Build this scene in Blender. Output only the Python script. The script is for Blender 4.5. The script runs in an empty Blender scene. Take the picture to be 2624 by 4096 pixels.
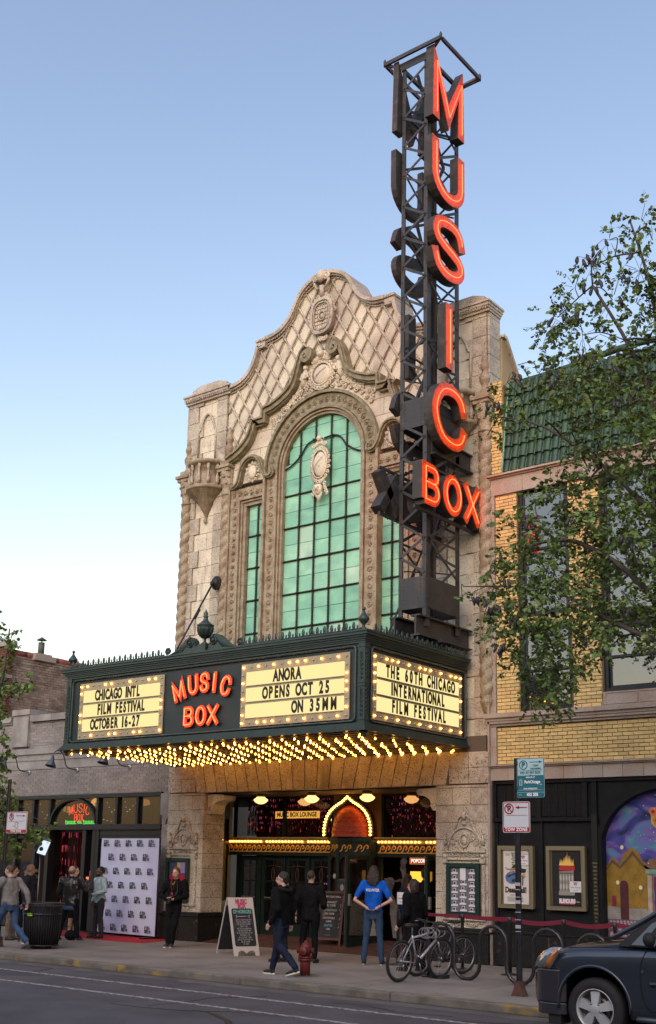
import bpy, math, random
from mathutils import Vector, Matrix
rnd = random.Random(7)
PI = math.pi
S = bpy.context.scene
COL = S.collection
# ---------------------------------------------------------------- camera, sky, sun, exposure
cam = bpy.data.cameras.new('camera'); co = bpy.data.objects.new('camera', cam); COL.objects.link(co)
cam.sensor_fit = 'HORIZONTAL'; cam.sensor_width = 36.0; cam.lens = 36.0*4528/2624
cam.shift_x = 0.0; cam.shift_y = (2565.5-2048)/2624
cam.clip_start = 0.1; cam.clip_end = 3000
_y, _p, _r = math.radians(38.094), math.radians(11.145), math.radians(1.169)
fw = Vector((-math.sin(_y)*math.cos(_p), math.cos(_y)*math.cos(_p), math.sin(_p)))
rt = Vector((math.cos(_y), math.sin(_y), 0)); up = rt.cross(fw)
rt2 = math.cos(_r)*rt+math.sin(_r)*up; up2 = -math.sin(_r)*rt+math.cos(_r)*up
mw = Matrix((rt2, up2, -fw)).transposed().to_4x4(); mw.translation = Vector((0, 0, 1.98))
co.matrix_world = mw
S.camera = co
SUN_EL, SUN_ROT = math.radians(35), math.radians(163)
W = bpy.data.worlds.new('World'); S.world = W; W.use_nodes = True
wn = W.node_tree.nodes; wl = W.node_tree.links
sky = wn.new('ShaderNodeTexSky'); sky.sky_type = 'NISHITA'; sky.sun_disc = False
sky.sun_elevation = SUN_EL; sky.sun_rotation = SUN_ROT
sky.altitude = 0; sky.air_density = 1.8; sky.dust_density = 1.2; sky.ozone_density = 1.5
bg = wn['Background']; bg.inputs['Strength'].default_value = 0.098
gm = wn.new('ShaderNodeGamma'); gm.inputs[1].default_value = 1.2
wl.new(sky.outputs[0], gm.inputs[0]); 
tn = wn.new('ShaderNodeMix'); tn.data_type = 'RGBA'; tn.blend_type = 'MULTIPLY'; tn.inputs[0].default_value = 1; tn.inputs[7].default_value = (1.12,.94,.92,1)
wl.new(gm.outputs[0], tn.inputs[6]); wl.new(tn.outputs[2], bg.inputs['Color'])
sl = bpy.data.lights.new('sun', 'SUN'); so = bpy.data.objects.new('sun', sl); COL.objects.link(so)
sl.energy = 0.25; sl.angle = math.radians(55); sl.color = (0.90, 0.96, 1.0)
# sky rotation is measured from +Y clockwise seen from above
sd = Vector((math.sin(SUN_ROT)*math.cos(SUN_EL), math.cos(SUN_ROT)*math.cos(SUN_EL), math.sin(SUN_EL)))
so.rotation_euler = sd.to_track_quat('Z', 'Y').to_euler(); so.location = (0, 0, 40)
S.view_settings.view_transform = 'Standard'; S.view_settings.look = 'None'
S.view_settings.gamma = 1; S.view_settings.exposure = 0.95; S.view_settings.use_curve_mapping = False
S.cycles.max_bounces = 6; S.cycles.diffuse_bounces = 3; S.cycles.glossy_bounces = 3
S.cycles.transmission_bounces = 4; S.cycles.transparent_max_bounces = 6
S.cycles.sample_clamp_indirect = 6; S.cycles.caustics_reflective = False; S.cycles.caustics_refractive = False
S.cycles.use_denoising = True

# ---------------------------------------------------------------- materials
MATS = {}
def mat(name, col, rough=.65, metal=0, noise=(), isl=0, bump=0, bscale=30, spec=.4, emit=None, est=0, coat=0, alpha=1, trans=0):
    """noise: list of (scale, colour, amount_low, amount_high, detail)"""
    if name in MATS: return MATS[name]
    m = bpy.data.materials.new(name); m.use_nodes = True; N = m.node_tree.nodes; L = m.node_tree.links
    b = N['Principled BSDF']; b.inputs['Roughness'].default_value = rough; b.inputs['Metallic'].default_value = metal
    b.inputs['Specular IOR Level'].default_value = spec
    if coat: b.inputs['Coat Weight'].default_value = coat; b.inputs['Coat Roughness'].default_value = .08
    if alpha < 1: b.inputs['Alpha'].default_value = alpha
    if trans: b.inputs['Transmission Weight'].default_value = trans
    if emit: b.inputs['Emission Color'].default_value = (*emit, 1); b.inputs['Emission Strength'].default_value = est
    src = None
    geo = None
    if noise or isl or bump: geo = N.new('ShaderNodeNewGeometry')
    cur = N.new('ShaderNodeRGB'); cur.outputs[0].default_value = (*col, 1); cur = cur.outputs[0]
    for nz in noise:
        sc, c2, lo, hi = nz[:4]; det = nz[4] if len(nz) > 4 else 4
        t = N.new('ShaderNodeTexNoise'); t.inputs['Scale'].default_value = sc; t.inputs['Detail'].default_value = det
        if len(nz) > 5:
            mp = N.new('ShaderNodeMapping'); mp.inputs['Scale'].default_value = nz[5]
            L.new(geo.outputs['Position'], mp.inputs['Vector']); L.new(mp.outputs[0], t.inputs['Vector'])
        else: L.new(geo.outputs['Position'], t.inputs['Vector'])
        r = N.new('ShaderNodeMapRange'); r.inputs['From Min'].default_value = lo; r.inputs['From Max'].default_value = hi
        L.new(t.outputs['Fac'], r.inputs['Value'])
        mx = N.new('ShaderNodeMix'); mx.data_type = 'RGBA'
        L.new(r.outputs[0], mx.inputs['Factor']); L.new(cur, mx.inputs[6]); mx.inputs[7].default_value = (*c2, 1)
        cur = mx.outputs[2]
    if isl:
        oi = N.new('ShaderNodeObjectInfo'); ad = N.new('ShaderNodeMath'); ad.operation = 'ADD'
        L.new(oi.outputs['Random'], ad.inputs[0]); L.new(geo.outputs['Random Per Island'], ad.inputs[1])
        fr = N.new('ShaderNodeMath'); fr.operation = 'FRACT'; L.new(ad.outputs[0], fr.inputs[0])
        r = N.new('ShaderNodeMapRange'); r.inputs['To Min'].default_value = 1-isl; r.inputs['To Max'].default_value = 1+isl*.6
        L.new(fr.outputs[0], r.inputs['Value'])
        h = N.new('ShaderNodeHueSaturation'); L.new(r.outputs[0], h.inputs['Value']); L.new(cur, h.inputs['Color']); cur = h.outputs[0]
    L.new(cur, b.inputs['Base Color'])
    if bump:
        t = N.new('ShaderNodeTexNoise'); t.inputs['Scale'].default_value = bscale; t.inputs['Detail'].default_value = 5
        L.new(geo.outputs['Position'], t.inputs['Vector'])
        bp = N.new('ShaderNodeBump'); bp.inputs['Strength'].default_value = bump; bp.inputs['Distance'].default_value = .02
        L.new(t.outputs['Fac'], bp.inputs['Height']); L.new(bp.outputs[0], b.inputs['Normal'])
    MATS[name] = m
    return m
def emat(name, col, st):
    if name in MATS: return MATS[name]
    m = bpy.data.materials.new(name); m.use_nodes = True; N = m.node_tree.nodes; L = m.node_tree.links
    N.remove(N['Principled BSDF']); e = N.new('ShaderNodeEmission'); e.inputs[0].default_value = (*col, 1); e.inputs[1].default_value = st
    L.new(e.outputs[0], N['Material Output'].inputs[0]); MATS[name] = m
    return m
def glass(name, tint=(.02, .03, .03), clear=.5, rough=.03, mirror=0):
    """window pane: part mirror, part see-through"""
    if name in MATS: return MATS[name]
    m = bpy.data.materials.new(name); m.use_nodes = True; N = m.node_tree.nodes; L = m.node_tree.links
    b = N['Principled BSDF']; b.inputs['Base Color'].default_value = (*tint, 1); b.inputs['Roughness'].default_value = rough
    b.inputs['Specular IOR Level'].default_value = .8
    if mirror: b.inputs['Specular IOR Level'].default_value = 1.0; b.inputs['IOR'].default_value = mirror
    t = N.new('ShaderNodeBsdfTransparent'); mx = N.new('ShaderNodeMixShader'); mx.inputs[0].default_value = clear
    L.new(b.outputs[0], mx.inputs[1]); L.new(t.outputs[0], mx.inputs[2]); L.new(mx.outputs[0], N['Material Output'].inputs[0])
    MATS[name] = m
    return m

# ---------------------------------------------------------------- objects
def WM(o):
    m = o.matrix_parent_inverse @ o.matrix_basis if o.parent else o.matrix_basis
    return WM(o.parent) @ m if o.parent else m.copy()
def par(o, p):
    o.parent = p; o.matrix_parent_inverse = WM(p).inverted()
def tag(o, label=None, cat=None, group=None, kind=None):
    if label: o['label'] = label
    if cat: o['category'] = cat
    if group: o['group'] = group
    if kind: o['kind'] = kind
    return o
def thing(name, label, cat, loc=(0, 0, 0), group=None):
    o = bpy.data.objects.new(name, None); o.empty_display_size = .1; COL.objects.link(o); o.location = loc
    return tag(o, label, cat, group)
def part_group(name, parent, loc=(0, 0, 0)):
    o = bpy.data.objects.new(name, None); o.empty_display_size = .05; COL.objects.link(o); o.location = loc
    par(o, parent); return o
def link(name, me, parent=None, kind=None, loc=None):
    o = bpy.data.objects.new(name, me); COL.objects.link(o)
    if loc is not None: o.location = loc
    if parent is not None: par(o, parent)
    if kind: o['kind'] = kind
    return o
def copy_tree(o, parent=None, mtx=None):
    c = o.copy(); COL.objects.link(c)
    if parent: c.parent = parent
    if mtx is not None: c.matrix_basis = mtx @ o.matrix_basis
    for ch in [x for x in ALLCH(o)]: copy_tree(ch, c)
    return c
def ALLCH(o): return [x for x in bpy.data.objects if x.parent == o]

class MB:
    def __init__(s): s.v = []; s.f = []; s.sm = []
    def add(s, V, F, sm=False):
        n = len(s.v); s.v += [tuple(p) for p in V]; s.f += [tuple(i+n for i in f) for f in F]; s.sm += [sm]*len(F); return s
    def box(s, x0, x1, y0, y1, z0, z1, M=None):
        V = [(x0,y0,z0),(x1,y0,z0),(x1,y1,z0),(x0,y1,z0),(x0,y0,z1),(x1,y0,z1),(x1,y1,z1),(x0,y1,z1)]
        if M: V = [M @ Vector(p) for p in V]
        return s.add(V, [(0,3,2,1),(4,5,6,7),(0,1,5,4),(1,2,6,5),(2,3,7,6),(3,0,4,7)])
    def bar(s, a, b, w, h=None, upv=(0, 0, 1)):
        """box bar between two points"""
        h = h or w; a = Vector(a); b = Vector(b); d = (b-a).normalized(); u = Vector(upv)
        if abs(d.dot(u)) > .99: u = Vector((0, 1, 0))
        r = d.cross(u).normalized(); u = r.cross(d)
        V = [p+r*i*w/2+u*j*h/2 for p in (a, b) for i, j in ((-1,-1),(1,-1),(1,1),(-1,1))]
        return s.add(V, [(0,3,2,1),(4,5,6,7),(0,1,5,4),(1,2,6,5),(2,3,7,6),(3,0,4,7)])
    def tube(s, pts, r, n=8, closed=False, caps=True, sm=True):
        P = [Vector(p) for p in pts]; R = r if isinstance(r, (list, tuple)) else [r]*len(P); m = len(P); V = []; F = []
        prev = None
        for i, p in enumerate(P):
            if closed: d = P[(i+1) % m]-P[i-1]
            else: d = P[min(i+1, m-1)]-P[max(i-1, 0)]
            if d.length < 1e-9: d = Vector((0, 0, 1))
            d.normalize()
            if prev is None:
                u = Vector((0, 0, 1)) if abs(d.z) < .9 else Vector((0, 1, 0))
                u = (u-d*u.dot(d)).normalized()
            else: u = (prev-d*prev.dot(d)).normalized()
            prev = u; w = d.cross(u)
            for k in range(n):
                a = 2*PI*k/n; V.append(p+(u*math.cos(a)+w*math.sin(a))*R[i])
        for i in range(m if closed else m-1):
            j = (i+1) % m
            for k in range(n): F.append((i*n+k, i*n+(k+1) % n, j*n+(k+1) % n, j*n+k))
        if caps and not closed: F += [tuple(range(n))[::-1], tuple((m-1)*n+k for k in range(n))]
        return s.add(V, F, sm)
    def lathe(s, prof, c=(0, 0, 0), n=16, a0=0, a1=2*PI, M=None, sm=True, caps=True):
        """prof: list of (r, z)"""
        full = abs(a1-a0-2*PI) < 1e-6; k = n if full else n+1; V = []; F = []
        for r, z in prof:
            for i in range(k):
                a = a0+(a1-a0)*i/n; V.append(Vector((r*math.cos(a), r*math.sin(a), z)))
        if M: V = [M @ p for p in V]
        V = [p+Vector(c) for p in V]
        for j in range(len(prof)-1):
            for i in range(n):
                i2 = (i+1) % k; F.append((j*k+i, j*k+i2, (j+1)*k+i2, (j+1)*k+i))
        if full and caps: F += [tuple(range(k))[::-1], tuple((len(prof)-1)*k+i for i in range(k))]
        return s.add(V, F, sm)
    def prism(s, poly, lo, hi, ax='y'):
        """extrude a 2D polygon; ax y: poly=(x,z); ax x: poly=(y,z); ax z: poly=(x,y)"""
        n = len(poly)
        f = {'y': lambda a, b, t: (a, t, b), 'x': lambda a, b, t: (t, a, b), 'z': lambda a, b, t: (a, b, t)}[ax]
        V = [f(a, b, lo) for a, b in poly]+[f(a, b, hi) for a, b in poly]
        F = [tuple(range(n)), tuple(range(n, 2*n))[::-1]]+[(i, n+i, n+(i+1) % n, (i+1) % n) for i in range(n)]
        return s.add(V, F)
    def ribbon(s, pts, w, lo, hi, ax='y', closed=False):
        """thick stroke along a 2D polyline, mitred, extruded lo..hi (a channel letter, a frame)"""
        L_, R_ = offset(pts, w/2, closed); n = len(pts)
        f = {'y': lambda p, t: (p[0], t, p[1]), 'x': lambda p, t: (t, p[0], p[1]), 'z': lambda p, t: (p[0], p[1], t)}[ax]
        V = [f(p, lo) for p in L_]+[f(p, lo) for p in R_]+[f(p, hi) for p in L_]+[f(p, hi) for p in R_]
        F = []
        for i in range(n if closed else n-1):
            j = (i+1) % n
            F += [(i, j, n+j, n+i), (2*n+i, 3*n+i, 3*n+j, 2*n+j), (i, 2*n+i, 2*n+j, j), (n+i, n+j, 3*n+j, 3*n+i)]
        if not closed: F += [(0, n, 3*n, 2*n), (n-1, 3*n-1, 4*n-1, 2*n-1)]
        return s.add(V, F)
    def sphere(s, c, r, n=8, m=5, sq=(1, 1, 1), sm=True):
        prof = [(max(1e-4, math.sin(PI*i/m))*r, -math.cos(PI*i/m)*r) for i in range(m+1)]
        return s.lathe(prof, (0, 0, 0), n, M=None, sm=sm) if c is None else s._sp(prof, c, n, sq, sm)
    def _sp(s, prof, c, n, sq, sm):
        V = []; F = []
        for r, z in prof:
            for i in range(n):
                a = 2*PI*i/n; V.append((c[0]+r*math.cos(a)*sq[0], c[1]+r*math.sin(a)*sq[1], c[2]+z*sq[2]))
        for j in range(len(prof)-1):
            for i in range(n): F.append((j*n+i, j*n+(i+1) % n, (j+1)*n+(i+1) % n, (j+1)*n+i))
        return s.add(V, F, sm)
    def mesh(s, name, m=None):
        me = bpy.data.meshes.new(name); me.from_pydata(s.v, [], s.f)
        if any(s.sm): me.polygons.foreach_set('use_smooth', s.sm)
        if m: me.materials.append(m)
        me.update(); return me
    def build(s, name, m, parent=None, kind=None, bevel=0, seg=1):
        me = s.mesh(name, m)
        if bevel:
            import bmesh
            bm = bmesh.new(); bm.from_mesh(me); bmesh.ops.remove_doubles(bm, verts=bm.verts, dist=1e-5)
            bmesh.ops.recalc_face_normals(bm, faces=bm.faces)
            ed = [e for e in bm.edges if len(e.link_faces) == 2 and e.calc_face_angle(0) > .5]
            bmesh.ops.bevel(bm, geom=ed, offset=bevel, segments=seg, profile=.5, affect='EDGES')
            bm.to_mesh(me); bm.free()
        return link(name, me, parent, kind)
def offset(pts, d, closed=False):
    n = len(pts); A = []; B = []
    for i in range(n):
        p = Vector(pts[i]).to_2d()
        a = Vector(pts[i-1]).to_2d() if (closed or i > 0) else None
        b = Vector(pts[(i+1) % n]).to_2d() if (closed or i < n-1) else None
        d1 = (p-a).normalized() if a is not None and (p-a).length > 1e-9 else None
        d2 = (b-p).normalized() if b is not None and (b-p).length > 1e-9 else None
        if d1 is None: d1 = d2
        if d2 is None: d2 = d1
        n1 = Vector((-d1.y, d1.x)); n2 = Vector((-d2.y, d2.x)); m = n1+n2
        if m.length < 1e-6: m = n1
        m.normalize(); k = d/max(.35, m.dot(n1)); A.append(p+m*k); B.append(p-m*k)
    return A, B
UNIT = MB().box(-.5, .5, -.5, .5, -.5, .5)
def unitbox(m, name='block'):
    key = 'ub_'+m.name+name
    if key not in MATS: MATS[key] = UNIT.mesh(name, m)
    return MATS[key]
def chip(name, m, c, size, parent, rot=None):
    """one small piece (brick, tile, slat): shared box mesh, its own object"""
    o = bpy.data.objects.new(name, unitbox(m, name)); COL.objects.link(o)
    o.location = c; o.scale = size
    if rot: o.rotation_euler = rot
    par(o, parent); return o
def arc(cx, cz, r, a0, a1, n=12, rz=None):
    rz = rz or r
    return [(cx+r*math.cos(math.radians(a0+(a1-a0)*i/n)), cz+rz*math.sin(math.radians(a0+(a1-a0)*i/n))) for i in range(n+1)]
def interp(tab, x):
    if x <= tab[0][0]: return tab[0][1]
    for (a, b), (c, d) in zip(tab, tab[1:]):
        if x <= c: return b+(d-b)*(x-a)/max(c-a, 1e-9)
    return tab[-1][1]
FONTC = {}
def text_mesh(txt, size, m, bold=0., sx=1., align='CENTER', depth=0.0, spacing=1.):
    cu = bpy.data.curves.new('lettering', 'FONT'); cu.body = txt; cu.size = size; cu.align_x = align; cu.align_y = 'CENTER'
    cu.offset = bold; cu.extrude = depth; cu.resolution_u = 3; cu.space_character = spacing
    o = bpy.data.objects.new('lettering', cu); COL.objects.link(o)
    dg = bpy.context.evaluated_depsgraph_get(); dg.update()
    me = bpy.data.meshes.new_from_object(o.evaluated_get(dg)); bpy.data.objects.remove(o); bpy.data.curves.remove(cu)
    me.name = 'lettering'
    for v in me.vertices: v.co.x *= sx
    me.materials.clear(); me.materials.append(m)
    return me
def put_text(name, txt, size, m, loc, parent, face='front', bold=0., sx=1., align='CENTER', depth=0.0, spacing=1., rz=0., tilt=0.):
    me = text_mesh(txt, size, m, bold, sx, align, depth, spacing)
    o = bpy.data.objects.new(name, me); COL.objects.link(o)
    R0 = Matrix.Rotation(PI/2, 4, 'X')           # reads from -Y
    if face == 'right': R0 = Matrix.Rotation(PI/2, 4, 'Z') @ R0   # reads from +X
    R0 = Matrix.Rotation(rz, 4, 'Z') @ Matrix.Rotation(tilt, 4, 'X') @ R0
    o.matrix_basis = Matrix.Translation(loc) @ R0
    par(o, parent); return o
# ================================================================ ground
ASPH = mat('asphalt', (.080,.077,.080), .85, noise=[(1.2,(.048,.045,.048),.4,.7),(90,(.11,.105,.105),.55,.75,2)], bump=.25, bscale=120)
CONC = mat('pavement_concrete', (.25,.225,.19), .88, noise=[(.9,(.155,.138,.118),.4,.7),(60,(.14,.13,.12),.5,.75,3)], isl=.10, bump=.15, bscale=90)
KERB = mat('kerb_concrete', (.17,.155,.13), .9, noise=[(2.5,(.10,.09,.075),.4,.65),(5,(.30,.20,.045),.56,.66,5,(.5,1,1))], bump=.2, bscale=60)
mb = MB(); mb.add([(-600,-400,0),(600,-400,0),(600,1500,0),(-600,1500,0)], [(0,1,2,3)])
tag(mb.build('road', ASPH), kind='structure')
LANE = mat('lane_paint', (.36,.35,.34), .7, noise=[(14,(.07,.07,.07),.42,.62,6)])
for y in (13.22, 12.07):
    mb = MB(); mb.box(-90, 60, y-.05, y+.05, .001, .005); tag(mb.build('lane_line', LANE), kind='structure')
GUT = mat('gutter_concrete', (.12,.11,.10), .9, noise=[(1.5,(.07,.065,.06),.4,.65)])
mb = MB(); mb.box(-90, 60, 14.05, 14.42, .0, .006); tag(mb.build('gutter', GUT), kind='structure')
kerb = MB(); x = -40.
kerbE = part = tag(bpy.data.objects.new('kerb', None), kind='structure'); COL.objects.link(kerbE)
while x < 10:
    m = MB(); m.box(x, x+2.99, 14.42, 14.60, 0, .128); m.build('kerb_stone', KERB, kerbE, bevel=.02, seg=2); x += 3.0
mb = MB(); mb.box(-90, 60, 14.44, 60, -.05, .10); walk = tag(mb.build('pavement', mat('joint_dirt', (.06,.055,.05), .95)), kind='structure')
yr = [14.606, 16.45, 18.2, 19.86]
xx = -38.6; k = 0
while xx < 6:
    for j in range(3):
        x1 = xx+1.83-.014
        m = MB(); m.box(xx, x1, yr[j], yr[j+1]-.014, .07, .13+rnd.uniform(-.002, .002)); m.build('paving_slab', CONC, walk)
    xx += 1.83
# ================================================================ theater
CX = -15.98
mir = lambda x: 2*CX-x
TC = mat('terracotta', (.53,.485,.385), .55, noise=[(1.1,(.38,.325,.27),.42,.62),(34,(.17,.125,.095),.52,.64,3),(6,(.54,.49,.43),.52,.70),(1.7,(.26,.22,.18),.60,.72,6,(1,1,.35))], isl=.10, bump=.12, bscale=70)
TCP = mat('terracotta_pale', (.70,.645,.51), .5, noise=[(.8,(.46,.40,.335),.45,.65),(30,(.38,.31,.235),.55,.70,3),(1.9,(.33,.28,.23),.61,.72,6,(1,1,.35))], isl=.07, bump=.08, bscale=60)
TCO = mat('terracotta_olive', (.30,.28,.19), .6, noise=[(7,(.20,.165,.10),.42,.62),(45,(.13,.10,.06),.5,.66,3)], bump=.2, bscale=60)
TCB = mat('terracotta_brown', (.40,.345,.245), .6, noise=[(5,(.27,.20,.135),.42,.62),(45,(.16,.115,.075),.5,.66,3)], bump=.2, bscale=60)
JOINT = mat('mortar_joint', (.13,.10,.075), .9)
GRAN = mat('black_granite', (.018,.018,.018), .25, noise=[(9,(.06,.055,.05),.62,.72,5),(60,(.05,.05,.05),.6,.75,2)])
TH = thing('movie_theater', 'pale terracotta movie theater facade with curved gable and tall green arched window', 'theater', (CX, 20, .13))
def col_strip(mb, x0, x1, z0, z1, lo, hi, y0, y1, K=6):
    """block clipped between the curves lo(x) and hi(x)"""
    P = []
    for i in range(K+1):
        x = x0+(x1-x0)*i/K; a = max(z0, lo(x) if lo else z0); b = min(z1, hi(x) if hi else z1)
        P.append((x, a, b))
    run = []
    def flush(r):
        if len(r) < 2: return
        poly = [(x, a) for x, a, b in r]+[(x, b) for x, a, b in reversed(r)]
        mb.prism(poly, y0, y1, 'y')
    for p in P:
        if p[2]-p[1] > .004: run.append(p)
        else:
            flush(run); run = []
    flush(run)
    return bool(mb.f)
# outline curves (left half, relative to CX, mirrored)
GAB = [(-3.05,14.02),(-2.85,14.04),(-2.62,14.10),(-2.40,14.25),(-2.24,14.46),(-2.14,14.72),(-2.10,14.90),(-1.88,14.90),(-1.87,15.04),(-1.62,15.06),(-1.40,15.12),(-1.18,15.26),(-1.0,15.46),(-.87,15.70),(-.74,15.92),(-.55,16.08),(-.3,16.20),(0,16.26)]
def gab(x): return interp(GAB, -abs(x-CX))
OG = [(-2.95,12.02),(-2.62,12.14),(-2.38,12.30),(-2.20,12.50),(-2.09,12.80),(-2.08,12.84),(-1.76,12.85),(-1.75,13.09),(-1.50,13.13),(-1.22,13.24),(-.98,13.38),(-.82,13.56),(-.73,13.82),(-.66,14.06),(-.56,14.26),(-.44,14.38),(-.3,14.40),(0,14.30)]
def og(x): return interp(OG, -abs(x-CX))
R0, R1, ZS = 1.17, 1.70, 11.40
def circ(r): return lambda x: ZS+math.sqrt(max(0, r*r-(x-CX)**2)) if abs(x-CX) < r else -99
# core walls
BK = mat('common_brick_side', (.42,.32,.18), .8, noise=[(1,(.30,.22,.13),.4,.65)], bump=.2)
mb = MB(); mb.box(-20.52, -11.52, 20.3, 34, 4.2, 5.6); mb.box(-20.52, -19.1, 20.11, 20.45, 3.4, 13.95); mb.box(-12.86, -11.52, 20.11, 20.45, 3.4, 13.95)
mb.box(-20.52, -11.52, 20.31, 33.9, 5.62, 12.9)
for zz in (3.4,):
    mb.box(-19.2, -12.8, 20.11, 20.6, 3.62, 6.2)
# piers between the windows
for s in (-1, 1):
    f = lambda a: CX+s*a
    for a0, a1, z0, z1 in ((1.17,1.70,6.2,11.3),(2.32,3.12,6.2,11.0),(1.70,3.12,10.75,11.3)):
        x0, x1 = sorted((f(a0), f(a1))); mb.box(x0, x1, 20.10, 20.30, z0, z1)
m_core = mb.build('wall_core', JOINT, TH)
# gable slab behind the facing, with its real thickness
mb = MB(); xs = [CX-3.15+6.3*i/84 for i in range(85)]
poly = [(xs[0], 11.32)]
col_strip(mb, xs[0], xs[-1], 11.3, 99, lambda x: max(11.3, circ(R0)(x)), lambda x: gab(x)-.03, 20.10, 20.62, 84)
mb.build('gable', JOINT, TH)
# pilasters: ashlar blocks
def pilaster(s):
    f = lambda a: CX+s*a
    z = 3.64; i = 0
    while z < 13.85:
        h = .44; z1 = min(z+h, 13.9)
        cuts = [3.14,3.50,3.98,4.52] if i % 2 else [3.14,3.50,3.72,4.16,4.52]
        for a, b in zip(cuts, cuts[1:]):
            x0, x1 = sorted((f(a), f(b)))
            mid = a >= 3.49 and b <= 4.17
            m = MB(); m.box(x0+.006, x1-.006, 20.012 if mid else 19.975, 20.12, z+.006, z1-.006)
            m.build('stone_block', TC if not mid else TCP, TH)
        # the return on the outer side
        x0, x1 = sorted((f(4.53), f(4.58))); m = MB(); m.box(x0, x1, 20.0, 20.46, z+.006, z1-.006); m.build('stone_block', TC, TH)
        z = z1; i += 1
    # niche moulding: straight sides and a trefoil head
    pts = [(f(3.50), 12.2), (f(3.50), 13.02), (f(3.56), 13.06), (f(3.60), 13.18), (f(3.66), 13.36), (f(3.76), 13.47), (f(3.86), 13.47), (f(3.96), 13.36), (f(4.02), 13.18), (f(4.06), 13.06), (f(4.12), 13.02), (f(4.12), 12.2)]
    MB().tube([(x, 19.97, z) for x, z in pts], .03, 6).build('niche_moulding', TC, TH)
    # cornice and stepped cap
    x0, x1 = sorted((f(3.02), f(4.60)))
    m = MB()
    for o, z0, z1 in ((.0,13.86,13.92),(.025,13.92,13.98),(.05,13.98,14.05),(.08,14.05,14.10)):
        m.box(x0-.0-o*.6, x1+o*.6, 19.93-o, 20.47+o, z0, z1-.002)
    k = x0
    while k < x1: m.box(k, k+.035, 19.88, 19.91, 13.93, 13.97); k += .07
    m.build('cornice', TC, TH)
    xa, xb = sorted((f(3.22), f(4.46)))
    m = MB(); m.prism([(xa, 14.10), (xa, 14.26), (xa+.3, 14.36), (xb-.3, 14.36), (xb, 14.26), (xb, 14.10)], 20.0, 20.42); m.build('parapet_cap', TC, TH)
for s in (-1, 1): pilaster(s)
# spiral columns with capitals, urn finials and corbels
def spiral_column(x, z0=5.4):
    y = 20.0; n = 22; rows = int((11.08-z0)/.025)
    V = []; F = []
    for j in range(rows+1):
        z = z0+(11.08-z0)*j/rows
        for i in range(n):
            a = 2*PI*i/n; ph = 1.5*a*2/2-z*5.2+a*.5
            r = .112+.048*abs(math.sin((2*a-z*23)/2))**.6; V.append((x+r*math.cos(a), y+r*math.sin(a), z))
    for j in range(rows):
        for i in range(n): F.append((j*n+i, j*n+(i+1) % n, (j+1)*n+(i+1) % n, (j+1)*n+i))
    g = part_group('spiral_column', TH, (x, y, z0))
    MB().add(V, F, True).build('shaft', TCB, g)
    m = MB(); m.lathe([(.15,11.08),(.17,11.12),(.14,11.15),(.15,11.3),(.2,11.5),(.17,11.54),(.22,11.66),(.22,11.7)], (x, y, 0), 12)
    for i in range(8):
        a = PI*2*i/8; m.sphere((x+.19*math.cos(a), y+.19*math.sin(a), 11.56), .045, 6, 4); m.sphere((x+.17*math.cos(a+.4), y+.17*math.sin(a+.4), 11.38), .04, 6, 4)
    m.box(x-.19, x+.19, y-.22, y+.2, 11.70, 11.78); m.box(x-.225, x+.225, y-.26, y+.2, 11.782, 11.86)
    m.build('capital', TCB, g)
    m = MB(); m.box(x-.16, x+.16, y-.16, y+.1, 11.862, 12.0)
    m.lathe([(.14,12.0),(.09,12.08),(.07,12.16),(.12,12.26),(.13,12.36),(.08,12.44),(.06,12.5),(.10,12.56),(.11,12.64),(.07,12.70),(.08,12.76),(.05,12.86),(.01,12.94)], (x, y, 0), 10)
    m.build('urn_finial', TCB, g)
    m = MB(); m.lathe([(.01,4.98),(.05,5.02),(.10,5.12),(.14,5.26),(.17,5.30),(.13,5.33),(.14,5.38),(.15,5.41)], (x, y, 0), 12); m.build('corbel', TCB, g)
for a in (-4.46, -3.02, 3.02, 4.46): spiral_column(CX+a)
# balcony oriels
def balcony(s):
    x = CX+s*3.74; g = part_group('balcony', TH, (x, 19.95, 11.3)); T = lambda p: [(r*.98, z) for r, z in p]
    m = MB(); V = []; F = []
    prof = [(.03,10.62),(.05,10.70),(.10,10.80),(.20,10.97),(.34,11.13),(.48,11.24),(.52,11.28)]
    n = 48
    for r, z in prof:
        for i in range(n):
            a = PI+PI*i/(n-1); k = r*(1+.05*math.cos(i*PI*.75)*(r < .5)); V.append((x+k*math.cos(a), 19.99+k*math.sin(a), z))
    for j in range(len(prof)-1):
        for i in range(n-1): F.append((j*n+i, j*n+i+1, (j+1)*n+i+1, (j+1)*n+i))
    m.add(V, F, True).build('shell_bracket', TCB, g)
    m = MB(); m.lathe(T([(.50,11.28),(.56,11.30),(.57,11.36),(.52,11.38),(.50,11.42),(.44,11.43),(.43,11.95),(.50,11.96),(.55,12.0),(.55,12.05),(.50,12.08),(.3,12.09)]), (x, 19.99, 0), 28, PI, 2*PI)
    m.build('drum', TCB, g)
    for i in range(6):
        a = PI+PI*(i+.5)/6; MB().lathe([(.025,11.43),(.05,11.5),(.05,11.6),(.025,11.7),(.03,11.8),(.05,11.88),(.04,11.95)], (x+.47*math.cos(a), 19.99+.47*math.sin(a), 0), 7).build('baluster', TC, g)
    MB().sphere((x, 19.95, 10.55), .05, 8, 6, (1,1,1.5)).build('drop', TCB, g)
for s in (-1, 1): balcony(s)
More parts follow.
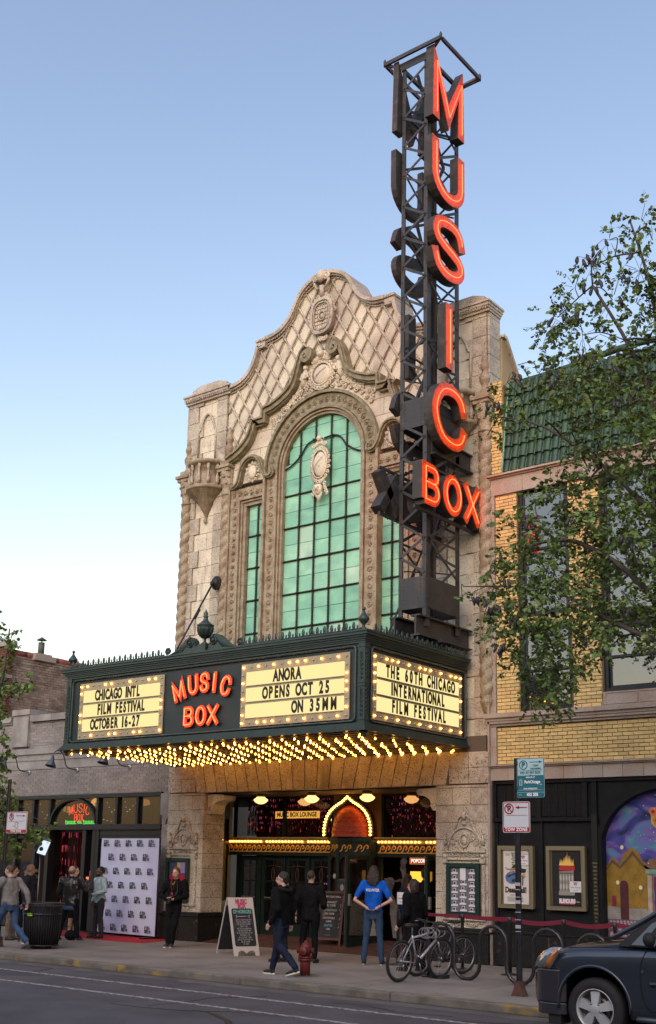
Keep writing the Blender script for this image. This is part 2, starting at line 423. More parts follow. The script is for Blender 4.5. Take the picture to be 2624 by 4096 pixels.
# diaper field: diamond tiles with raised ribs
DW, DH = .43, .70
ox, oz = CX-DW/2, 12.45
for i in range(-15, 16):
    for j in range(-3, 9):
        cx = ox+DW/2+i*DW/2*1; cz = oz+j*DH+(DH/2 if i % 2 else 0)
        if abs(cx-CX) > 3.3: continue
        if cz-DH/2 > gab(cx)+.3 or cz+DH/2 < og(cx)-.2: continue
        g = .93
        hi = lambda x, cx=cx, cz=cz: min(cz+DH/2*g*(1-abs(x-cx)/(DW/2*g)), gab(x)-.02)
        lo = lambda x, cx=cx, cz=cz: max(cz-DH/2*g*(1-abs(x-cx)/(DW/2*g)), og(x)-.10)
        m = MB()
        a0, a1 = max(cx-DW/2*g, CX-3.12), min(cx+DW/2*g, CX+3.12)
        if a1-a0 < .02: continue
        if col_strip(m, a0, a1, cz-DH, cz+DH, lo, hi, 20.03, 20.10, 8): m.build('diamond_tile', TCP, TH)
def rib(sg, c):
    """ribs along x -> z = sg*DH/DW*x + c, inside the field"""
    pts = []; k = sg*DH/DW
    for i in range(0, 261):
        x = CX-3.12+6.24*i/260; z = oz+k*(x-ox)+c
        if og(x)-.08 < z < gab(x)-.06: pts.append((x, z))
        else:
            if len(pts) > 5: yield pts
            pts = []
    if len(pts) > 5: yield pts
for sg in (-1, 1):
    for q in range(-20, 26):
        for run in rib(sg, q*DH):
            P = run[::4]+[run[-1]]
            if len(P) < 2: continue
            m = MB(); m.tube([(x, 20.015, z) for x, z in P], [.026+.010*(i % 2) for i in range(len(P))], 5)
            m.build('rope_rib', TC, TH)
            m = MB(); L = [(x+.062+.012*math.sin(i*.9), 20.025, z) for i, (x, z) in enumerate(run[::3])]
            if len(L) > 2 and sg > 0: m.tube(L, .012, 4); m.build('wavy_rib', TC, TH)
# coping of the gable
full = [(CX+a, b) for a, b in GAB]+[(CX-a, b) for a, b in reversed(GAB[:-1])]
seg = [full[:7], full[7:-7], full[-7:]]
def smooth(pts, k=3):
    out = []
    n = len(pts)
    for i in range(n-1):
        p0, p1, p2, p3 = pts[max(i-1,0)], pts[i], pts[i+1], pts[min(i+2,n-1)]
        for j in range(k):
            t = j/k
            out.append(tuple(.5*((2*p1[q])+(-p0[q]+p2[q])*t+(2*p0[q]-5*p1[q]+4*p2[q]-p3[q])*t*t+(-p0[q]+3*p1[q]-3*p2[q]+p3[q])*t*t*t) for q in range(len(p1))))
    out.append(pts[-1]); return out
GL = smooth([(CX+a, b) for a, b in GAB[:7]], 3)+[(CX-1.98,14.92)]
GM = smooth([(CX+a, b) for a, b in GAB[8:]]+[(CX-a, b) for a, b in reversed(GAB[8:-1])], 3)
GR = [(2*CX-x, z) for x, z in reversed(GL)]
for nm, P in (('a', GL), ('b', GM), ('c', GR)):
    step = 7 if nm == 'b' else 9
    for i in range(0, len(P)-1, step):
        Q = P[i:i+step+1]
        if len(Q) < 2: continue
        m = MB(); m.ribbon([(x, z-.02) for x, z in Q], .09, 19.88, 20.66); m.ribbon([(x, z-.09) for x, z in Q], .05, 19.93, 20.12); m.ribbon([(x, z-.155) for x, z in Q], .03, 19.98, 20.10)
        m.build('coping_stone', TC, TH)
m = MB()
for P in (GL, GM, GR):
    for (a, b), (c, d) in zip(P, P[1:]):
        L = math.hypot(c-a, d-b); n = max(1, int(L/.055))
        for i in range(n): t = i/n; m.sphere((a+(c-a)*t, 19.95, b+(d-b)*t-.122), .02, 5, 3)
m.build('bead_moulding', TC, TH, kind='stuff')
m = MB()
for s in (-1, 1):
    x0, x1 = sorted((CX+s*2.12, CX+s*1.84)); m.box(x0, x1, 19.90, 20.64, 14.80, 14.97); m.box(x0-.02, x1+.02, 19.86, 20.67, 14.97, 15.03)
m.build('gable_step', TC, TH)
# ogee moulding (olive)
half = [(CX+a, b) for a, b in OG[:-2]]
for s in (0, 1):
    P = smooth(half[:6], 3)+half[6:8]+smooth(half[8:], 3)
    cen = P[-1]
    sx = 1
    vol = [(cen[0]+.02+.19*(1-.8*t)*math.sin(t*9.4), cen[1]-.19+.19*(1-.8*t)*math.cos(t*9.4)) for t in [i/26 for i in range(1, 27)]]
    if s: P = [(mir(x), z) for x, z in P]; vol = [(mir(x), z) for x, z in vol]
    m = MB(); m.ribbon([(x, z-.07) for x, z in P], .15, 19.80, 20.05); m.ribbon([(x, z-.01) for x, z in P], .05, 19.74, 20.05); m.ribbon([(x, z-.165) for x, z in P], .035, 19.86, 20.05)
    m.build('ogee_moulding', TCO, TH)
    m = MB(); m.ribbon([(x, z-.06) for x, z in vol], .09, 19.77, 20.03); m.build('volute', TCO, TH)
    c = vol[-1]; MB().sphere((c[0], 19.78, c[1]-.06), .05, 10, 6).build('volute_eye', TCO, TH)
    # small bead row on the inside of the ogee
# inner wall ashlar between the ogee and the archivolt
z = 11.30; i = 0
while z < 14.4:
    z1 = z+.42; x = CX-2.95-(.35 if i % 2 else 0)
    while x < CX+2.95:
        x1 = x+.68
        m = MB()
        if col_strip(m, max(x, CX-2.9)+.006, min(x1, CX+2.9)-.006, z+.006, z1-.006, lambda q: max(circ(R1-.02)(q), 11.3), lambda q: og(q)-.10, 19.98, 20.10, 8): m.build('stone_block', TCP, TH)
        x = x1
    z = z1; i += 1
# archivolt and jambs
def arch_path(r, zb=6.2, n=28): return [(CX-r, zb)]+[(CX+r*math.cos(PI-PI*k/n), ZS+r*math.sin(PI*k/n)) for k in range(n+1)]+[(CX+r, zb)]
for r, w, y0, mt in ((1.70,.07,19.86,TCO),(1.50,.30,19.93,TCO),(1.315,.05,19.88,TCO),(1.255,.05,19.93,TCB),(1.20,.06,19.98,TCB)):
    P = arch_path(r)
    a = P[1:-1]; MB().ribbon(a, w, y0, 20.16).build('arch_moulding', mt, TH)
    mt2 = TCB
    for (p, q) in ((P[0], P[1]), (P[-2], P[-1])): MB().ribbon([p, q], w, y0+.001, 20.16).build('jamb_moulding', mt2, TH)
def curl(m, x, y, z, r, ph=0, th=.018, turns=1.4):
    m.tube([(x+r*(1-.75*t)*math.cos(ph+turns*2*PI*t), y, z+r*(1-.75*t)*math.sin(ph+turns*2*PI*t)) for t in [k/9 for k in range(10)]], th, 4)
    m.sphere((x, y, z), r*.34, 6, 4)
m = MB()
for k in range(25):
    a = PI*(k+.5)/25; curl(m, CX+1.50*math.cos(a), 19.925, ZS+1.50*math.sin(a), .082, a, .016)
m.build('scroll_ornament', TCO, TH, kind='stuff')
for s in (-1, 1):
    m = MB(); z = 6.3
    while z < 11.3: curl(m, CX+s*1.50, 19.925, z, .075, z*3, .015); z += .20
    m.build('scroll_ornament', TCB, TH, kind='stuff')
    m = MB(); z = 6.3
    while z < 10.8: curl(m, CX+s*2.70, 19.925, z, .06, z*3, .013); z += .18
    x = 1.78
    while x < 2.8: curl(m, CX+s*x, 19.925, 11.02, .075, x*5, .014); x += .19
    m.build('scroll_ornament', TCB, TH, kind='stuff')
    # side window frame
    f = lambda a: CX+s*a
    m = MB()
    for x0, x1, z0, z1, y0 in ((2.56,2.85,6.2,11.17,19.94),(1.73,2.559,10.90,11.17,19.941)):
        xa, xb = sorted((f(x0), f(x1))); m.box(xa, xb, y0, 20.1, z0, z1)
    m.build('frame_band', TCB, TH)
    for k, (o, w, y0) in enumerate(((2.53,.05,19.89),(2.47,.05,19.94),(2.40,.08,19.985))):
        zt = 10.90-.0-(2.56-o)
        P = [(f(o), 6.2), (f(o), zt), (f(1.66+ (2.56-o)*.2), zt)]
        MB().ribbon(P, w, y0, 20.16).build('window_moulding', TCB, TH)
    # outer thin pilaster strip
    xa, xb = sorted((f(2.86), f(2.92))); MB().box(xa, xb, 19.9, 20.1, 6.2, 11.2).build('frame_strip', TCB, TH)
    # swan pediment above the side window
    P = [(2.80,11.30),(2.74,11.22),(2.64,11.24),(2.55,11.34),(2.50,11.55),(2.42,11.74),(2.28,11.87),(2.10,11.91),(1.93,11.84),(1.82,11.68),(1.76,11.50),(1.66,11.34),(1.52,11.30),(1.44,11.36),(1.47,11.46)]
    P = smooth([(f(a), b) for a, b in P], 2)
    m = MB(); m.ribbon(P, .11, 19.84, 20.0); m.ribbon(P, .04, 19.79, 20.0); m.build('pediment_moulding', TCO, TH)
    m = MB(); m.sphere((f(2.12), 19.90, 11.52), .14, 10, 7, (1,.4,1.3))
    for k in range(12):
        a = 2*PI*k/12; curl(m, f(2.12)+.19*math.cos(a), 19.9, 11.52+.23*math.sin(a), .05, a, .015, 1)
    m.build('small_cartouche', TCP, TH)
# big relief pieces
def shield(x, y, z, w, h, mt, crown=True, name='cartouche', face=False):
    m = MB(); m.sphere((x, y, z), 1, 20, 12, (w*.30, .06, h*.26))
    n = 22
    for k in range(n):
        a = 2*PI*k/n; curl(m, x+w*.40*math.cos(a), y-.01, z+h*.36*math.sin(a), w*.085, a*2, w*.03, 1.1)
    m.tube([(x+w*.34*math.cos(2*PI*k/24), y-.03, z+h*.30*math.sin(2*PI*k/24)) for k in range(24)], w*.028, 6, closed=True)
    if crown:
        for k in range(-3, 4): curl(m, x+k*w*.085, y-.03, z+h*.47-abs(k)*h*.022, w*.09, k, w*.032, 1.3)
        m.sphere((x, y-.05, z+h*.53), w*.11, 8, 6)
    m.tube([(x-w*.22, y-.075, z-h*.10), (x, y-.085, z+h*.05), (x+w*.2, y-.075, z+h*.14)], w*.012, 4)
    return m.build(name, mt, TH)
shield(CX, 19.93, 13.58, .86, .95, TCP)
shield(CX, 19.94, 11.30, .66, 1.18, TCP)
m = MB(); m.sphere((CX, 19.90, 10.66), .115, 14, 10, (1,.7,1.25))
m.sphere((CX, 19.80, 10.66), .03, 6, 5, (1,1,1.4))
for s in (-1, 1):
    m.sphere((CX+s*.045, 19.82, 10.70), .02, 6, 4); m.tube([(CX+s*.02,19.82,10.61),(CX+s*.06,19.83,10.63)], .012, 4)
    for k in range(5): curl(m, CX+s*(.13+.02*k), 19.95, 10.80-.06*k, .05, k, .02, 1)
for k in range(9): m.tube([(CX-.10+.025*k, 19.90, 10.58), (CX-.06+.015*k+.01*math.sin(k*2), 19.92, 10.34+abs(k-4)*.025)], [.022, .006], 5)
m.build('bearded_mask', TCP, TH)
# tympanum figures and foliage
for s in (-1, 1):
    m = MB(); b = CX+s*.50
    m.sphere((b, 19.92, 13.86), .07, 10, 8); m.tube([(b, 19.94, 13.80), (b+s*.03, 19.94, 13.66), (b+s*.06, 19.95, 13.50), (b+s*.10, 19.96, 13.36)], [.05,.095,.085,.06], 10)
    m.tube([(b-s*.05, 19.90, 13.72), (b-s*.10, 19.88, 13.60), (b+s*.02, 19.86, 13.55)], [.035,.03,.022], 7); m.tube([(b+s*.08,19.92,13.73),(b+s*.16,19.92,13.60),(b+s*.05,19.88,13.50)], [.035,.03,.022], 7)
    m.build('cherub_relief', TCP, TH)
    m = MB(); r2 = random.Random(3)
    for k in range(26):
        a = math.radians(38+k*2.0); rr = 1.86+.11*((k*7) % 3)+.0
        x, z = CX+s*rr*math.cos(a), ZS+rr*math.sin(a)
        if z < og(x)-.28: curl(m, x, 19.95, z, .075, k, .02, 1.2)
    for k in range(14):
        curl(m, CX+s*(.55+.045*k), 19.94, 13.38-.035*k+.05*(k % 2), .07, k*2, .02, 1.2)
    m.build('acanthus_relief', TCP, TH)
# round grille medallion on the gable
m = MB(); cz = 15.08
pts = [(CX+.33*math.cos(a)*(1-.05*math.cos(4*a)), cz+.46*math.sin(a)*(1-.05*math.cos(4*a))) for a in [2*PI*k/40 for k in range(40)]]
m.prism(pts, 19.90, 20.05); m.build('medallion_back', TCP, TH)
m = MB(); m.ribbon(pts, .08, 19.84, 19.93, closed=True); m.ribbon([(CX+(x-CX)*.78, cz+(z-cz)*.8) for x, z in pts], .03, 19.85, 19.92, closed=True); m.build('medallion_frame', TC, TH)
m = MB()
for k in range(-3, 4):
    m.bar((CX+k*.075, 19.89, cz-.33*math.sqrt(1-(k/4.2)**2)), (CX+k*.075, 19.89, cz+.33*math.sqrt(1-(k/4.2)**2)), .015)
    m.bar((CX-.25*math.sqrt(1-(k/4.2)**2), 19.885, cz+k*.10), (CX+.25*math.sqrt(1-(k/4.2)**2), 19.885, cz+k*.10), .015)
m.tube([(CX+.09*math.cos(2*PI*k/16), 19.87, cz+.12*math.sin(2*PI*k/16)) for k in range(16)], .022, 6, closed=True); m.sphere((CX, 19.88, cz), .06, 10, 6, (1,.5,1.3))
m.build('medallion_grille', TC, TH)
m = MB()
for s in (-1, 1):
    for k in range(7): curl(m, CX+s*(.08+.05*k), 19.90, 15.60-.012*k*k, .075, k*1.3, .026, 1.3)
    curl(m, CX+s*.17, 19.82, 16.08, .12, 1+s, .04, 1.5)
    m.tube([(CX+s*.20, 19.84, 16.16), (CX+s*.22, 19.84, 15.95), (CX+s*.12, 19.84, 15.78)], .035, 6)
m.sphere((CX, 19.80, 16.10), .12, 14, 9, (1,.8,1.35)); m.tube([(CX,19.86,15.86),(CX,19.88,15.58)], [.07,.05], 8)
m.build('crest_ornament', TCP, TH)
m = MB()
for k in range(5): curl(m, CX+(-.1+.05*k), 19.92, 14.52-.03*(k % 2), .06, k, .02, 1.2)
m.build('crest_drop', TCP, TH)
# ---- windows: green panes between twisted iron bars
def pane_mat(k, c): return mat('green_pane_%d' % k, c, .38, noise=[(2.2,(c[0]*1.35,c[1]*1.2,c[2]*1.2),.42,.66),(1.3,(c[0]*.7,c[1]*.75,c[2]*.8),.50,.72,5,(1,1,2.2))], spec=.6, bump=.04, bscale=8)
PM = [pane_mat(0, (.205,.51,.36)), pane_mat(1, (.25,.56,.40)), pane_mat(2, (.18,.46,.33)), pane_mat(3, (.36,.60,.45))]
IRON = mat('wrought_iron', (.018,.017,.017), .55)
def window(x0, x1, ncol, z0, heavy, top, name):
    g = part_group(name, TH, ((x0+x1)/2, 20.2, z0)); cw = (x1-x0)/ncol
    MB().box(x0-.06, x1+.06, 20.245, 20.28, z0-.05, top(.5*(x0+x1))+.02 if False else 11.2).build('backing', mat('pane_backing', (.05,.09,.07), .8), g) if name == 'side_window' else None
    zs = [z0]
    lv = sorted(heavy)
    for a in lv:
        if a-.41 > zs[-1]+.1: zs.append(a-.41)
        zs.append(a)
    while zs[-1] < 12.7: zs.append(zs[-1]+.41)
    for i in range(ncol):
        for j in range(len(zs)-1):
            m = MB()
            if col_strip(m, x0+i*cw+.006, x0+(i+1)*cw-.006, zs[j]+.006, zs[j+1]-.006, None, top, 20.09+rnd.uniform(-.003,.003), 20.12, 5):
                m.build('pane', PM[rnd.choice((0,0,0,1,1,2,2,3) if rnd.random() < .5 else (0,1))], g)
    def twist(p, q, r=.02):
        L = math.dist(p, q); n = max(2, int(L/.035)); m = MB()
        m.tube([tuple(p[k]+(q[k]-p[k])*t/n for k in range(3)) for t in range(n+1)], [r*(1 if t % 2 else 1.35) for t in range(n+1)], 5); m.build('iron_bar', IRON, g)
    for i in range(1, ncol):
        x = x0+i*cw; twist((x, 20.055, z0), (x, 20.055, min(top(x), 12.6)-.01))
    for a in lv:
        hw = lambda a: (x1-x0)/2
        twist((x0, 20.07, a), (x1, 20.07, a))
        for i in range(1, ncol): MB().sphere((x0+i*cw, 20.045, a), .036, 8, 5).build('bar_boss', IRON, g)
    return g
gw = window(CX-1.17, CX+1.17, 5, 6.25, (6.62, 7.44, 8.27, 9.09, 9.91, 10.73), lambda x: circ(1.17)(x)-.01, 'arched_window')
MB().prism([(CX-1.2, 6.2)]+[(CX+1.2*math.cos(PI-PI*k/20), ZS+1.2*math.sin(PI*k/20)) for k in range(21)]+[(CX+1.2, 6.2)], 20.245, 20.28).build('backing', mat('pane_backing', (.05,.09,.07), .8), gw)
for s in (-1, 1):
    P = smooth([(CX+s*1.17, 11.42), (CX+s*.95, 11.50), (CX+s*.70, 11.68), (CX+s*.5, 11.92), (CX+s*.28, 12.0), (CX+s*.02, 11.98)], 4)
    MB().tube([(x, 20.05, z) for x, z in P], .022, 6).build('iron_bar', IRON, gw)
    for q in (.70, .28): MB().sphere((CX+s*q, 20.03, interp(sorted(P), CX+s*q)), .036, 8, 5).build('bar_boss', IRON, gw)
    xa, xb = sorted((CX+s*1.70, CX+s*2.33)); window(xa, xb, 2, 6.25, (6.62, 7.44, 8.27, 9.09, 9.91), lambda x: 10.74, 'side_window')
# guy rods with lion heads, holding the marquee
for s in (-1, 1):
    x = CX+s*3.13; zt = 8.80
    g = part_group('guy_rod', TH, (x, 19.7, zt))
    m = MB(); m.sphere((x, 19.80, zt), .12, 12, 8, (1,.9,1.2)); m.sphere((x, 19.68, zt-.04), .06, 8, 6)
    for k in range(14):
        a = 2*PI*k/14; m.sphere((x+.115*math.cos(a), 19.82, zt+.14*math.sin(a)), .045, 6, 5)
    m.build('lion_head', IRON, g)
    MB().tube([(x, 19.68, zt-.06), (x, 18.2, 6.3)], .022, 8).build('rod', IRON, g)
    MB().tube([(x, 19.27, 8.02), (x, 19.12, 7.77)], .035, 8).build('turnbuckle', IRON, g)
# side wall going back, right of the pilaster (yellow brick) with sloping coping
m = MB(); m.prism([(20.47,10.0),(20.47,13.40),(20.6,13.38),(21.3,12.45),(30,11.9),(30,10.0)], -11.56, -11.36, 'x'); m.build('side_wall', BK, TH)
m = MB(); m.ribbon([(20.46,13.46),(20.6,13.44),(21.32,12.50),(30,11.95)], .07, -11.62, -11.30, 'x'); m.build('side_coping', TC, TH)
# ---- ground floor piers
def pier(s):
    f = lambda a: CX+s*a
    z = .80; i = 0
    while z < 3.60:
        z1 = min(z+.345, 3.62)
        cuts = [3.33,3.70,4.13,4.52] if i % 2 else [3.33,3.95,4.52]
        for a, b in zip(cuts, cuts[1:]):
            x0, x1 = sorted((f(a), f(b))); m = MB(); m.box(x0+.005, x1-.005, 19.88, 19.98, z+.005, z1-.005); m.build('stone_block', TC, TH)
        x0, x1 = sorted((f(3.30), f(3.35)))
        m = MB(); m.box(x0, x1, 19.885, 20.62, z+.005, z1-.005); m.build('stone_block', TC, TH)
        z = z1; i += 1
    x0, x1 = sorted((f(3.335), f(4.56))); MB().box(x0, x1, 19.97, 20.62, .13, 3.6).build('pier_core', JOINT, TH)
    x0, x1 = sorted((f(3.27), f(4.54)))
    for a, b in ((x0-.0, x0+(x1-x0)*.48), (x0+(x1-x0)*.49, x1)):
        MB().box(a, b, 19.80, 20.66, .125, .70).build('granite_block', GRAN, TH, bevel=.008)
    m = MB(); m.box(x0-.02, x1+.02, 19.77, 20.68, .702, .745); m.box(x0+.02, x1-.02, 19.82, 20.66, .747, .79); m.build('granite_plinth_cap', GRAN, TH, bevel=.01, seg=2)
    # relief framing the display case
    c = f(3.93) if s < 0 else f(3.98)
    m = MB()
    for q in (-1, 1):
        P = [(c+q*.44, 19.86, z) for z in [.98+k*.03 for k in range(36)]]
        m.tube(P, [.036+.010*(k % 2) for k in range(len(P))], 7)
        m.box(c+q*.44-.06, c+q*.44+.06, 19.80, 19.88, 2.06, 2.14); m.sphere((c+q*.44, 19.84, 2.19), .05, 8, 5)
        m.tube([(c+q*.44,19.85,2.42),(c+q*.44,19.85,2.62)], [.04,.015], 6); m.sphere((c+q*.44,19.85,2.64), .03, 6, 4)
        L = smooth([(c+q*.46, 2.42), (c+q*.40, 2.50), (c+q*.30, 2.62), (c+q*.20, 2.78), (c+q*.14, 2.94), (c, 3.02)], 3)
        m.tube([(x, 19.86, z) for x, z in L], .024, 6)
        for k in range(5): curl(m, c+q*(.12+.07*k), 19.865, 2.50-.03*k+.06*(k % 2), .05, k, .013, 1.2)
        for k in range(6): curl(m, c+q*(.07+.065*k), 19.868, .90-.03*math.sin(k), .05, k*1.4, .013, 1.2)
        curl(m, c+q*.43, 19.86, 2.32, .06, 0, .018, 1.4)
    m.tube([(c+.37*math.cos(PI*k/16), 19.86, 2.36+.40*math.sin(PI*k/16)) for k in range(17)], .022, 6)
    m.tube([(c+.10*math.cos(2*PI*k/16), 19.855, 2.50+.13*math.sin(2*PI*k/16)) for k in range(16)], .020, 6, closed=True)
    m.sphere((c, 19.87, 2.50), .07, 8, 6, (1,.5,1.2)); m.sphere((c, 19.86, 3.0), .06, 8, 6, (1,1,1.5)); m.sphere((c, 19.86, 2.84), .05, 8, 6)
    for k in range(7): curl(m, c-.30+.10*k, 19.865, 2.21, .045, 0, .013, 1)
    m.box(c-.50, c+.50, 19.83, 19.88, 2.27, 2.30); m.box(c-.50, c+.50, 19.83, 19.88, 2.12, 2.15); m.box(c-.5, c+.5, 19.82, 19.88, .95, .98)
    m.build('pier_relief', TC, TH)
    # scroll bracket in the corner of the opening
    m = MB(); b = f(3.28)
    P = smooth([(b, 3.14), (b-s*.10, 3.12), (b-s*.16, 3.20), (b-s*.20, 3.34), (b-s*.34, 3.42), (b-s*.48, 3.44), (b-s*.52, 3.52), (b-s*.46, 3.57), (b, 3.58)], 3)
    m.prism(P if s > 0 else P[::-1], 19.98, 20.42); curl(m, b-s*.10, 19.97, 3.22, .075, 0, .02); curl(m, b-s*.44, 19.97, 3.50, .05, 0, .015)
    m.build('scroll_bracket', TCP, TH)
for s in (-1, 1): pier(s)
# lintel: fan of voussoir blocks
zl, zh = 3.625, 4.30; nb = 21; xa, xb = CX-3.55, CX+3.55
for k in range(nb):
    def X(t, z):
        b0 = xa+(xb-xa)*t; return b0+(b0-CX)*.085*(z-zl)/(zh-zl)*2-(0)
    t0, t1 = k/nb, (k+1)/nb
    sk = .11*(z1 := 1)
    def px(t, top):
        b0 = xa+(xb-xa)*t; return b0-(.16 if t < .5 else -.16)*(1 if top else 0)*min(1, abs(t-.5)*6)
    P = [(px(t0,0)+.012, zl), (px(t1,0)-.012, zl), (px(t1,1)-.012, zh), (px(t0,1)+.012, zh)]
    m = MB(); m.prism(P, 19.86, 20.10); m.build('lintel_block', TC, TH)
MB().box(-20.5, -11.5, 19.90, 20.109, 3.63, 4.6).build('lintel_core', JOINT, TH)
for s in (-1, 1):
    z = 3.64
    for z1 in (3.96, 4.28):
        a, b = sorted((CX+s*3.62, CX+s*4.55)); mcut = (a+b)/2
        for q0, q1 in ((a, mcut), (mcut, b)):
            MB().box(q0+.005, q1-.005, 19.872, 19.98, z+.004, z1-.004).build('stone_block', TC, TH)
        z = z1
# ================================================================ marquee
MG = mat('marquee_green', (.022,.042,.038), .42, noise=[(3,(.035,.055,.05),.45,.7),(40,(.015,.028,.026),.5,.7,3)], spec=.5)
MGD = mat('marquee_face_green', (.020,.032,.032), .5, noise=[(2,(.028,.04,.04),.4,.7)])
MQ = thing('marquee', 'dark green box marquee with lit letter boards and rows of bulbs over the theater entrance', 'marquee', (CX, 20, 4.3))
XL, XR, YF = -20.26, -11.95, 16.34
mb = MB(); mb.box(XL+.02, XR-.02, YF+.02, 19.86, 4.40, 6.10); mb.build('marquee_box', MGD, MQ)
# mouldings wrap round left, front, right: rings of boxes butted at the corners
def ring(name, o, z0, z1, mt, inner=.12):
    m = MB(); x0, x1, y0 = XL-o, XR+o, YF-o
    m.prism([(x0, 19.85), (x0, y0), (x1, y0), (x1, 19.85), (x1-inner-o, 19.85), (x1-inner-o, y0+inner+o), (x0+inner+o, y0+inner+o), (x0+inner+o, 19.85)], z0, z1, 'z')
    return m.build(name, mt, MQ)
for o, z0, z1 in ((.015,5.965,6.00),(.035,6.002,6.03),(.06,6.032,6.065),(.09,6.067,6.10),(.125,6.102,6.15),(.145,6.152,6.185)): ring('cornice_moulding', o, z0, z1, MG)
for o, z0, z1 in ((.10,4.352,4.385),(.075,4.387,4.42),(.05,4.422,4.455),(.025,4.457,4.50)): ring('base_moulding', o, z0, z1, MG)
mb = MB(); mb.box(XL, XR, YF, 19.84, 6.187, 6.20); mb.build('roof_deck', MGD, MQ)
# corner posts with relief
for x, y in ((XL, YF), (XR, YF)):
    m = MB(); s = -1 if x == XL else 1
    x0, x1 = sorted((x+s*.012, x-s*.14)); m.box(x0, x1, YF-.013, YF+.13, 4.50, 5.96)
    for z in (4.56, 5.18, 5.24, 5.9): m.box(x0-.01, x1+.01, YF-.025, YF+.14, z-.012, z+.012)
    m.build('corner_post', MG, MQ)
    m = MB(); k = 4.66
    while k < 5.85:
        if abs(k-5.2) > .08:
            curl(m, (x0+x1)/2, YF-.02, k, .034, k*9, .010, 1.2)
            xx_ = x+s*.014; m.tube([(xx_, YF+.06+.03*math.cos(t), k+.03*math.sin(t)) for t in [0,1,2,3,4,5]], .010, 4)
        k += .075
    m.build('post_relief', MG, MQ)
    MB().lathe([(.001,4.24),(.04,4.25),(.06,4.28),(.05,4.30),(.075,4.31),(.08,4.35)], (x-s*.05, YF+.05, 0), 12).build('pendant', MG, MQ)
# rope borders
def rope(pts3, r, name, mt, step=.05):
    out = []
    for a, b in zip(pts3, pts3[1:]):
        n = max(1, int(math.dist(a, b)/step)); out += [tuple(a[k]+(b[k]-a[k])*t/n for k in range(3)) for t in range(n)]
    out.append(pts3[-1])
    MB().tube(out, [r*(1.0 if i % 2 else .72) for i in range(len(out))], 6).build(name, mt, MQ)
RP = mat('marquee_rope', (.045,.062,.055), .4)
def roundrect(a0, a1, z0, z1, c=.07):
    P = []
    for cx, cz, s in ((a0+c, z0+c, 180), (a1-c, z0+c, 270), (a1-c, z1-c, 0), (a0+c, z1-c, 90)): P += arc(cx, cz, c, s, s+90, 4)
    return P+[P[0]]
rope([(x, YF-.012, z) for x, z in roundrect(XL+.20, XR-.20, 4.535, 5.915)], .026, 'rope_border', RP)
rope([(XR+.012, y, z) for y, z in roundrect(YF+.20, 19.82, 4.535, 5.915)], .026, 'rope_border', RP)
# cresting: wavy band with upright leaves
def leaf_mesh(h):
    m = MB(); m.sphere((0, 0, h*.55), 1, 7, 6, (h*.26, h*.12, h*.5)); return m.mesh('crest_leaf', MG)
LF = leaf_mesh(.15); LS = leaf_mesh(.09)
runs = [((XL+.12, YF-.06), (-17.12, YF-.06)), ((-14.98, YF-.06), (XR-.05, YF-.06)), ((XR+.06, YF+.16), (XR+.06, 19.8)), ((XL-.06, YF+.16), (XL-.06, 19.8))]
for a, b in runs:
    L = math.dist(a, b); n = int(L/.085)
    P = [(a[0]+(b[0]-a[0])*t/n, a[1]+(b[1]-a[1])*t/n, 6.205+.022*abs(math.sin(t*PI/2))) for t in range(n+1)]
    MB().tube(P, .016, 6).build('crest_band', MG, MQ)
    for t in range(1, n):
        o = link('crest_leaf', LF if t % 2 else LS, None, loc=P[t][:2]+(6.20,)); o.rotation_euler = (0, 0, math.atan2(b[1]-a[1], b[0]-a[0])); par(o, MQ)
# finials and urn
def finial(x, y):
    MB().lathe([(.07,6.19),(.075,6.22),(.03,6.26),(.025,6.30),(.06,6.34),(.10,6.39),(.105,6.43),(.07,6.47),(.03,6.53),(.018,6.58),(.001,6.585)], (x, y, 0), 14).sphere((x, y, 6.60), .035, 10, 7).build('ball_finial', MG, MQ)
for x in (XL+.10, XR-.05): finial(x, YF+.02)
ux = -16.04
m = MB(); m.box(ux-.14, ux+.14, YF-.10, YF+.16, 6.187, 6.30); m.box(ux-.11, ux+.11, YF-.07, YF+.13, 6.302, 6.34)
m.build('urn_pedestal', MG, MQ)
m = MB(); m.lathe([(.08,6.34),(.09,6.36),(.035,6.40),(.03,6.46),(.10,6.52),(.15,6.60),(.17,6.68),(.165,6.72),(.18,6.735),(.18,6.755),(.15,6.77),(.11,6.80),(.06,6.85),(.04,6.91),(.06,6.93),(.04,6.96),(.05,7.0),(.02,7.05),(.001,7.10)], (ux, YF+.03, 0), 18)
for k in range(12):
    a = 2*PI*k/12; m.tube([(ux+r*math.cos(a), YF+.03+r*math.sin(a), z) for r, z in ((.07,6.49),(.125,6.55),(.165,6.64),(.17,6.70))], .014, 5)
m.build('urn', MG, MQ)
for s in (-1, 1):
    P = smooth([(ux+s*a, b) for a, b in ((.16,6.20),(.20,6.34),(.24,6.46),(.34,6.53),(.45,6.50),(.58,6.40),(.72,6.30),(.88,6.235),(.96,6.21))], 3)
    poly = P+[(ux+s*.96, 6.188), (ux+s*.16, 6.188)]
    m = MB(); m.prism(poly if s > 0 else poly[::-1], YF-.05, YF+.10)
    curl(m, ux+s*.33, YF-.06, 6.40, .12, PI/2, .022, 1.6)
    for k in range(6): m.tube([(ux+s*(.40+.03*k), YF-.055, 6.40-.03*k), (ux+s*(.52+.05*k), YF-.06, 6.36-.025*k), (ux+s*(.56+.06*k), YF-.05, 6.25-.008*k)], .012, 4)
    curl(m, ux+s*1.02, YF-.02, 6.29, .085, 0, .024, 1.5); m.sphere((ux+s*1.02, YF, 6.29), .05, 8, 6)
    m.build('scroll', MG, MQ)
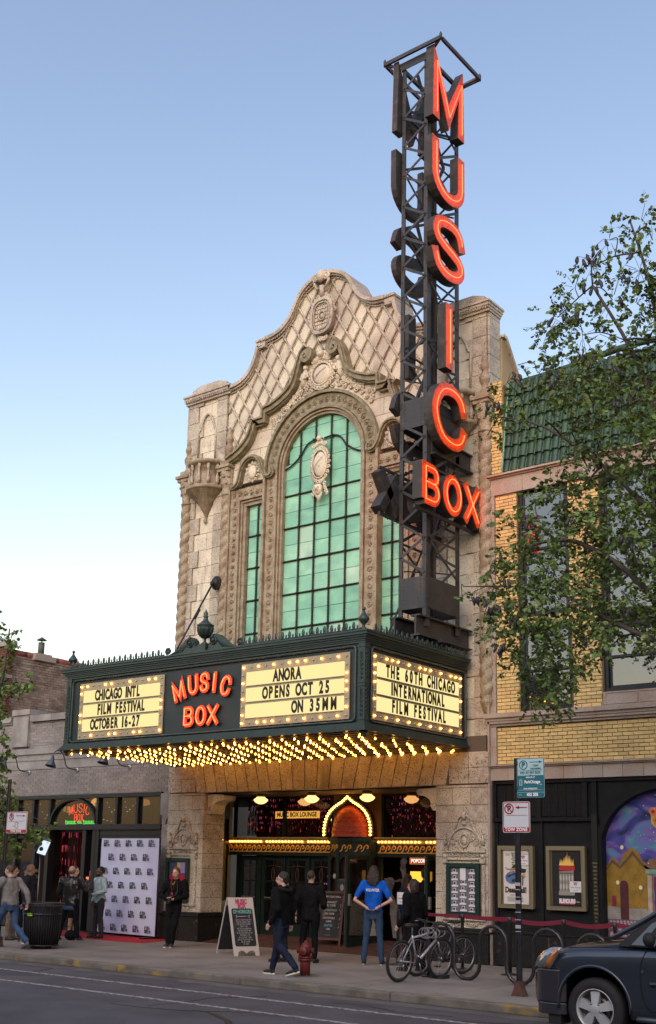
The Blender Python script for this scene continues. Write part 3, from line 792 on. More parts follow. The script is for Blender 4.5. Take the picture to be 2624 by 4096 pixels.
# ---- light boxes
PTAN = mat('panel_tan', (.36,.30,.19), .6, noise=[(4,(.30,.25,.16),.4,.7)])
BOXLIT = emat('lit_letter_track', (1.0,.83,.37), .55)
BLK = mat('letter_black', (.02,.008,.003), .5)
BULB = emat('bulb_on', (1.0,.39,.05), 12.0)
OFFB = mat('bulb_off', (.5,.42,.28), .15, spec=.7)
GLASSCAP = MATS
BM = {}
def bulb(parent, loc, r=.03, m=None, d=(0, -1, 0), name='bulb', st=1.25):
    key = (round(r, 4), m.name, d)
    if key not in BM:
        q = Vector(d).to_track_quat('Z', 'Y').to_matrix().to_4x4()
        b = MB(); b.lathe([(.001,-.2*r),(.55*r,0),(.95*r,.9*r),(r,1.4*r),(.8*r,2.0*r),(.4*r,2.35*r),(.001,2.45*r)], (0,0,0), 8, M=q); BM[key] = b.mesh('bulb', m)
    o = bpy.data.objects.new(name, BM[key]); COL.objects.link(o); o.location = loc; par(o, parent); return o
def lit_panel(face, a0, a1, rows, on, nb):
    """letter board; face front: a = x; face right: a = y. rows: (text, centre along a, text height)"""
    F = face == 'front'; z0, z1 = 4.58, 5.82
    g = part_group('letter_board', MQ, (((a0+a1)/2, YF, 5.2) if F else (XR, (a0+a1)/2, 5.2)))
    W = lambda a, d, z: (a, YF-d, z) if F else (XR+d, a, z)
    def bx(m, b0, b1, d0, d1, zz0, zz1):
        if F: m.box(b0, b1, YF-d1, YF-d0, zz0, zz1)
        else: m.box(XR+d0, XR+d1, b0, b1, zz0, zz1)
    m = MB(); bx(m, a0, a1, -.005, .015, z0, z1); m.build('board', PTAN, g)
    ti = .135; tz = [(5.355,5.635),(5.06,5.34),(4.765,5.045)]
    tz = [(5.385,5.655),(5.065,5.335),(4.745,5.015)]
    for q0, q1 in tz:
        m = MB(); bx(m, a0+ti, a1-ti+.02, .016, .022, q0, q1); m.build('letter_track', BOXLIT, g)
        m = MB()
        for zz in (q0-.012, q1): bx(m, a0+ti, a1-ti+.02, .016, .03, zz, zz+.012)
        m.build('track_rail', PTAN, g)
    for (txt, pos, sx), (q0, q1) in zip(rows, tz):
        if not txt: continue
        zc = (q0+q1)/2-.005
        # every letter stands on its own in the track
        me0 = None; x = 0; items = []
        for ch in txt:
            if ch == ' ': x += .115; continue
            wdt = {'I':.045,'1':.07,'-':.085,'M':.155,'W':.16}.get(ch, .112)
            items.append((ch, x+wdt/2)); x += wdt+.028
        tot = x-.028; k = sx/tot
        for ch, xx in items:
            put_text('letter', ch, .315, BLK, W(pos-sx/2+xx*k, .034, zc), g, face=face, bold=.014, sx=.58 if ch not in 'I1' else .75, depth=.004)
    # bulbs round the rim
    nh, nv = nb; r2 = random.Random(len(rows[0][0])); pts = []
    for i in range(nh):
        a = a0+.06+(a1-a0-.12)*i/(nh-1); pts += [(a, z1-.07), (a, z0+.07)]
    for j in range(1, nv):
        z = z0+.07+(z1-z0-.14)*j/nv; pts += [(a0+.06, z), (a1-.06, z)]
    for k, (a, z) in enumerate(pts):
        lit = on(k)
        bulb(g, W(a, .012, z), .018 if lit else .017, BULB if lit else OFFB, (0,-1,0) if F else (1,0,0))
    return g
lit_panel('front', -19.80, -17.13, (('CHICAGO INTL', -18.55, 1.42), ('FILM FESTIVAL', -18.42, 1.50), ('OCTOBER 16-27', -18.58, 1.55)), lambda k: (k*7 % 11) < 5, (14, 7))
lit_panel('front', -14.95, -12.28, (('ANORA', -13.76, .68), ('OPENS OCT 25', -13.54, 1.64), ('ON 35MM', -13.08, 1.08)), lambda k: k % 4 < 2 or k % 7 == 0, (14, 7))
lit_panel('right', 16.56, 19.67, (('THE 60TH CHICAGO', 18.17, 2.42), ('INTERNATIONAL', 18.07, 1.86), ('FILM FESTIVAL', 18.10, 1.90)), lambda k: k % 4 < 2 or k % 6 == 0, (17, 7))
# ---- channel letters MUSIC BOX with neon
NEOR = emat('neon_orange', (1.0,.20,.055), 3.0)
NEOT = emat('neon_tube_core', (1.0,.052,.018), 8.0)
LRED = mat('letter_orange_enamel', (.78,.095,.014), .35, noise=[(9,(.42,.05,.012),.5,.7),(50,(.25,.05,.03),.62,.72,3)])
LSIDE = mat('letter_side_metal', (.035,.032,.032), .6, noise=[(6,(.07,.06,.055),.5,.7)], bump=.1)
def glyph(ch):
    """skeleton strokes in a unit cell, x 0..1, z 0..1; each (points, closed)"""
    if ch == 'M': return [([(0,0),(0,1),(.5,.12),(1,1),(1,0)], False)]
    if ch == 'U': return [([(0,1),(0,.38)]+arc(.5,.38,.5,180,360,12,.38)[1:]+[(1,1)], False)]
    if ch == 'I': return [([(.5,0),(.5,1)], False)]
    if ch == 'S': return [(smooth([(.98,.74),(.90,.90),(.70,.985),(.42,.985),(.14,.90),(.04,.74),(.12,.60),(.36,.52),(.64,.46),(.88,.38),(.97,.24),(.86,.09),(.60,.01),(.34,.01),(.12,.09),(.02,.26)], 3), False)]
    if ch == 'C': return [(smooth([(.98,.72),(.90,.88),(.72,.985),(.48,1.0),(.24,.93),(.07,.74),(.0,.5),(.07,.26),(.24,.07),(.48,0),(.72,.015),(.90,.12),(.98,.28)], 3), False)]
    if ch == 'B': return [([(.02,0),(.02,1),(.55,1)]+arc(.60,.765,.34,90,-90,8,.235)+[(.04,.53)], False), ([(.55,.53)]+arc(.62,.265,.38,90,-90,8,.265)+[(.02,0)], False)]
    if ch == 'O': return [([(.5+.5*math.cos(2*PI*k/24), .5+.5*math.sin(2*PI*k/24)) for k in range(24)], True)]
    if ch == 'X': return [([(.02,0),(.98,1)], False), ([(.02,1),(.98,0)], False)]
def channel_letter(parent, ch, a0, a1, z0, z1, face, base, depth, w, tube_r, rot=0, name='sign_letter', gap=.02):
    """face 'right' reads from +X; 'left' reads from -X; 'front' reads from -Y. base: coordinate of the back plane"""
    sgn = 1 if face == 'right' else -1
    ax = 'x' if face in ('right', 'left') else 'y'
    g = part_group(name, parent, ((base, (a0+a1)/2, (z0+z1)/2) if ax == 'x' else ((a0+a1)/2, base, (z0+z1)/2)))
    ins = w/2; ca, cz = (a0+a1)/2, (z0+z1)/2
    def T(p):
        x = a0+ins+(a1-a0-2*ins)*p[0]; z = z0+ins+(z1-z0-2*ins)*p[1]
        if ch == 'I': x = ca
        if face == 'left': x = a0+a1-x
        c, s = math.cos(rot), math.sin(rot); dx, dz = x-ca, z-cz
        return (ca+dx*c-dz*s, cz+dx*s+dz*c)
    body = MB(); fc = MB(); tb = MB()
    for n, (pts, cl) in enumerate(glyph(ch)):
        P = [T(p) for p in pts]; e = n*.003
        if not cl and len(P) > 1 and ch not in 'BX':   # square ends reach the cell edge
            for i, j in ((0, 1), (-1, -2)):
                d = (Vector(P[i])-Vector(P[j])).normalized()*ins*.98; P[i] = (P[i][0]+d.x, P[i][1]+d.y)
        elif ch == 'X':
            for i, j in ((0, 1), (-1, -2)):
                d = (Vector(P[i])-Vector(P[j])).normalized()*ins*.9; P[i] = (P[i][0]+d.x, P[i][1]+d.y)
        lo, hi = (base, base+sgn*depth+sgn*e)
        body.ribbon(P, w, min(lo, hi), max(lo, hi), ax, closed=cl)
        f0, f1 = base+sgn*(depth+.002+e), base+sgn*(depth+.008+e)
        fc.ribbon(P, w*.97, min(f0, f1), max(f0, f1), ax, closed=cl)
        t = base+sgn*(depth+.035)
        Q = [T(p) for p in pts]
        tb.tube([(t, a, z) if ax == 'x' else (a, t, z) for a, z in Q], tube_r, 6, closed=cl)
    body.build('letter_case', LSIDE, g); fc.build('letter_face', LRED, g); tb.build('neon_tube', NEOT, g)
    return g
fr = YF-.01
def mq_letter(ch, cx, cz, w_, h_, rot): channel_letter(MQ, ch, cx-w_/2, cx+w_/2, cz-h_/2, cz+h_/2, 'front', fr, .035, .095, .008, rot, 'neon_letter')
for ch, cx, cz, w_, rot in (('M',-16.64,5.42,.36,.30),('U',-16.24,5.52,.30,.10),('S',-15.92,5.545,.28,0),('I',-15.64,5.525,.085,-.08),('C',-15.33,5.43,.30,-.26)):
    mq_letter(ch, cx, cz, w_, .44, rot)
for ch, cx, w_ in (('B',-16.33,.31), ('O',-15.99,.32), ('X',-15.66,.34)): mq_letter(ch, cx, 4.87, w_, .43, 0)
LREDL = LRED
# ---- soffit with its bulbs
SOF = mat('soffit_cream', (.36,.30,.21), .5, noise=[(2,(.17,.14,.10),.4,.7)])
mb = MB(); mb.box(XL+.06, XR-.06, YF+.06, 19.84, 4.34, 4.349); mb.build('soffit', SOF, MQ)
mb = MB()
for k in range(13):
    y = YF+.14+k*.281; mb.box(XL+.10, XR-.10, y-.02, y+.02, 4.315, 4.338)
mb.build('soffit_rail', mat('soffit_rail', (.12,.10,.07), .5), MQ)
BP_ = []
for j in range(17):
    y = YF+.10+j*.213
    for i in range(27):
        x = XL+.16+i*(XR-XL-.32)/26+(0,.13,.05,.19,.09)[j % 5]
        if x < XR-.12 and rnd.random() > .12: BP_.append((x, y))
BP_.sort(key=lambda q: math.hypot(*q))
for x, y in BP_[:298]: bulb(MQ, (x, y, 4.312), .017, BULB if rnd.random() > .05 else OFFB, (0, 0, -1), 'soffit_bulb')
m = MB()
for x, y in BP_[298:]: m.sphere((x, y, 4.288), .017, 7, 5, (1,1,1.3))
m.build('far_soffit_bulbs', BULB, MQ, kind='stuff')

# ================================================================ vertical sign tower
STE = mat('painted_steel', (.030,.030,.034), .5, noise=[(3,(.06,.045,.04),.48,.7),(25,(.02,.02,.022),.5,.7,3)], bump=.12, spec=.5)
VS = thing('blade_sign', 'tall black steel lattice sign tower with glowing orange neon letters reading MUSIC BOX', 'neon sign', (-12.2, 18.9, 6.4))
TX0, TX1, TY0, TY1, TZ0, TZ1 = -12.53, -11.87, 18.24, 19.50, 6.60, 19.25
posts = [(TX0, TY0), (TX1, TY0), (TX1, TY1), (TX0, TY1)]
for x, y in posts:
    m = MB(); sx = 1 if x == TX0 else -1; sy = 1 if y == TY0 else -1
    x0, x1 = sorted((x, x+sx*.09)); y0, y1 = sorted((y, y+sy*.02)); m.box(x0, x1, y0, y1, TZ0, TZ1)
    x0, x1 = sorted((x, x+sx*.02)); y0, y1 = sorted((y+sy*.0201, y+sy*.14)); m.box(x0, x1, y0, y1, TZ0, TZ1); m.build('post', STE, VS)
step = .355
def lacing(p, q, off, start=0):
    """zig-zag bars between two posts"""
    z = 7.7; i = start
    while z < TZ1-.3:
        if not (10.75 < z+.1 < 11.35):
            a, b = (p, q) if i % 2 else (q, p)
            MB().bar((a[0]+off[0], a[1]+off[1], z), (b[0]+off[0], b[1]+off[1], z+step), .055, .012, (off[0]*99, off[1]*99, 0)).build('lacing_bar', STE, VS)
        z += step; i += 1
    return
lacing((TX0+.05, TY0), (TX1-.05, TY0), (0, -.012)); lacing((TX0+.05, TY1), (TX1-.05, TY1), (0, .012), 1)
def lac2(x, off):
    z = 7.7; i = 0; st = .70
    while z < TZ1-.5:
        a, b = (TY0+.05, TY1-.05) if i % 2 else (TY1-.05, TY0+.05)
        MB().bar((x+off, a, z), (x+off, b, z+st), .06, .012, (1, 0, 0)).build('lacing_bar', STE, VS)
        if i % 2: MB().bar((x+off, TY0+.05, z), (x+off, TY1-.05, z), .05, .012, (1, 0, 0)).build('lacing_bar', STE, VS)
        z += st; i += 1
lac2(TX1, .014); lac2(TX0, -.014)
# inner diagonal struts of the tower
for k, (za, zb) in enumerate(((7.3,9.4),(9.4,11.4),(11.4,13.4),(13.4,15.4),(15.4,17.3),(17.3,19.0))):
    a = (TY0+.1, TY1-.1) if k % 2 else (TY1-.1, TY0+.1)
    MB().bar((-12.2, a[0], zb), (-12.2, a[1], za), .055, .055).build('brace', STE, VS)
    MB().bar((TX0+.08, TY0+.08, za+.5), (TX1-.08, TY1-.08, za+.6), .025, .025).build('brace', STE, VS)
# gusset plates with rivets
riv = MB()
def plate(x0, x1, y0, y1, z0, z1):
    MB().box(x0, x1, y0, y1, z0, z1).build('gusset_plate', STE, VS)
for z0, z1 in ((10.78,11.40),(6.98,7.62)):
    plate(TX0+.02, TX1-.02, TY0-.012, TY0-.002, z0, z1); plate(TX0+.02, TX1-.02, TY1+.002, TY1+.012, z0, z1)
    plate(TX1+.002, TX1+.012, TY0+.02, TY1-.02, z0, z1); plate(TX0-.012, TX0-.002, TY0+.02, TY1-.02, z0, z1)
    for x in (TX0+.05, TX0+.13, TX1-.13, TX1-.05):
        z = z0+.04
        while z < z1: riv.sphere((x, TY0-.014, z), .011, 6, 4); z += .075
    for y in (TY0+.05, TY0+.14, TY1-.14, TY1-.05):
        z = z0+.04
        while z < z1: riv.sphere((TX1+.014, y, z), .011, 6, 4); z += .09
z = 7.7
while z < 19.0:
    for x in (TX0+.03, TX1-.03): riv.sphere((x, TY0-.02, z), .013, 6, 4)
    z += .355
riv.build('rivet', STE, VS, kind='stuff')
# crown frame
F0, F1, G0, G1, FZ = -12.90, -11.44, 18.08, 19.66, 19.42
for a, b in (((F0,G0),(F1,G0)),((F1,G0+.06),(F1,G1)),((F0,G0+.06),(F0,G1)),((F0,G1+.06),(F1,G1+.06))):
    MB().bar((*a, FZ), (*b, FZ), .05, .085).build('crown_beam', STE, VS)
for x, y in ((F0,G0),(F1,G0),(F1,G1+.06),(F0,G1+.06)): MB().lathe([(.03,FZ-.05),(.035,FZ+.07),(.001,FZ+.15)], (x, y, 0), 6).build('crown_tip', STE, VS)
MB().prism([(F0+.25, FZ-.05), (F1-.25, FZ-.05), (TX1, FZ-.24), (TX0, FZ-.24)], TY0-.03, TY0-.015).build('crown_plate', STE, VS)
for x in (TX0, TX1):
    MB().bar((x, TY0, TZ1-.02), (x, TY1, TZ1-.02), .06, .09).build('crown_beam', STE, VS)
    MB().bar((x, TY1, TZ1), ((F1 if x == TX1 else F0), G1, FZ), .05, .05).build('crown_beam', STE, VS)
    MB().bar((x, TY0, TZ1), ((F1 if x == TX1 else F0), G0, FZ), .05, .05).build('crown_beam', STE, VS)
# brackets into the wall
def ibeam(x, y0, y1, z0, z1, w=.22):
    m = MB(); m.box(x-w/2, x+w/2, y0, y1, z1-.03, z1); m.box(x-w/2, x+w/2, y0, y1, z0, z0+.03); m.box(x-.02, x+.02, y0, y1, z0+.031, z1-.031); return m.build('wall_beam', STE, VS)
ibeam(TX1-.08, 17.98, 19.95, 6.38, 6.80); ibeam(TX0+.08, 17.98, 19.95, 6.38, 6.80)
ibeam(TX1-.02, 18.45, 19.95, 10.22, 10.62, .16); ibeam(TX0+.02, 18.45, 19.95, 10.22, 10.62, .16)
for x in (TX0+.10, TX1-.10): MB().tube([(x, 18.9, 6.42), (x, 19.9, 5.95)], .03, 8).build('strut', STE, VS)
MB().bar((TX0-.2, 18.7, 6.36), (TX1+.12, 18.7, 6.36), .12, .05).build('cross_beam', STE, VS)
MB().tube([(-12.0, 18.6, 14.0), (-12.0, 18.75, 14.05), (-12.0, 18.8, 13.9), (-12.0, 18.8, 9.8)], .018, 6).build('cable', IRON, VS)
MB().tube([(-12.3, 19.0, 19.0), (-12.3, 19.0, 12.0)], .018, 6).build('cable', IRON, VS)
# letters: M U S I C on both long sides, BOX at the foot
for face, base in (('right', TX1+.03), ('left', TX0-.03)):
    for ch, a0, a1, z0, z1 in (('M',18.08,19.36,17.66,19.15),('U',18.06,19.36,15.86,17.20),('S',18.06,19.38,14.08,15.54),('I',18.60,18.86,12.10,13.56),('C',18.08,19.44,10.36,11.78)):
        w = .27
        channel_letter(VS, ch, a0, a1, z0, z1, face, base, .20 if face == 'right' else .13, w, .0065)
    for ch, a0, a1 in ((('B',17.68,18.36),('O',18.46,19.20),('X',19.24,19.92)) if face == 'right' else (('X',17.62,18.32),('O',18.36,19.10),('B',19.20,19.88))):
        channel_letter(VS, ch, a0, a1, 8.94, 9.82, face, base, .22, .20, .0065)
    sx = 1 if face == 'right' else -1
    MB().bar((base+sx*.06, 17.66, 8.89), (base+sx*.06, 19.95, 8.89), .05, .07).build('letter_rail', STE, VS)
    MB().bar((base+sx*.06, 17.66, 9.86), (base+sx*.06, 19.95, 9.86), .04, .05).build('letter_rail', STE, VS)
MB().tube([(-12.0, 19.0, 9.5), (-12.0, 19.05, 9.62), (-12.0, 19.15, 9.60), (-12.0, 19.15, 8.8)], .015, 6).build('cable', IRON, VS)
# ================================================================ yellow brick building on the right
YB = mat('yellow_brick', (.74,.54,.235), .75, noise=[(3,(.64,.46,.20),.45,.7),(60,(.50,.33,.13),.60,.76,3)], isl=.16, bump=.12, bscale=80)
MORT = mat('brick_mortar', (.16,.115,.075), .9)
LIME = mat('pink_limestone', (.42,.36,.315), .7, noise=[(2,(.38,.28,.22),.42,.66),(45,(.28,.19,.15),.55,.70,3)], isl=.08, bump=.12, bscale=70)
DARKF = mat('window_frame_navy', (.012,.014,.020), .4)
RB = thing('brick_building', 'yellow brick building with green tile roof and black painted ground floor, right of the theater', 'building', (-8, 20, .13))
BX0, BX1 = -11.44, -1.0
def brickwall(parent, x0, x1, z0, z1, y, bw, bh, holes, m, mort, mesh_name='brick', singles=300, bond=True):
    """running bond; the largest-looking 300 bricks are parts, the rest one joined part"""
    out = []; r = 0; z = z0
    while z < z1-.01:
        zt = min(z+bh, z1); x = x0-(bw/2 if r % 2 else 0)
        while x < x1:
            a, b = max(x, x0), min(x+bw, x1)
            if b-a > .03:
                segs = [(a, b)]
                for h0, h1, g0, g1 in holes:
                    if zt > g0+.01 and z < g1-.01:
                        ns = []
                        for p, q in segs:
                            if q <= h0 or p >= h1: ns.append((p, q))
                            else:
                                if p < h0-.01: ns.append((p, h0))
                                if q > h1+.01: ns.append((h1, q))
                        segs = ns
                out += [(p, q, z, zt) for p, q in segs]
            x += bw
        z += bh; r += 1
    return out
holes_r = [(-10.80,-9.66,6.95,9.78),(-10.78,-9.62,4.9,6.78),(-9.00,-6.0,6.65,9.78),(-9.02,-6.0,4.9,6.72),(-9.02,-6.0,4.9,5.32)]
PI_ = brickwall(RB, -11.30, -1.5, 5.04, 9.62, 20, .205, .0735, holes_r, YB, MORT)
PI_ += brickwall(RB, -11.30, -1.5, 4.01, 4.76, 20, .205, .0735, [], YB, MORT)
PI_ += brickwall(RB, -11.42, -11.12, 10.05, 12.2, 20, .205, .0735, [], YB, MORT)
PI_.sort(key=lambda b: abs((b[0]+b[1])/2+9.0)+abs((b[2]+b[3])/2-4.6)*.8)
for p, q, z, zt in PI_[:300]:
    chip('brick', YB, ((p+q)/2, 20.03+rnd.uniform(-.003,.003), (z+zt)/2), (q-p-.012, .06, zt-z-.013), RB)
mb = MB()
for p, q, z, zt in PI_[300:]:
    e = rnd.uniform(-.003, .003); mb.box(p+.006, q-.006, 20.0+e, 20.055, z+.0065, zt-.0065)
mb.build('brickwork', YB, RB, kind='stuff')
# wall core, with window openings cut by building it from strips
mb = MB()
def core(x0, x1, z0, z1): mb.box(x0, x1, 20.04, 20.9, z0, z1)
core(BX0, -10.80, 4.0, 10.0); core(-9.66, -9.00, 4.0, 10.0); core(-6.0, BX1, 4.0, 10.0)
for a, b in ((-10.80,-9.66),): core(a, b, 4.0, 4.9); core(a, b, 6.78, 6.95); core(a, b, 9.78, 10.0)
core(-9.0, -6.0, 4.0, 5.3); core(-9.0, -6.0, 6.66, 6.70); core(-9.0, -6.0, 9.78, 10.0)
mb.box(BX0, BX1, 20.92, 33, 0.1, 12.0)
mb.box(BX0, -11.10, 20.05, 20.9, 10.0, 12.1)
mb.build('wall_core', MORT, RB)
def course(z0, z1, y0, x0=BX0, x1=-1.5, w=.82, name='stone_band', top=None):
    x = x0
    while x < x1:
        q = min(x+w, x1); m = MB(); m.box(x+.004, q-.004, y0, 20.06, z0, z1); m.build(name, LIME, RB); x = q
def molded(prof, x0, x1, name, w=1.2):
    x = x0
    while x < x1:
        q = min(x+w, x1); m = MB()
        for z0, z1, y0 in prof: m.box(x+.003, q-.003, y0, 20.07, z0, z1-.002)
        m.build(name, LIME, RB); x = q
molded([(4.77,4.82,19.95),(4.82,4.87,19.90),(4.87,4.93,19.88),(4.93,5.00,19.83),(5.00,5.03,19.87)], -11.52, -1.5, 'ledge_stone')
molded([(3.94,3.97,19.92),(3.97,4.00,19.88)], -11.5, -1.5, 'string_course')
course(3.69, 3.935, 19.955, w=.40)
course(9.63, 9.98, 19.96, w=.8); molded([(9.985,10.02,19.92),(10.02,10.06,19.86)], BX0, -1.5, 'cornice_stone')
for z in (5.04+.4*k for k in range(12)):
    if z < 9.5: MB().box(-11.44, -11.305, 19.965, 20.05, z+.003, z+.397).build('quoin_stone', LIME, RB)
for z0, z1 in ((4.01,4.36),(4.365,4.76)): MB().box(-11.44, -11.305, 19.965, 20.05, z0, z1).build('quoin_stone', LIME, RB)
MB().box(-11.47, -11.43, 19.9, 20.05, .13, 12.1).build('party_strip', LIME, RB)
# panel under the right window
MB().box(-9.0, -6.0, 19.985, 20.05, 5.04, 5.30).build('stone_band', LIME, RB)
for a in (-8.95, -8.28, -7.6, -6.9): MB().ribbon([(a, 5.07), (a+.62, 5.07), (a+.62, 5.28), (a, 5.28)], .02, 19.97, 19.986, closed=True).build('panel_moulding', LIME, RB)
GLR = glass('window_glass_sky', (.02,.03,.035), .35, .02, 1.9)
DARKIN = mat('dark_interior', (.012,.011,.010), .9)
def sash_window(x0, x1, z0, z1, parent, y=20.12, mid=None, blind=False):
    g = part_group('window', parent, ((x0+x1)/2, y, z0)); t = .06
    m = MB(); m.box(x0, x0+t, y-.04, y+.10, z0, z1); m.box(x1-t, x1, y-.04, y+.10, z0, z1); m.box(x0+t, x1-t, y-.04, y+.10, z0, z0+t); m.box(x0+t, x1-t, y-.04, y+.10, z1-t, z1)
    m.build('window_frame', DARKF, g)
    mid = mid or (z0+z1)/2
    for a, b, yy in ((z0+t, mid+.02, y+.03), (mid-.02, z1-t, y)):
        m = MB(); s = .05
        m.box(x0+t+.004, x0+t+s, yy-.02, yy+.02, a+.004, b-.004); m.box(x1-t-s, x1-t-.004, yy-.02, yy+.02, a+.004, b-.004)
        m.box(x0+t+s, x1-t-s, yy-.02, yy+.02, a+.004, a+s); m.box(x0+t+s, x1-t-s, yy-.02, yy+.02, b-s, b-.004); m.build('sash', DARKF, g)
        MB().box(x0+t+s, x1-t-s, yy-.004, yy+.004, a+s, b-s).build('pane', GLR, g)
        if blind:
            bm_ = MB(); bm_.box(x0+t, x1-t, yy+.10, yy+.105, a, b) ; bm_.build('curtain', mat('curtain_cloth', (.55,.55,.55), .9, noise=[(8,(.4,.4,.4),.4,.6,3,(1,1,.05))]), g)
    MB().box(x0, x1, y+.35, y+.37, z0, z1).build('room_dark', DARKIN, g)
    return g
sash_window(-10.78, -9.68, 6.97, 9.76, RB, blind=True); sash_window(-10.76, -9.64, 4.96, 6.76, RB)
sash_window(-8.98, -7.88, 6.72, 9.76, RB, blind=True); sash_window(-8.98, -7.85, 5.32, 6.64, RB)
sash_window(-7.84, -6.02, 6.72, 9.76, RB); sash_window(-7.82, -6.02, 5.32, 6.64, RB)
# green tile mansard: s-tiles in courses
GT = mat('green_roof_tile', (.030,.078,.038), .38, noise=[(4,(.02,.055,.028),.42,.66),(30,(.05,.10,.06),.55,.72,3)], isl=.25, spec=.5, bump=.08)
tm = MB(); n = 6
V = []; F = []
for k in range(2):
    for i in range(n+1):
        a = PI*i/n; V.append((-.075*math.cos(a), -.055*math.sin(a)-.06*(1-k), -.02+k*.33))
for k in range(2):
    for i in range(3): V.append((.075+.035*i/2, .015*math.sin(PI*i/2)-.06*(1-k)-.004, -.02+k*.33))
F = [(i, i+1, n+1+i+1, n+1+i) for i in range(n)]; b0 = 2*(n+1)
F += [(b0+i, b0+i+1, b0+3+i+1, b0+3+i) for i in range(2)]
tm.add(V, F, True); TM = tm.mesh('roof_tile', GT)
tl = math.atan2(.34, 2.05); cnt = 0; rest = MB()
sp = .185
for j in range(7):
    for i in range(int((10.0)/sp)):
        x = -11.0+i*sp; z = 10.08+j*.30; y = 19.98+(z-10.08)*.16
        if cnt < 300 and x < -5.6:
            o = bpy.data.objects.new('roof_tile', TM); COL.objects.link(o); o.location = (x, y, z); o.rotation_euler = (-tl*.95+.03, 0, rnd.uniform(-.03,.03)); par(o, RB); cnt += 1
MB().prism([(20.03,10.06),(20.37,12.2),(20.9,12.2),(20.9,10.06)], -11.09, BX1, 'x').build('roof_deck', mat('roof_dark', (.02,.03,.02), .8), RB)
COP = mat('copper_flashing', (.12,.33,.26), .6, noise=[(5,(.20,.42,.34),.4,.6)])
MB().prism([(19.90,10.06),(20.24,12.22),(20.36,12.22),(20.02,10.06)], -11.10, -11.07, 'x').build('copper_flashing', COP, RB)
MB().tube([(x, 20.36, 12.20+.16*math.exp(-((x+8.3)/1.3)**2)) for x in [-11.1+.25*k for k in range(40)]], .07, 8).build('ridge_cap', GT, RB)
mb = MB(); mb.prism([(-10.6,12.1)]+[(-10.6+.2*k, 12.10+.16*math.exp(-((-10.6+.2*k+8.3)/1.3)**2)) for k in range(48)]+[(-1.0,12.1)], 20.62, 20.9); mb.build('parapet', LIME, RB)
# black painted shopfront
BP = mat('black_paint', (.008,.009,.010), .6, noise=[(5,(.013,.014,.015),.4,.7)], bump=.05, spec=.2)
BPM = mat('black_mesh', (.02,.021,.023), .7)
for a, b in ((-11.42, -9.17), (-6.3, -1.0)): MB().box(a, b, 20.08, 20.3, .13, 3.68).build('shopfront_wall', BP, RB)
MB().box(-11.42, -2, 20.0, 20.15, 3.62, 3.685).build('shopfront_head', BP, RB)
MB().box(-11.42, -9.2, 20.0, 20.10, 2.88, 2.95).build('transom_rail', BP, RB)
for x in (-11.40, -10.42, -9.45, -9.26): MB().box(x-.05, x+.05, 20.02, 20.10, 2.95, 3.62).build('mullion', BP, RB)
for a, b in ((-11.33,-10.49),(-10.36,-9.52)):
    g = part_group('vent_grille', RB, ((a+b)/2, 20.05, 3.28))
    m = MB()
    for k in range(26): z = 2.99+k*.0235; m.box(a, b, 20.045, 20.055, z, z+.008)
    for k in range(24): x = a+(b-a)*k/23; m.box(x-.003, x+.003, 20.05, 20.058, 2.98, 3.6)
    m.build('mesh_wires', BPM, g, kind='stuff')
    for k in range(1, 5): x = a+(b-a)*k/5; MB().box(x-.012, x+.012, 20.035, 20.05, 2.97, 3.61).build('grille_bar', BP, g)
for x in (-11.36, -10.38, -9.30): MB().box(x-.03, x+.03, 20.04, 20.09, .80, 2.88).build('panel_batten', BP, RB)
m = MB(); m.box(-11.44, -6.2, 19.96, 20.12, .74, .79); m.build('granite_cap', GRAN, RB)
x = -11.44
while x < -6.2: MB().box(x+.006, x+.60, 19.98, 20.12, .13, .735).build('granite_slab', GRAN, RB, bevel=.006); x += .606
GROUT = mat('pale_grout', (.22,.20,.17), .9)
MB().box(-11.44, -6.2, 19.995, 20.10, .14, .73).build('grout', GROUT, RB)
# arched mural recess
MBX0, MBX1, MZ = -9.17, -6.35, 3.50
ma = [(MBX0, .13), (MBX0, 2.72)]+[(p, q) for p, q in arc((MBX0+MBX1)/2, 2.45, (MBX1-MBX0)/2, 168, 12, 16, 1.08)]+[(MBX1, 2.72), (MBX1, .13)]
MB().ribbon(ma, .10, 20.0, 20.25).build('arch_frame', BP, RB)
mb = MB()
top = arc((MBX0+MBX1)/2, 2.45, (MBX1-MBX0)/2, 180, 0, 24, 1.10)
for (a, b), (c, d) in zip(top, top[1:]): mb.prism([(a, b), (c, d), (c, 3.66), (a, 3.66)], 20.05, 20.14)
mb.build('arch_spandrel', BP, RB)
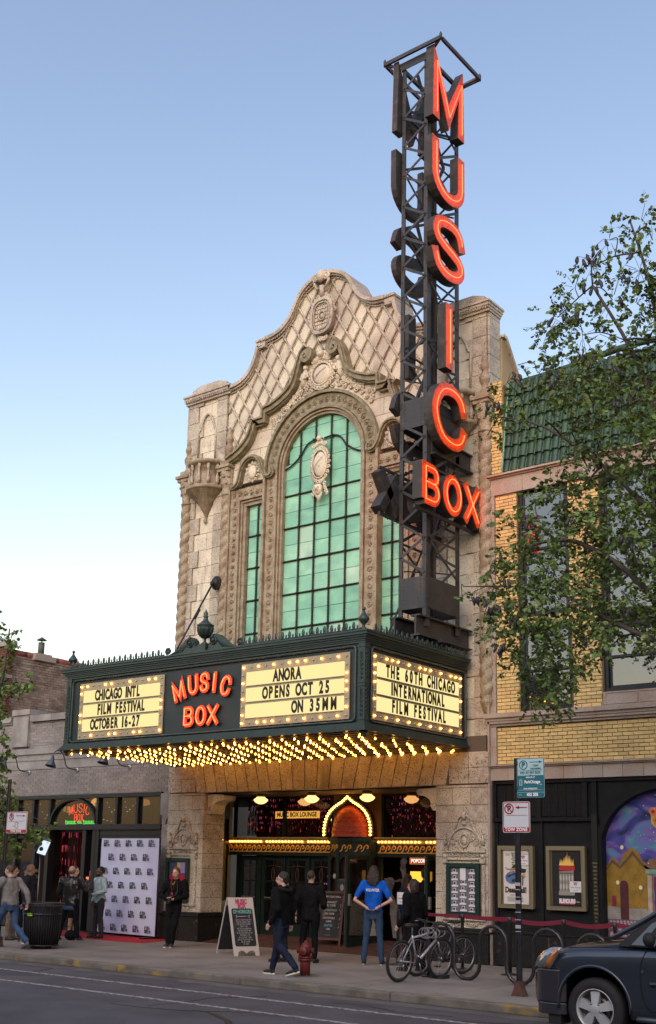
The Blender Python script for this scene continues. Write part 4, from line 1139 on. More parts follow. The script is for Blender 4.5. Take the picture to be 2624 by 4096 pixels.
# mural: flat print on the recess wall
def mural_mat():
    m = bpy.data.materials.new('mural_sky_paint'); m.use_nodes = True; N = m.node_tree.nodes; L = m.node_tree.links; b = N['Principled BSDF']; b.inputs['Roughness'].default_value = .5
    g = N.new('ShaderNodeNewGeometry'); n = N.new('ShaderNodeTexNoise'); n.inputs['Scale'].default_value = 1.6; n.inputs['Distortion'].default_value = 1.4
    mp = N.new('ShaderNodeMapping'); mp.inputs['Scale'].default_value = (.8, 1, 1.5); mp.inputs['Rotation'].default_value = (0, -.5, 0)
    L.new(g.outputs['Position'], mp.inputs[0]); L.new(mp.outputs[0], n.inputs[0])
    sx = N.new('ShaderNodeSeparateXYZ'); L.new(g.outputs['Position'], sx.inputs[0])
    r = N.new('ShaderNodeValToRGB'); e = r.color_ramp.elements
    e[0].position = .32; e[0].color = (.012,.012,.06,1); e[1].position = .72; e[1].color = (.13,.26,.29,1)
    for p, c in ((.42,(.025,.05,.24,1)),(.50,(.09,.055,.28,1)),(.56,(.18,.11,.36,1)),(.63,(.07,.18,.36,1))): q = e.new(p); q.color = c
    L.new(n.outputs['Fac'], r.inputs[0]); L.new(r.outputs[0], b.inputs['Base Color']); return m
MU = mural_mat()
flat = lambda n, c, r=.6: mat(n, c, r)
mg = part_group('mural', RB, (-7.7, 20.2, 1.5))
MB().box(MBX0+.05, MBX1-.05, 20.20, 20.25, .13, 3.5).build('mural_sky', MU, mg)
def pnt(name, poly, c, lay, P=mg): MB().prism(poly, 20.20-.003*lay, 20.199-.003*(lay-1), 'y').build(name, mat('paint_%s' % name, c, .6, noise=[(6,tuple(q*.75 for q in c),.42,.62),(26,tuple(q*.5 for q in c),.60,.70)]), P)
pnt('mural_wall', [(-9.12,1.15),(-9.12,2.05),(-9.0,2.22),(-8.85,2.10),(-8.80,2.26),(-8.72,2.34),(-8.6,2.40),(-8.48,2.30),(-8.42,2.16),(-8.3,2.10),(-8.22,1.9),(-8.22,1.15)], (.30,.17,.02), 1)
pnt('mural_trim', [(-9.12,2.02),(-9.0,2.18),(-8.85,2.06),(-8.6,2.34),(-8.42,2.12),(-8.25,2.0),(-8.25,1.96),(-8.42,2.06),(-8.6,2.26),(-8.85,2.0),(-9.0,2.12),(-9.12,1.97)], (.14,.07,.03), 2)
pnt('mural_roof', [(-8.42,2.02),(-8.28,2.20),(-6.6,2.25),(-6.6,1.98)], (.22,.10,.06), 2)
pnt('mural_fascia', [(-8.36,1.93),(-6.6,1.93),(-6.6,1.99),(-8.36,2.01)], (.20,.36,.26), 3)
pnt('mural_stage_curtain', [(-8.20,1.18),(-8.20,1.88),(-6.6,1.88),(-6.6,1.18)], (.20,.012,.022), 2)
pnt('mural_column', [(-8.33,1.18),(-8.33,1.90),(-8.25,1.90),(-8.25,1.18)], (.45,.38,.32), 4)
pnt('mural_stage', [(-8.30,1.06),(-8.30,1.19),(-6.6,1.19),(-6.6,1.02)], (.26,.14,.10), 4)
pnt('mural_doorway', [(-8.86,1.10),(-8.86,1.72)]+arc(-8.78,1.72,.08,180,0,6)+[(-8.70,1.10)], (.08,.015,.02), 4)
pnt('mural_base', [(-9.12,1.10),(-9.12,1.34),(-8.86,1.30),(-8.33,1.30),(-8.33,1.10)], (.30,.28,.24), 2)
pnt('mural_sign', [(-9.02,1.33),(-9.02,1.52),(-8.94,1.52),(-8.94,1.33)], (.25,.02,.05), 5)
pnt('mural_seating', [(-9.12,.3),(-9.12,1.12),(-6.6,1.10),(-6.6,.3)], (.13,.09,.12), 1)
ST = flat('paint_seat_back', (.36,.30,.34)); STR = flat('paint_seat_rim', (.30,.05,.10))
ms = MB(); mr = MB(); z = 1.07; j = 0
while z > .35:
    s = .035+(1.09-z)*.14; x = -9.08+(s if j % 2 else 0)
    while x < -6.7:
        P = [(x, z-s*.8), (x, z), (x+s*.2, z+s*.35), (x+s*.9, z+s*.35), (x+s*1.1, z), (x+s*1.1, z-s*.8)]
        ms.prism(P, 20.192-.0003*j, 20.199-.0003*j); mr.ribbon([(x, z), (x+s*.2, z+s*.35), (x+s*.9, z+s*.35), (x+s*1.1, z)], s*.10, 20.189-.0003*j, 20.191-.0003*j); x += s*1.75
    z -= s*1.15; j += 1
ms.build('mural_seats', ST, mg, kind='stuff'); mr.build('mural_seat_rims', STR, mg, kind='stuff')
for x, z in ((-8.90,1.76),(-8.46,1.68),(-8.80,2.40)): MB().prism([(x+.035*math.cos(k), z+.04*math.sin(k)) for k in [2*PI*q/10 for q in range(10)]], 20.18, 20.182).build('mural_lamp', flat('paint_lamp', (.75,.68,.40)), mg)
# painted chandelier
m1 = MB(); m2 = MB(); m3 = MB()
for k, (dx, dz) in enumerate(((0,.07),(-.19,.0),(.20,-.01),(-.12,-.16),(.12,-.16))):
    for q in range(6):
        a = q*PI/3; m1.prism([(-7.98+dx+.05*math.cos(a)+.035*math.cos(t), 3.05+dz+.05*math.sin(a)+.04*math.sin(t)) for t in [2*PI*u/8 for u in range(8)]], 20.178-.0004*(q+k*6), 20.180-.0004*(q+k*6))
    m2.prism([(-7.98+dx+.035*math.cos(t), 3.05+dz+.035*math.sin(t)) for t in [2*PI*u/10 for u in range(10)]], 20.160-.0004*k, 20.163-.0004*k)
m3.prism([(-8.22,2.98),(-8.22,2.84),(-8.10,2.72),(-7.95,2.66),(-7.80,2.72),(-7.72,2.84),(-7.72,2.98)], 20.184, 20.187)
m1.build('mural_petals', flat('paint_petal', (.62,.20,.06)), mg); m2.build('mural_flower_hearts', flat('paint_heart', (.40,.02,.02)), mg); m3.build('mural_lamp_bowl', flat('paint_bowl', (.60,.42,.06)), mg)
sc = MB(); r2 = random.Random(5)
for k in range(70):
    x = r2.uniform(-8.5, -7.2); z = r2.uniform(2.05, 3.4); s = r2.choice((.006,.008,.012)); sc.prism([(x-s,z),(x,z-s),(x+s,z),(x,z+s)], 20.175-.0001*k, 20.177-.0001*k)
sc.build('mural_stars', flat('paint_star', (.75,.70,.50)), mg, kind='stuff')
# narrow black strip with gold lettering beside the mural
MB().box(-9.30, -9.19, 19.97, 20.02, .80, 3.0).build('credit_strip', flat('strip_black', (.008,.008,.008)), RB)
gl = flat('gold_lettering', (.40,.32,.08))
for k, w in enumerate(('MUSIC BOX','THEATRE','CENTURY','OF FILM','SCREENS','GIANT','STAGE','ORGAN','CINEMA','ALWAYS','OPEN','LOUNGE','GARDEN','CHICAGO','SINCE','1929')): put_text('gold_line', w, .042, gl, (-9.245, 19.966, 2.10-.07*k), RB, sx=.42)

# ---- glazed poster cases (things fixed on walls)
FRM = mat('bronze_case_frame', (.33,.28,.18), .35, metal=.6)
def poster_case(x0, x1, z0, z1, y, label, cat='poster case', frame=FRM, w=.06):
    g = thing('poster_case', label, cat, ((x0+x1)/2, y, z0))
    MB().box(x0+.01, x1-.01, y-.02, y+.05, z0+.01, z1-.01).build('case_back', mat('case_lining', (.16,.12,.06), .7), g)
    m = MB(); m.box(x0, x0+w, y-.075, y-.021, z0, z1); m.box(x1-w, x1, y-.075, y-.021, z0, z1); m.box(x0+w, x1-w, y-.075, y-.021, z0, z0+w); m.box(x0+w, x1-w, y-.075, y-.021, z1-w, z1)
    m.ribbon([(x0+w+.008, z0+w+.008), (x1-w-.008, z0+w+.008), (x1-w-.008, z1-w-.008), (x0+w+.008, z1-w-.008)], .014, y-.082, y-.03, closed=True)
    m.build('frame', frame, g)
    for z in (z0+.3, z1-.3): MB().sphere((x1-w*.5, y-.078, z), .008, 6, 4).build('lock', mat('lock_chrome', (.6,.6,.6), .2, metal=1), g)
    return g
PW = flat('poster_paper', (.62,.60,.55))
INK = flat('poster_ink', (.02,.02,.02))
LITC = emat('case_lamp', (1.0,.70,.28), 1.1)
g = poster_case(-11.29, -10.52, 1.22, 2.41, 20.02, 'bronze framed poster case left of its twin, with white poster of a moustached figure')
MB().box(-11.18, -10.63, 19.985, 19.999, 1.30, 2.33).build('poster', PW, g)
MB().box(-11.21, -10.60, 19.99, 20.0, 2.335, 2.345).build('case_lamp', LITC, g)
BL = flat('poster_blue', (.10,.16,.32)); SKN = flat('poster_skin', (.50,.30,.20))
m = MB(); m.prism([(-10.98+.16*math.cos(t), 1.80+.12*math.sin(t)) for t in [2*PI*u/16 for u in range(16)]], 19.980, 19.984); m.tube([(-11.08,19.98,1.84),(-10.95,19.975,1.90),(-10.86,19.975,1.82),(-10.98,19.975,1.74)], .035, 6); m.tube([(-10.90,19.976,1.80),(-10.80,19.976,1.78)], .04, 6); m.build('printed_figure', BL, g)
m = MB(); m.prism([(-10.94+.10*math.cos(t), 1.94+.055*math.sin(t)) for t in [2*PI*u/12 for u in range(12)]], 19.975, 19.979); m.prism([(-10.74+.05*math.cos(t), 1.84+.04*math.sin(t)) for t in [2*PI*u/10 for u in range(10)]], 19.975, 19.979); m.build('printed_face', SKN, g)
m = MB(); m.tube([(-11.13,19.974,2.0),(-11.10,19.974,1.96),(-10.98,19.972,1.965),(-10.88,19.972,1.96),(-10.80,19.972,1.965),(-10.78,19.972,2.0)], .006, 4); m.prism([(-11.0,1.985),(-10.9,1.985),(-10.88,2.02),(-10.95,2.04)], 19.972, 19.974); m.prism([(-10.80,1.90),(-10.70,1.90),(-10.68,1.97),(-10.79,1.98)], 19.970, 19.973); m.tube([(-10.75,19.972,1.84),(-10.76,19.972,1.66)], .010, 4); m.build('printed_details', INK, g)
put_text('poster_title', 'Daaaaaalí!', .145, INK, (-10.91, 19.978, 1.565), g, bold=.006, sx=.80)
put_text('poster_line', 'QUENTIN DUPIEUX', .035, INK, (-10.91, 19.978, 1.47), g, sx=.8)
for k in range(8): put_text('poster_line', ('Anaïs Demoustier','Gilles Lellouche','Édouard Baer','Jonathan Cohen','Pio Marmaï','Didier Flamand','Romain Duris','Agnès Hurstel')[k], .030, INK, (-10.92, 19.978, 2.27-.037*k), g, sx=.8, bold=.002)
put_text('poster_quote', '"Altogether\nDelightful."', .028, INK, (-11.08, 19.978, 2.24), g, sx=.8); put_text('poster_quote', '"A Buñuel-directed\nMonty Python."', .028, INK, (-10.73, 19.978, 2.24), g, sx=.7)
m = MB()
for k in range(6): m.box(-11.10+.01*(k % 2), -10.74-.012*(k % 3), 19.980, 19.984, 1.35+.016*k, 1.356+.016*k)
m.build('credit_block', flat('fine_print', (.25,.25,.25)), g)
def nowplaying(g, x, z):
    MB().box(x-.115, x+.115, 19.965, 19.969, z-.10, z+.10).build('notice_card', flat('card_white', (.7,.7,.72)), g)
    put_text('notice_heading', 'MUSIC\nBOX', .030, flat('notice_red', (.30,.02,.04)), (x, 19.963, z+.055), g, bold=.002)
    put_text('notice_text', 'Now Playing', .042, INK, (x, 19.963, z-.01), g, sx=.9)
    put_text('notice_small', 'tickets at the box office\nor musicboxtheatre.com', .012, INK, (x, 19.963, z-.065), g)
nowplaying(g, -10.735, 2.14)
g = poster_case(-10.24, -9.44, 1.22, 2.41, 20.02, 'bronze framed poster case with black RUMOURS poster of a flaming stone head drum')
MB().box(-10.13, -9.55, 19.985, 19.999, 1.30, 2.33).build('poster', flat('poster_black', (.012,.012,.012)), g)
MB().box(-10.16, -9.52, 19.99, 20.0, 2.335, 2.345).build('case_lamp', LITC, g)
m = MB(); m.prism([(-9.99,1.50),(-10.0,1.54),(-9.985,1.58),(-9.985,1.94),(-9.68,1.96),(-9.68,1.58),(-9.665,1.54),(-9.68,1.50)], 19.979, 19.983)
m.build('printed_drum', flat('stone_print', (.30,.28,.24)), g)
m = MB()
for k in range(5):
    for zz in (1.66, 1.82): m.prism([(-9.95+.06*k+.022*math.cos(t), zz+.055*math.sin(t)) for t in [2*PI*u/8 for u in range(8)]], 19.974, 19.978)
m.build('printed_faces', flat('face_print', (.48,.46,.42)), g)
m = MB()
for k in range(6): m.box(-9.985+.06*k, -9.975+.06*k, 19.971, 19.975, 1.58, 1.94)
m.box(-9.99, -9.67, 19.970, 19.974, 1.90, 1.915); m.build('printed_columns', flat('column_print', (.10,.09,.08)), g)
m = MB(); r2 = random.Random(4)
for k in range(22): x = -9.97+.014*k; m.prism([(x-.02,1.96),(x+.025,1.96),(x+.012,2.06+r2.uniform(0,.04))], 19.974-.0002*k, 19.978-.0002*k)
m.build('printed_embers', flat('ember_print', (.45,.03,.03)), g)
m = MB()
for k in range(22): x = -9.965+.0135*k; h = .10+.12*math.exp(-((k-12)/4.)**2)+r2.uniform(-.03,.04); m.prism([(x-.010,2.05),(x+.012,2.05),(x+.01+r2.uniform(-.01,.01),2.05+h)], 19.965-.0002*k, 19.969-.0002*k)
m.build('printed_flames', flat('flame_print', (.80,.52,.12)), g)
put_text('poster_title', 'RUMOURS', .105, flat('title_pink', (.65,.08,.20)), (-9.82, 19.972, 1.375), g, bold=.010, sx=.68)
put_text('poster_title', 'RUMOURS', .105, flat('title_white', (.75,.70,.68)), (-9.82, 19.965, 1.392), g, bold=.008, sx=.66)
put_text('poster_line', 'OCTOBER 18', .03, flat('title_white', 0), (-9.615, 19.978, 1.38), g, sx=.6)
nowplaying(g, -9.645, 1.66)

# ---- theater's own display cases on the piers
GRC = mat('case_green', (.012,.034,.030), .4)
g = poster_case(CX+3.60, CX+4.36, 1.03, 2.06, 19.86, 'dark green display case pinned with white film cards, on the pier right of the entrance', 'display case', GRC, .07)
MB().box(CX+3.68, CX+4.28, 19.83, 19.838, 1.11, 1.98).build('pin_board', mat('grey_felt', (.16,.17,.21), .9, noise=[(12,(.10,.10,.13),.4,.7)]), g)
r2 = random.Random(11); crd = flat('card_white', 0); ph = flat('card_photo', (.06,.04,.05))
for i in range(3):
    for j in range(7):
        x = CX+3.78+.20*i+r2.uniform(-.01,.01); z = 1.90-.125*j+(.03 if i % 2 else 0)
        if i == 1 and j < 2: continue
        c = part_group('film_card', g, (x, 19.82, z))
        MB().box(x-.035, x+.035, 19.815, 19.819, z-.02, z+.045).build('card', crd, c); MB().box(x-.075, x+.075, 19.820, 19.824, z-.055, z-.02).build('card', crd, c)
        MB().box(x-.024, x+.024, 19.810, 19.813, z-.008, z+.036).build('photo', ph, c)
MB().box(CX+3.91, CX+4.04, 19.815, 19.819, 1.73, 1.97).build('notice_sheet', crd, g)
g = poster_case(CX-4.42, CX-3.66, 1.03, 2.06, 19.86, 'dark green display case with red and yellow poster, behind the photographer', 'display case', GRC, .07)
MB().box(CX-4.34, CX-3.74, 19.83, 19.838, 1.11, 1.98).build('pin_board', flat('board_dark', (.02,.03,.04)), g)
for n, (x0, x1, z0, z1, c) in enumerate(((-4.30,-4.06,1.66,1.96,(.05,.06,.10)),(-4.05,-3.94,1.70,1.96,(.45,.38,.12)),(-3.93,-3.78,1.70,1.96,(.25,.22,.45)),(-4.28,-3.78,1.42,1.68,(.33,.02,.06)),(-4.0,-3.80,1.20,1.40,(.06,.08,.10)))):
    MB().box(CX+x0, CX+x1, 19.815-.002*n, 19.819-.002*n, z0, z1).build('printed_panel', flat('print_%d' % n, c, .15), g)
put_text('poster_line', 'OCT 16\n- 2024', .06, flat('title_white', 0), (CX-3.90, 19.80, 1.31), g, sx=.8)

# ================================================================ grey brick lounge building on the left
GB = mat('grey_brick', (.34,.30,.27), .8, noise=[(1.5,(.28,.245,.22),.4,.7),(25,(.17,.145,.13),.55,.72,3)], isl=.16, bump=.12, bscale=60)
GM = mat('grey_mortar', (.30,.275,.245), .9)
GL_ = mat('grey_limestone', (.37,.34,.31), .8, noise=[(2,(.25,.22,.20),.4,.66)], isl=.08, bump=.1)
LB = thing('lounge_building', 'low grey brick lounge building with black shop windows, left of the theater', 'building', (-24.5, 20, .13))
PI_ = brickwall(LB, -34, -20.67, 5.04, 5.80, 20, .23, .078, [], GB, GM)
PI_ += brickwall(LB, -34, -20.67, 3.72, 4.44, 20, .23, .078, [], GB, GM)
PI_ += brickwall(LB, -21.04, -20.67, .15, 3.3, 20, .23, .078, [], GB, GM)
PI_.sort(key=lambda b: abs((b[0]+b[1])/2+23.4)+(0 if b[3] < 4.5 else .8))
for p, q, z, zt in PI_[:300]:
    chip('brick', GB, ((p+q)/2, 20.23+rnd.uniform(-.003,.003), (z+zt)/2), (q-p-.010, .06, zt-z-.010), LB)
mb = MB()
for p, q, z, zt in PI_[300:]:
    mb.box(p+.005, q-.005, 20.2+rnd.uniform(-.003,.003), 20.255, z+.005, zt-.005)
mb.build('brickwork', GB, LB, kind='stuff')
mb = MB(); mb.box(-34, -20.66, 20.212, 20.6, 3.7, 5.8); mb.box(-21.04, -20.66, 20.212, 22, .13, 3.7); mb.box(-34, -20.66, 20.6, 30, 3.9, 5.7); mb.build('wall_core', GM, LB)
x = -34
while x < -20.7:
    q = min(x+1.1, -20.67)
    for z0, z1, y0, nm in ((4.69,4.86,20.17,'stone_band'),(4.865,5.03,20.12,'ledge_stone'),(4.445,4.685,20.19,'stone_band')): MB().box(x+.004, q-.004, y0, 20.25, z0, z1).build(nm, GL_, LB)
    x = q
# stepped parapet coping rising towards the theater
def coping(x0, x1, z, name='coping_stone'):
    m = MB(); m.box(x0, x1, 20.10, 20.7, z, z+.16); m.box(x0, x1, 20.15, 20.65, z-.05, z-.003); m.build(name, GL_, LB)
for x0, x1 in ((-34,-30.5),(-30.48,-27.4)): coping(x0, x1, 5.83)
coping(-27.35, -26.55, 6.02); MB().box(-27.3, -26.6, 20.12, 20.6, 5.2, 5.96).build('parapet_pier', GL_, LB)
m = MB(); m.box(-27.33,-26.57,20.1,20.6,5.1,5.2); m.build('parapet_pier', GL_, LB)
for k in range(6): x0 = -26.5+.95*k; MB().box(x0, x0+.94, 20.10, 20.7, 5.80+.03*0, 5.98).build('coping_stone', GL_, LB)
MB().box(-20.95, -20.66, 20.10, 20.7, 5.99, 6.2).build('parapet_pier', GL_, LB)
# stone corner block with notched foot
MB().prism([(-21.05,3.66),(-21.05,3.12),(-20.98,3.12),(-20.98,3.04),(-20.92,3.04),(-20.86,2.90),(-20.80,3.04),(-20.74,3.04),(-20.74,3.12),(-20.67,3.12),(-20.67,3.66)], 20.14, 20.24).build('corner_stone', GL_, LB)
# storefront
SF = mat('shopfront_black', (.014,.015,.019), .4)
MB().box(-28.5, -21.04, 20.16, 20.42, 3.60, 3.70).build('head_frame', SF, LB)
MB().box(-28.5, -21.04, 20.16, 20.42, 2.76, 2.90).build('transom_bar', SF, LB)
for x in (-27.6,-26.92,-26.22,-25.50,-23.52,-22.77,-21.98,-21.08): MB().box(x-.045, x+.045, 20.20, 20.38, 2.902, 3.598).build('mullion', SF, LB)
WG = glass('lounge_glass', (.02,.022,.025), .55, .03)
mx_ = (-28.4,-27.6,-26.92,-26.22,-25.50,-23.52,-22.77,-21.98,-21.08)
for a, b in zip(mx_, mx_[1:]): MB().box(a+.047, b-.047, 20.28, 20.29, 2.903, 3.597).build('transom_pane', WG, LB)
# half-round window in the middle bay
P = arc(-24.5, 2.92, .93, 178, 2, 18, .66)
MB().ribbon(P, .055, 20.18, 20.35).build('arch_frame', SF, LB)
# doors and lower windows
for x in (-28.3,-26.95,-26.1,-25.52,-24.0,-23.60,-23.48,-21.08): MB().box(x-.07, x+.07, 20.22, 20.42, .14, 2.755).build('shop_post', SF, LB)
for a, b in ((-28.2,-27.02),(-26.88,-26.17),(-23.41,-22.30),(-22.26,-21.15)):
    MB().box(a, b, 20.24, 20.40, 2.52, 2.60).build('window_rail', SF, LB); MB().box(a, b, 20.24, 20.40, .14, .60).build('window_base', SF, LB)
    MB().box(a+.02, b-.02, 20.31, 20.32, .601, 2.52).build('pane', WG, LB)
MB().box(-23.41, -21.15, 20.24, 20.40, 2.61, 2.754).build('window_rail', SF, LB)
MB().box(-22.31, -22.25, 20.24, 20.41, .14, 2.6).build('shop_post', SF, LB)
# interior of the lounge: dark room, warm patches, green plant wall
INW = mat('lounge_interior_wall', (.05,.035,.022), .9, noise=[(1.2,(.015,.012,.01),.4,.6)])
mb = MB(); mb.box(-34, -21.04, 22.6, 22.7, .13, 3.9); mb.box(-34, -21.04, 20.5, 22.6, .05, .14); mb.box(-34,-21.04,20.62,22.6,3.72,3.88); mb.box(-34.1,-34,20.3,22.6,.1,3.9); mb.build('lounge_room', INW, LB)
WARM = emat('warm_room_lamp', (1.0,.45,.12), 1.6)
for x, z in ((-26.4,3.35),(-23.2,3.5)): MB().lathe([(.001,.14),(.12,.12),(.16,0),(.06,-.04),(.001,-.05)], (x, 21.6, z), 12).build('pendant_lamp', emat('dim_warm', (1,.42,.12), .35), LB)
MB().lathe([(.03,.22),(.10,.18),(.16,.06),(.15,-.04),(.08,-.10),(.001,-.12)], (-24.4, 20.9, 3.42), 14).build('pendant_lamp', emat('pendant_glow', (1,.50,.14), 1.0), LB)
MB().box(-23.2, -22.2, 22.3, 22.5, 2.6, 3.4).build('green_awning', mat('awning_green_glow', (.16,.30,.03), .6, emit=(.2,.4,.02), est=.05), LB)  # faint glow put into the green, though it is no lamp
TR_ = mat('tinsel_red', (.10,.010,.014), .25, metal=.9)
GLNT = emat('tinsel_glint', (1.0,.12,.10), .45); GLNP = emat('tinsel_glint_pink', (1.0,.12,.45), .35)
def tinsel(parent, x0, x1, z0, z1, y, n, seed, w=.010, gl=.10, name='tinsel_curtain'):
    r2 = random.Random(seed); m = MB(); a = MB(); b = MB()
    for k in range(n):
        x = r2.uniform(x0, x1); yy = y+r2.uniform(-.03,.03); tw = r2.uniform(-1,1)*.6; zb = z0+r2.uniform(0,.15)*(z1-z0)
        zz = z1; px_ = x
        for s in range(6):
            z2 = zz-(z1-zb)/6; x2 = px_+r2.uniform(-.006,.006); t = r2.uniform(-.7,.7); c, s_ = math.cos(t)*w/2, math.sin(t)*w/2
            tgt = m
            if r2.random() < gl: tgt = a if r2.random() < .7 else b
            zt = z2 if tgt is m else zz-(zz-z2)*r2.uniform(.15,.5)
            tgt.add([(px_-c,yy-s_,zz),(px_+c,yy+s_,zz),(x2+c,yy+s_,zt),(x2-c,yy-s_,zt)], [(0,1,2,3)]); px_ = x2; zz = z2
    g = m.build(name, TR_, parent, kind='stuff')
    if a.f: a.build('tinsel_glints', GLNT, parent, kind='stuff')
    if b.f: b.build('tinsel_pink_glints', GLNP, parent, kind='stuff')
    return g
tinsel(LB, -25.40, -24.10, .3, 2.72, 20.62, 170, 1, .010, .10, 'door_tinsel')
MB().box(-25.5, -24.0, 20.9, 20.93, .14, 2.75).build('entry_door', SF, LB)
MB().box(-25.5, -24.0, 20.45, 20.9, 2.70, 2.76).build('door_lintel', SF, LB)
# neon sign in the half-round window
NS = thing('neon_window_sign', 'red and green neon lounge sign glowing in the half round window', 'neon sign', (-24.5, 20.4, 3.0))
NR = emat('neon_red', (1.0,.07,.02), 2.2); NG = emat('neon_green', (.06,1.0,.12), 1.3)
def neon_word(txt, x0, x1, z0, h, y, m, parent, r, arcz=0, rot=0):
    wd = [.35 if c == 'I' else 1 for c in txt]; tot = sum(wd)+.35*(len(txt)-1); s = (x1-x0)/tot; x = x0
    for c, w in zip(txt, wd):
        w *= s; t = ((x+w/2)-(x0+x1)/2)/((x1-x0)/2); dz = -arcz*t*t; ro = -arcz*t*2.2
        b = MB()
        for pts, cl in glyph(c):
            q = []
            for px, pz in pts:
                dx = (px-.5)*w*(0 if c == 'I' else 1); d2 = (pz-.5)*h; q.append((x+w/2+dx*math.cos(ro)-d2*math.sin(ro), y, z0+h/2+dz+dx*math.sin(ro)+d2*math.cos(ro)))
            b.tube(q, r, 5, closed=cl)
        b.build('neon_letter', m, parent); x += w+.35*s
neon_word('MUSIC', -24.92, -24.08, 3.24, .23, 20.42, NR, NS, .009, .10)
neon_word('BOX', -24.68, -24.32, 3.0, .19, 20.42, NR, NS, .009)
pz = lambda t: 0
sc = part_group('neon_script', NS, (-24.5, 20.42, 2.92))
x = -25.05
for w_, n in (('lounge', 7), ('and', 3), ('garden', 7)):
    P = []
    for k in range(n*8): a = k*PI/4; P.append((x+k*.0078+.022*math.cos(a), 20.42, 2.965+.040*math.sin(a)*(1.5 if k < 8 and w_ != 'and' else 1)*(1 if w_ != 'and' else .7)))
    MB().tube(P, .011, 5).build('script_word', NG, sc); x = P[-1][0]+.055
MB().box(-25.08, -23.90, 20.47, 20.49, 2.895, 2.905).build('neon_rail', NG, NS)
for s in (-1,1): MB().box(-24.5+s*.6-.01, -24.5+s*.6+.01, 20.46, 20.47, 2.9, 3.5).build('sign_bracket', SF, NS)
# string lights
for i, (pts, lab) in enumerate((([(-26.7,3.5),(-26.5,3.3),(-26.3,3.35)], 'string lights behind the leftmost transom panes'), ([(-26.1,3.5),(-25.85,3.1),(-25.7,3.35),(-25.6,3.45)], 'crossed string lights left of the neon sign'), ([(-23.3,3.5),(-23.1,3.25),(-22.9,3.35),(-22.85,3.1),(-23.1,3.0),(-23.4,3.05)], 'tangled string lights right of the neon sign'), ([(-22.6,3.5),(-22.5,3.25),(-22.3,3.4),(-22.1,3.5)], 'string lights hanging in the third pane from the theater'))):
    g = thing('string_lights', lab+', white cord with coloured bulbs', 'string lights', (pts[0][0], 20.36, pts[0][1]), 'string lights in the lounge windows')
    Q = smooth(pts, 4); MB().tube([(a, 20.37, b) for a, b in Q], .006, 4).build('cord', mat('white_cord', (.45,.42,.38), .6), g)
    for k, (a, b) in enumerate(Q[::2]): MB().sphere((a, 20.35, b-.02), .012, 6, 4).build('bulb', emat('fairy_%d' % (k % 4), ((1,.15,.05),(.2,.3,1),(.1,.8,.2),(1,.6,.2))[k % 4], 1.6), g)
# gooseneck lamps
LGR = mat('lamp_grey_metal', (.10,.12,.14), .45, metal=.5)
for x, lab in ((-26.47,'grey gooseneck wall lamp nearest the left edge, half in leaves'), (-24.40,'grey gooseneck wall lamp left of the marquee corner pendant'), (-22.31,'grey gooseneck wall lamp tucked under the marquee'), (-20.9,'grey gooseneck wall lamp hidden beside the theater pier') )[:3]:
    g = thing('gooseneck_lamp', lab, 'wall lamp', (x, 20.2, 4.38), 'gooseneck lamps on the grey brick wall')
    MB().lathe([(.001,0),(.06,0),(.06,.02),(.02,.03),(.001,.03)], (x, 20.19, 4.37), 12, M=Matrix.Rotation(PI/2, 4, 'X')).build('wall_plate', mat('plate_pale', (.45,.45,.43), .5), g)
    P = smooth([(20.17,4.37),(19.95,4.38),(19.80,4.45),(19.74,4.62),(19.66,4.78),(19.52,4.84),(19.40,4.78),(19.36,4.66)], 3)
    MB().tube([(x-.04*i/len(P), y, z) for i, (y, z) in enumerate(P)], .016, 7).build('arm', LGR, g)
    MB().lathe([(.03,.16),(.05,.10),(.06,.04),(.15,-.12),(.148,-.125),(.05,.02),(.001,.06)], (x-.05, 19.34, 4.52), 16, M=Matrix.Rotation(-.25, 4, 'X')).build('lamp_shade', LGR, g)
# ================================================================ older brick building further left
OB = mat('old_common_brick', (.36,.27,.205), .9, noise=[(3,(.20,.13,.10),.4,.66),(1.2,(.38,.30,.24),.5,.72),(9,(.08,.06,.05),.64,.74,3,(1,1,2.5))], isl=.30, bump=.2)
OM = mat('old_mortar', (.36,.31,.26), .9)
FB = thing('old_brick_building', 'old common brick side wall with red tile coping beyond the lounge', 'building', (-29, 24, .13))
# side wall faces the theater: runs back in Y at x = -27, stepping down
PI_ = []; xw = -28.45
r = 0; z = 5.0
ztop = lambda y: 8.09-.012*(y-19)
mb = MB()
while z < 8.05:
    y = 20.8-(.11 if r % 2 else 0)
    while y < 34:
        if z+.078 < ztop(y): PI_.append((y, y+.22, z, z+.078))
        y += .22
    z += .078; r += 1
for p, q, z, zt in PI_[:]:
    pass
PI_.sort(key=lambda b: b[0]-b[2]*.3)
for p, q, z, zt in PI_[:300]: chip('brick', OB, (xw+rnd.uniform(-.004,.004), (p+q)/2, (z+zt)/2), (.05, q-p-.012, zt-z-.012), FB)
for p, q, z, zt in PI_[300:]: e = rnd.uniform(-.004,.004); mb.box(xw-.025+e, xw+.025+e, p+.006, q-.006, z+.006, zt-.006)
mb.build('brickwork', OB, FB, kind='stuff')
MB().box(-42, xw-.01, 20.7, 34, .1, 8.0).build('wall_core', OM, FB)
RT = mat('red_coping_tile', (.28,.08,.05), .5, noise=[(6,(.2,.05,.04),.4,.7)], isl=.2)
y = 20.7
while y < 33: MB().tube([(xw-.1, y, ztop(y)+.05), (xw-.1, y+.6, ztop(y)+.05)], [.13,.115], 8).build('coping_tile', RT, FB); y += .61
RBK = mat('red_front_brick', (.20,.055,.04), .7, noise=[(3,(.14,.04,.03),.4,.7)], isl=.15, bump=.15)
PI_ = brickwall(FB, -30.5, xw+.05, 6.3, 8.26, 20.5, .21, .075, [], RBK, OM)
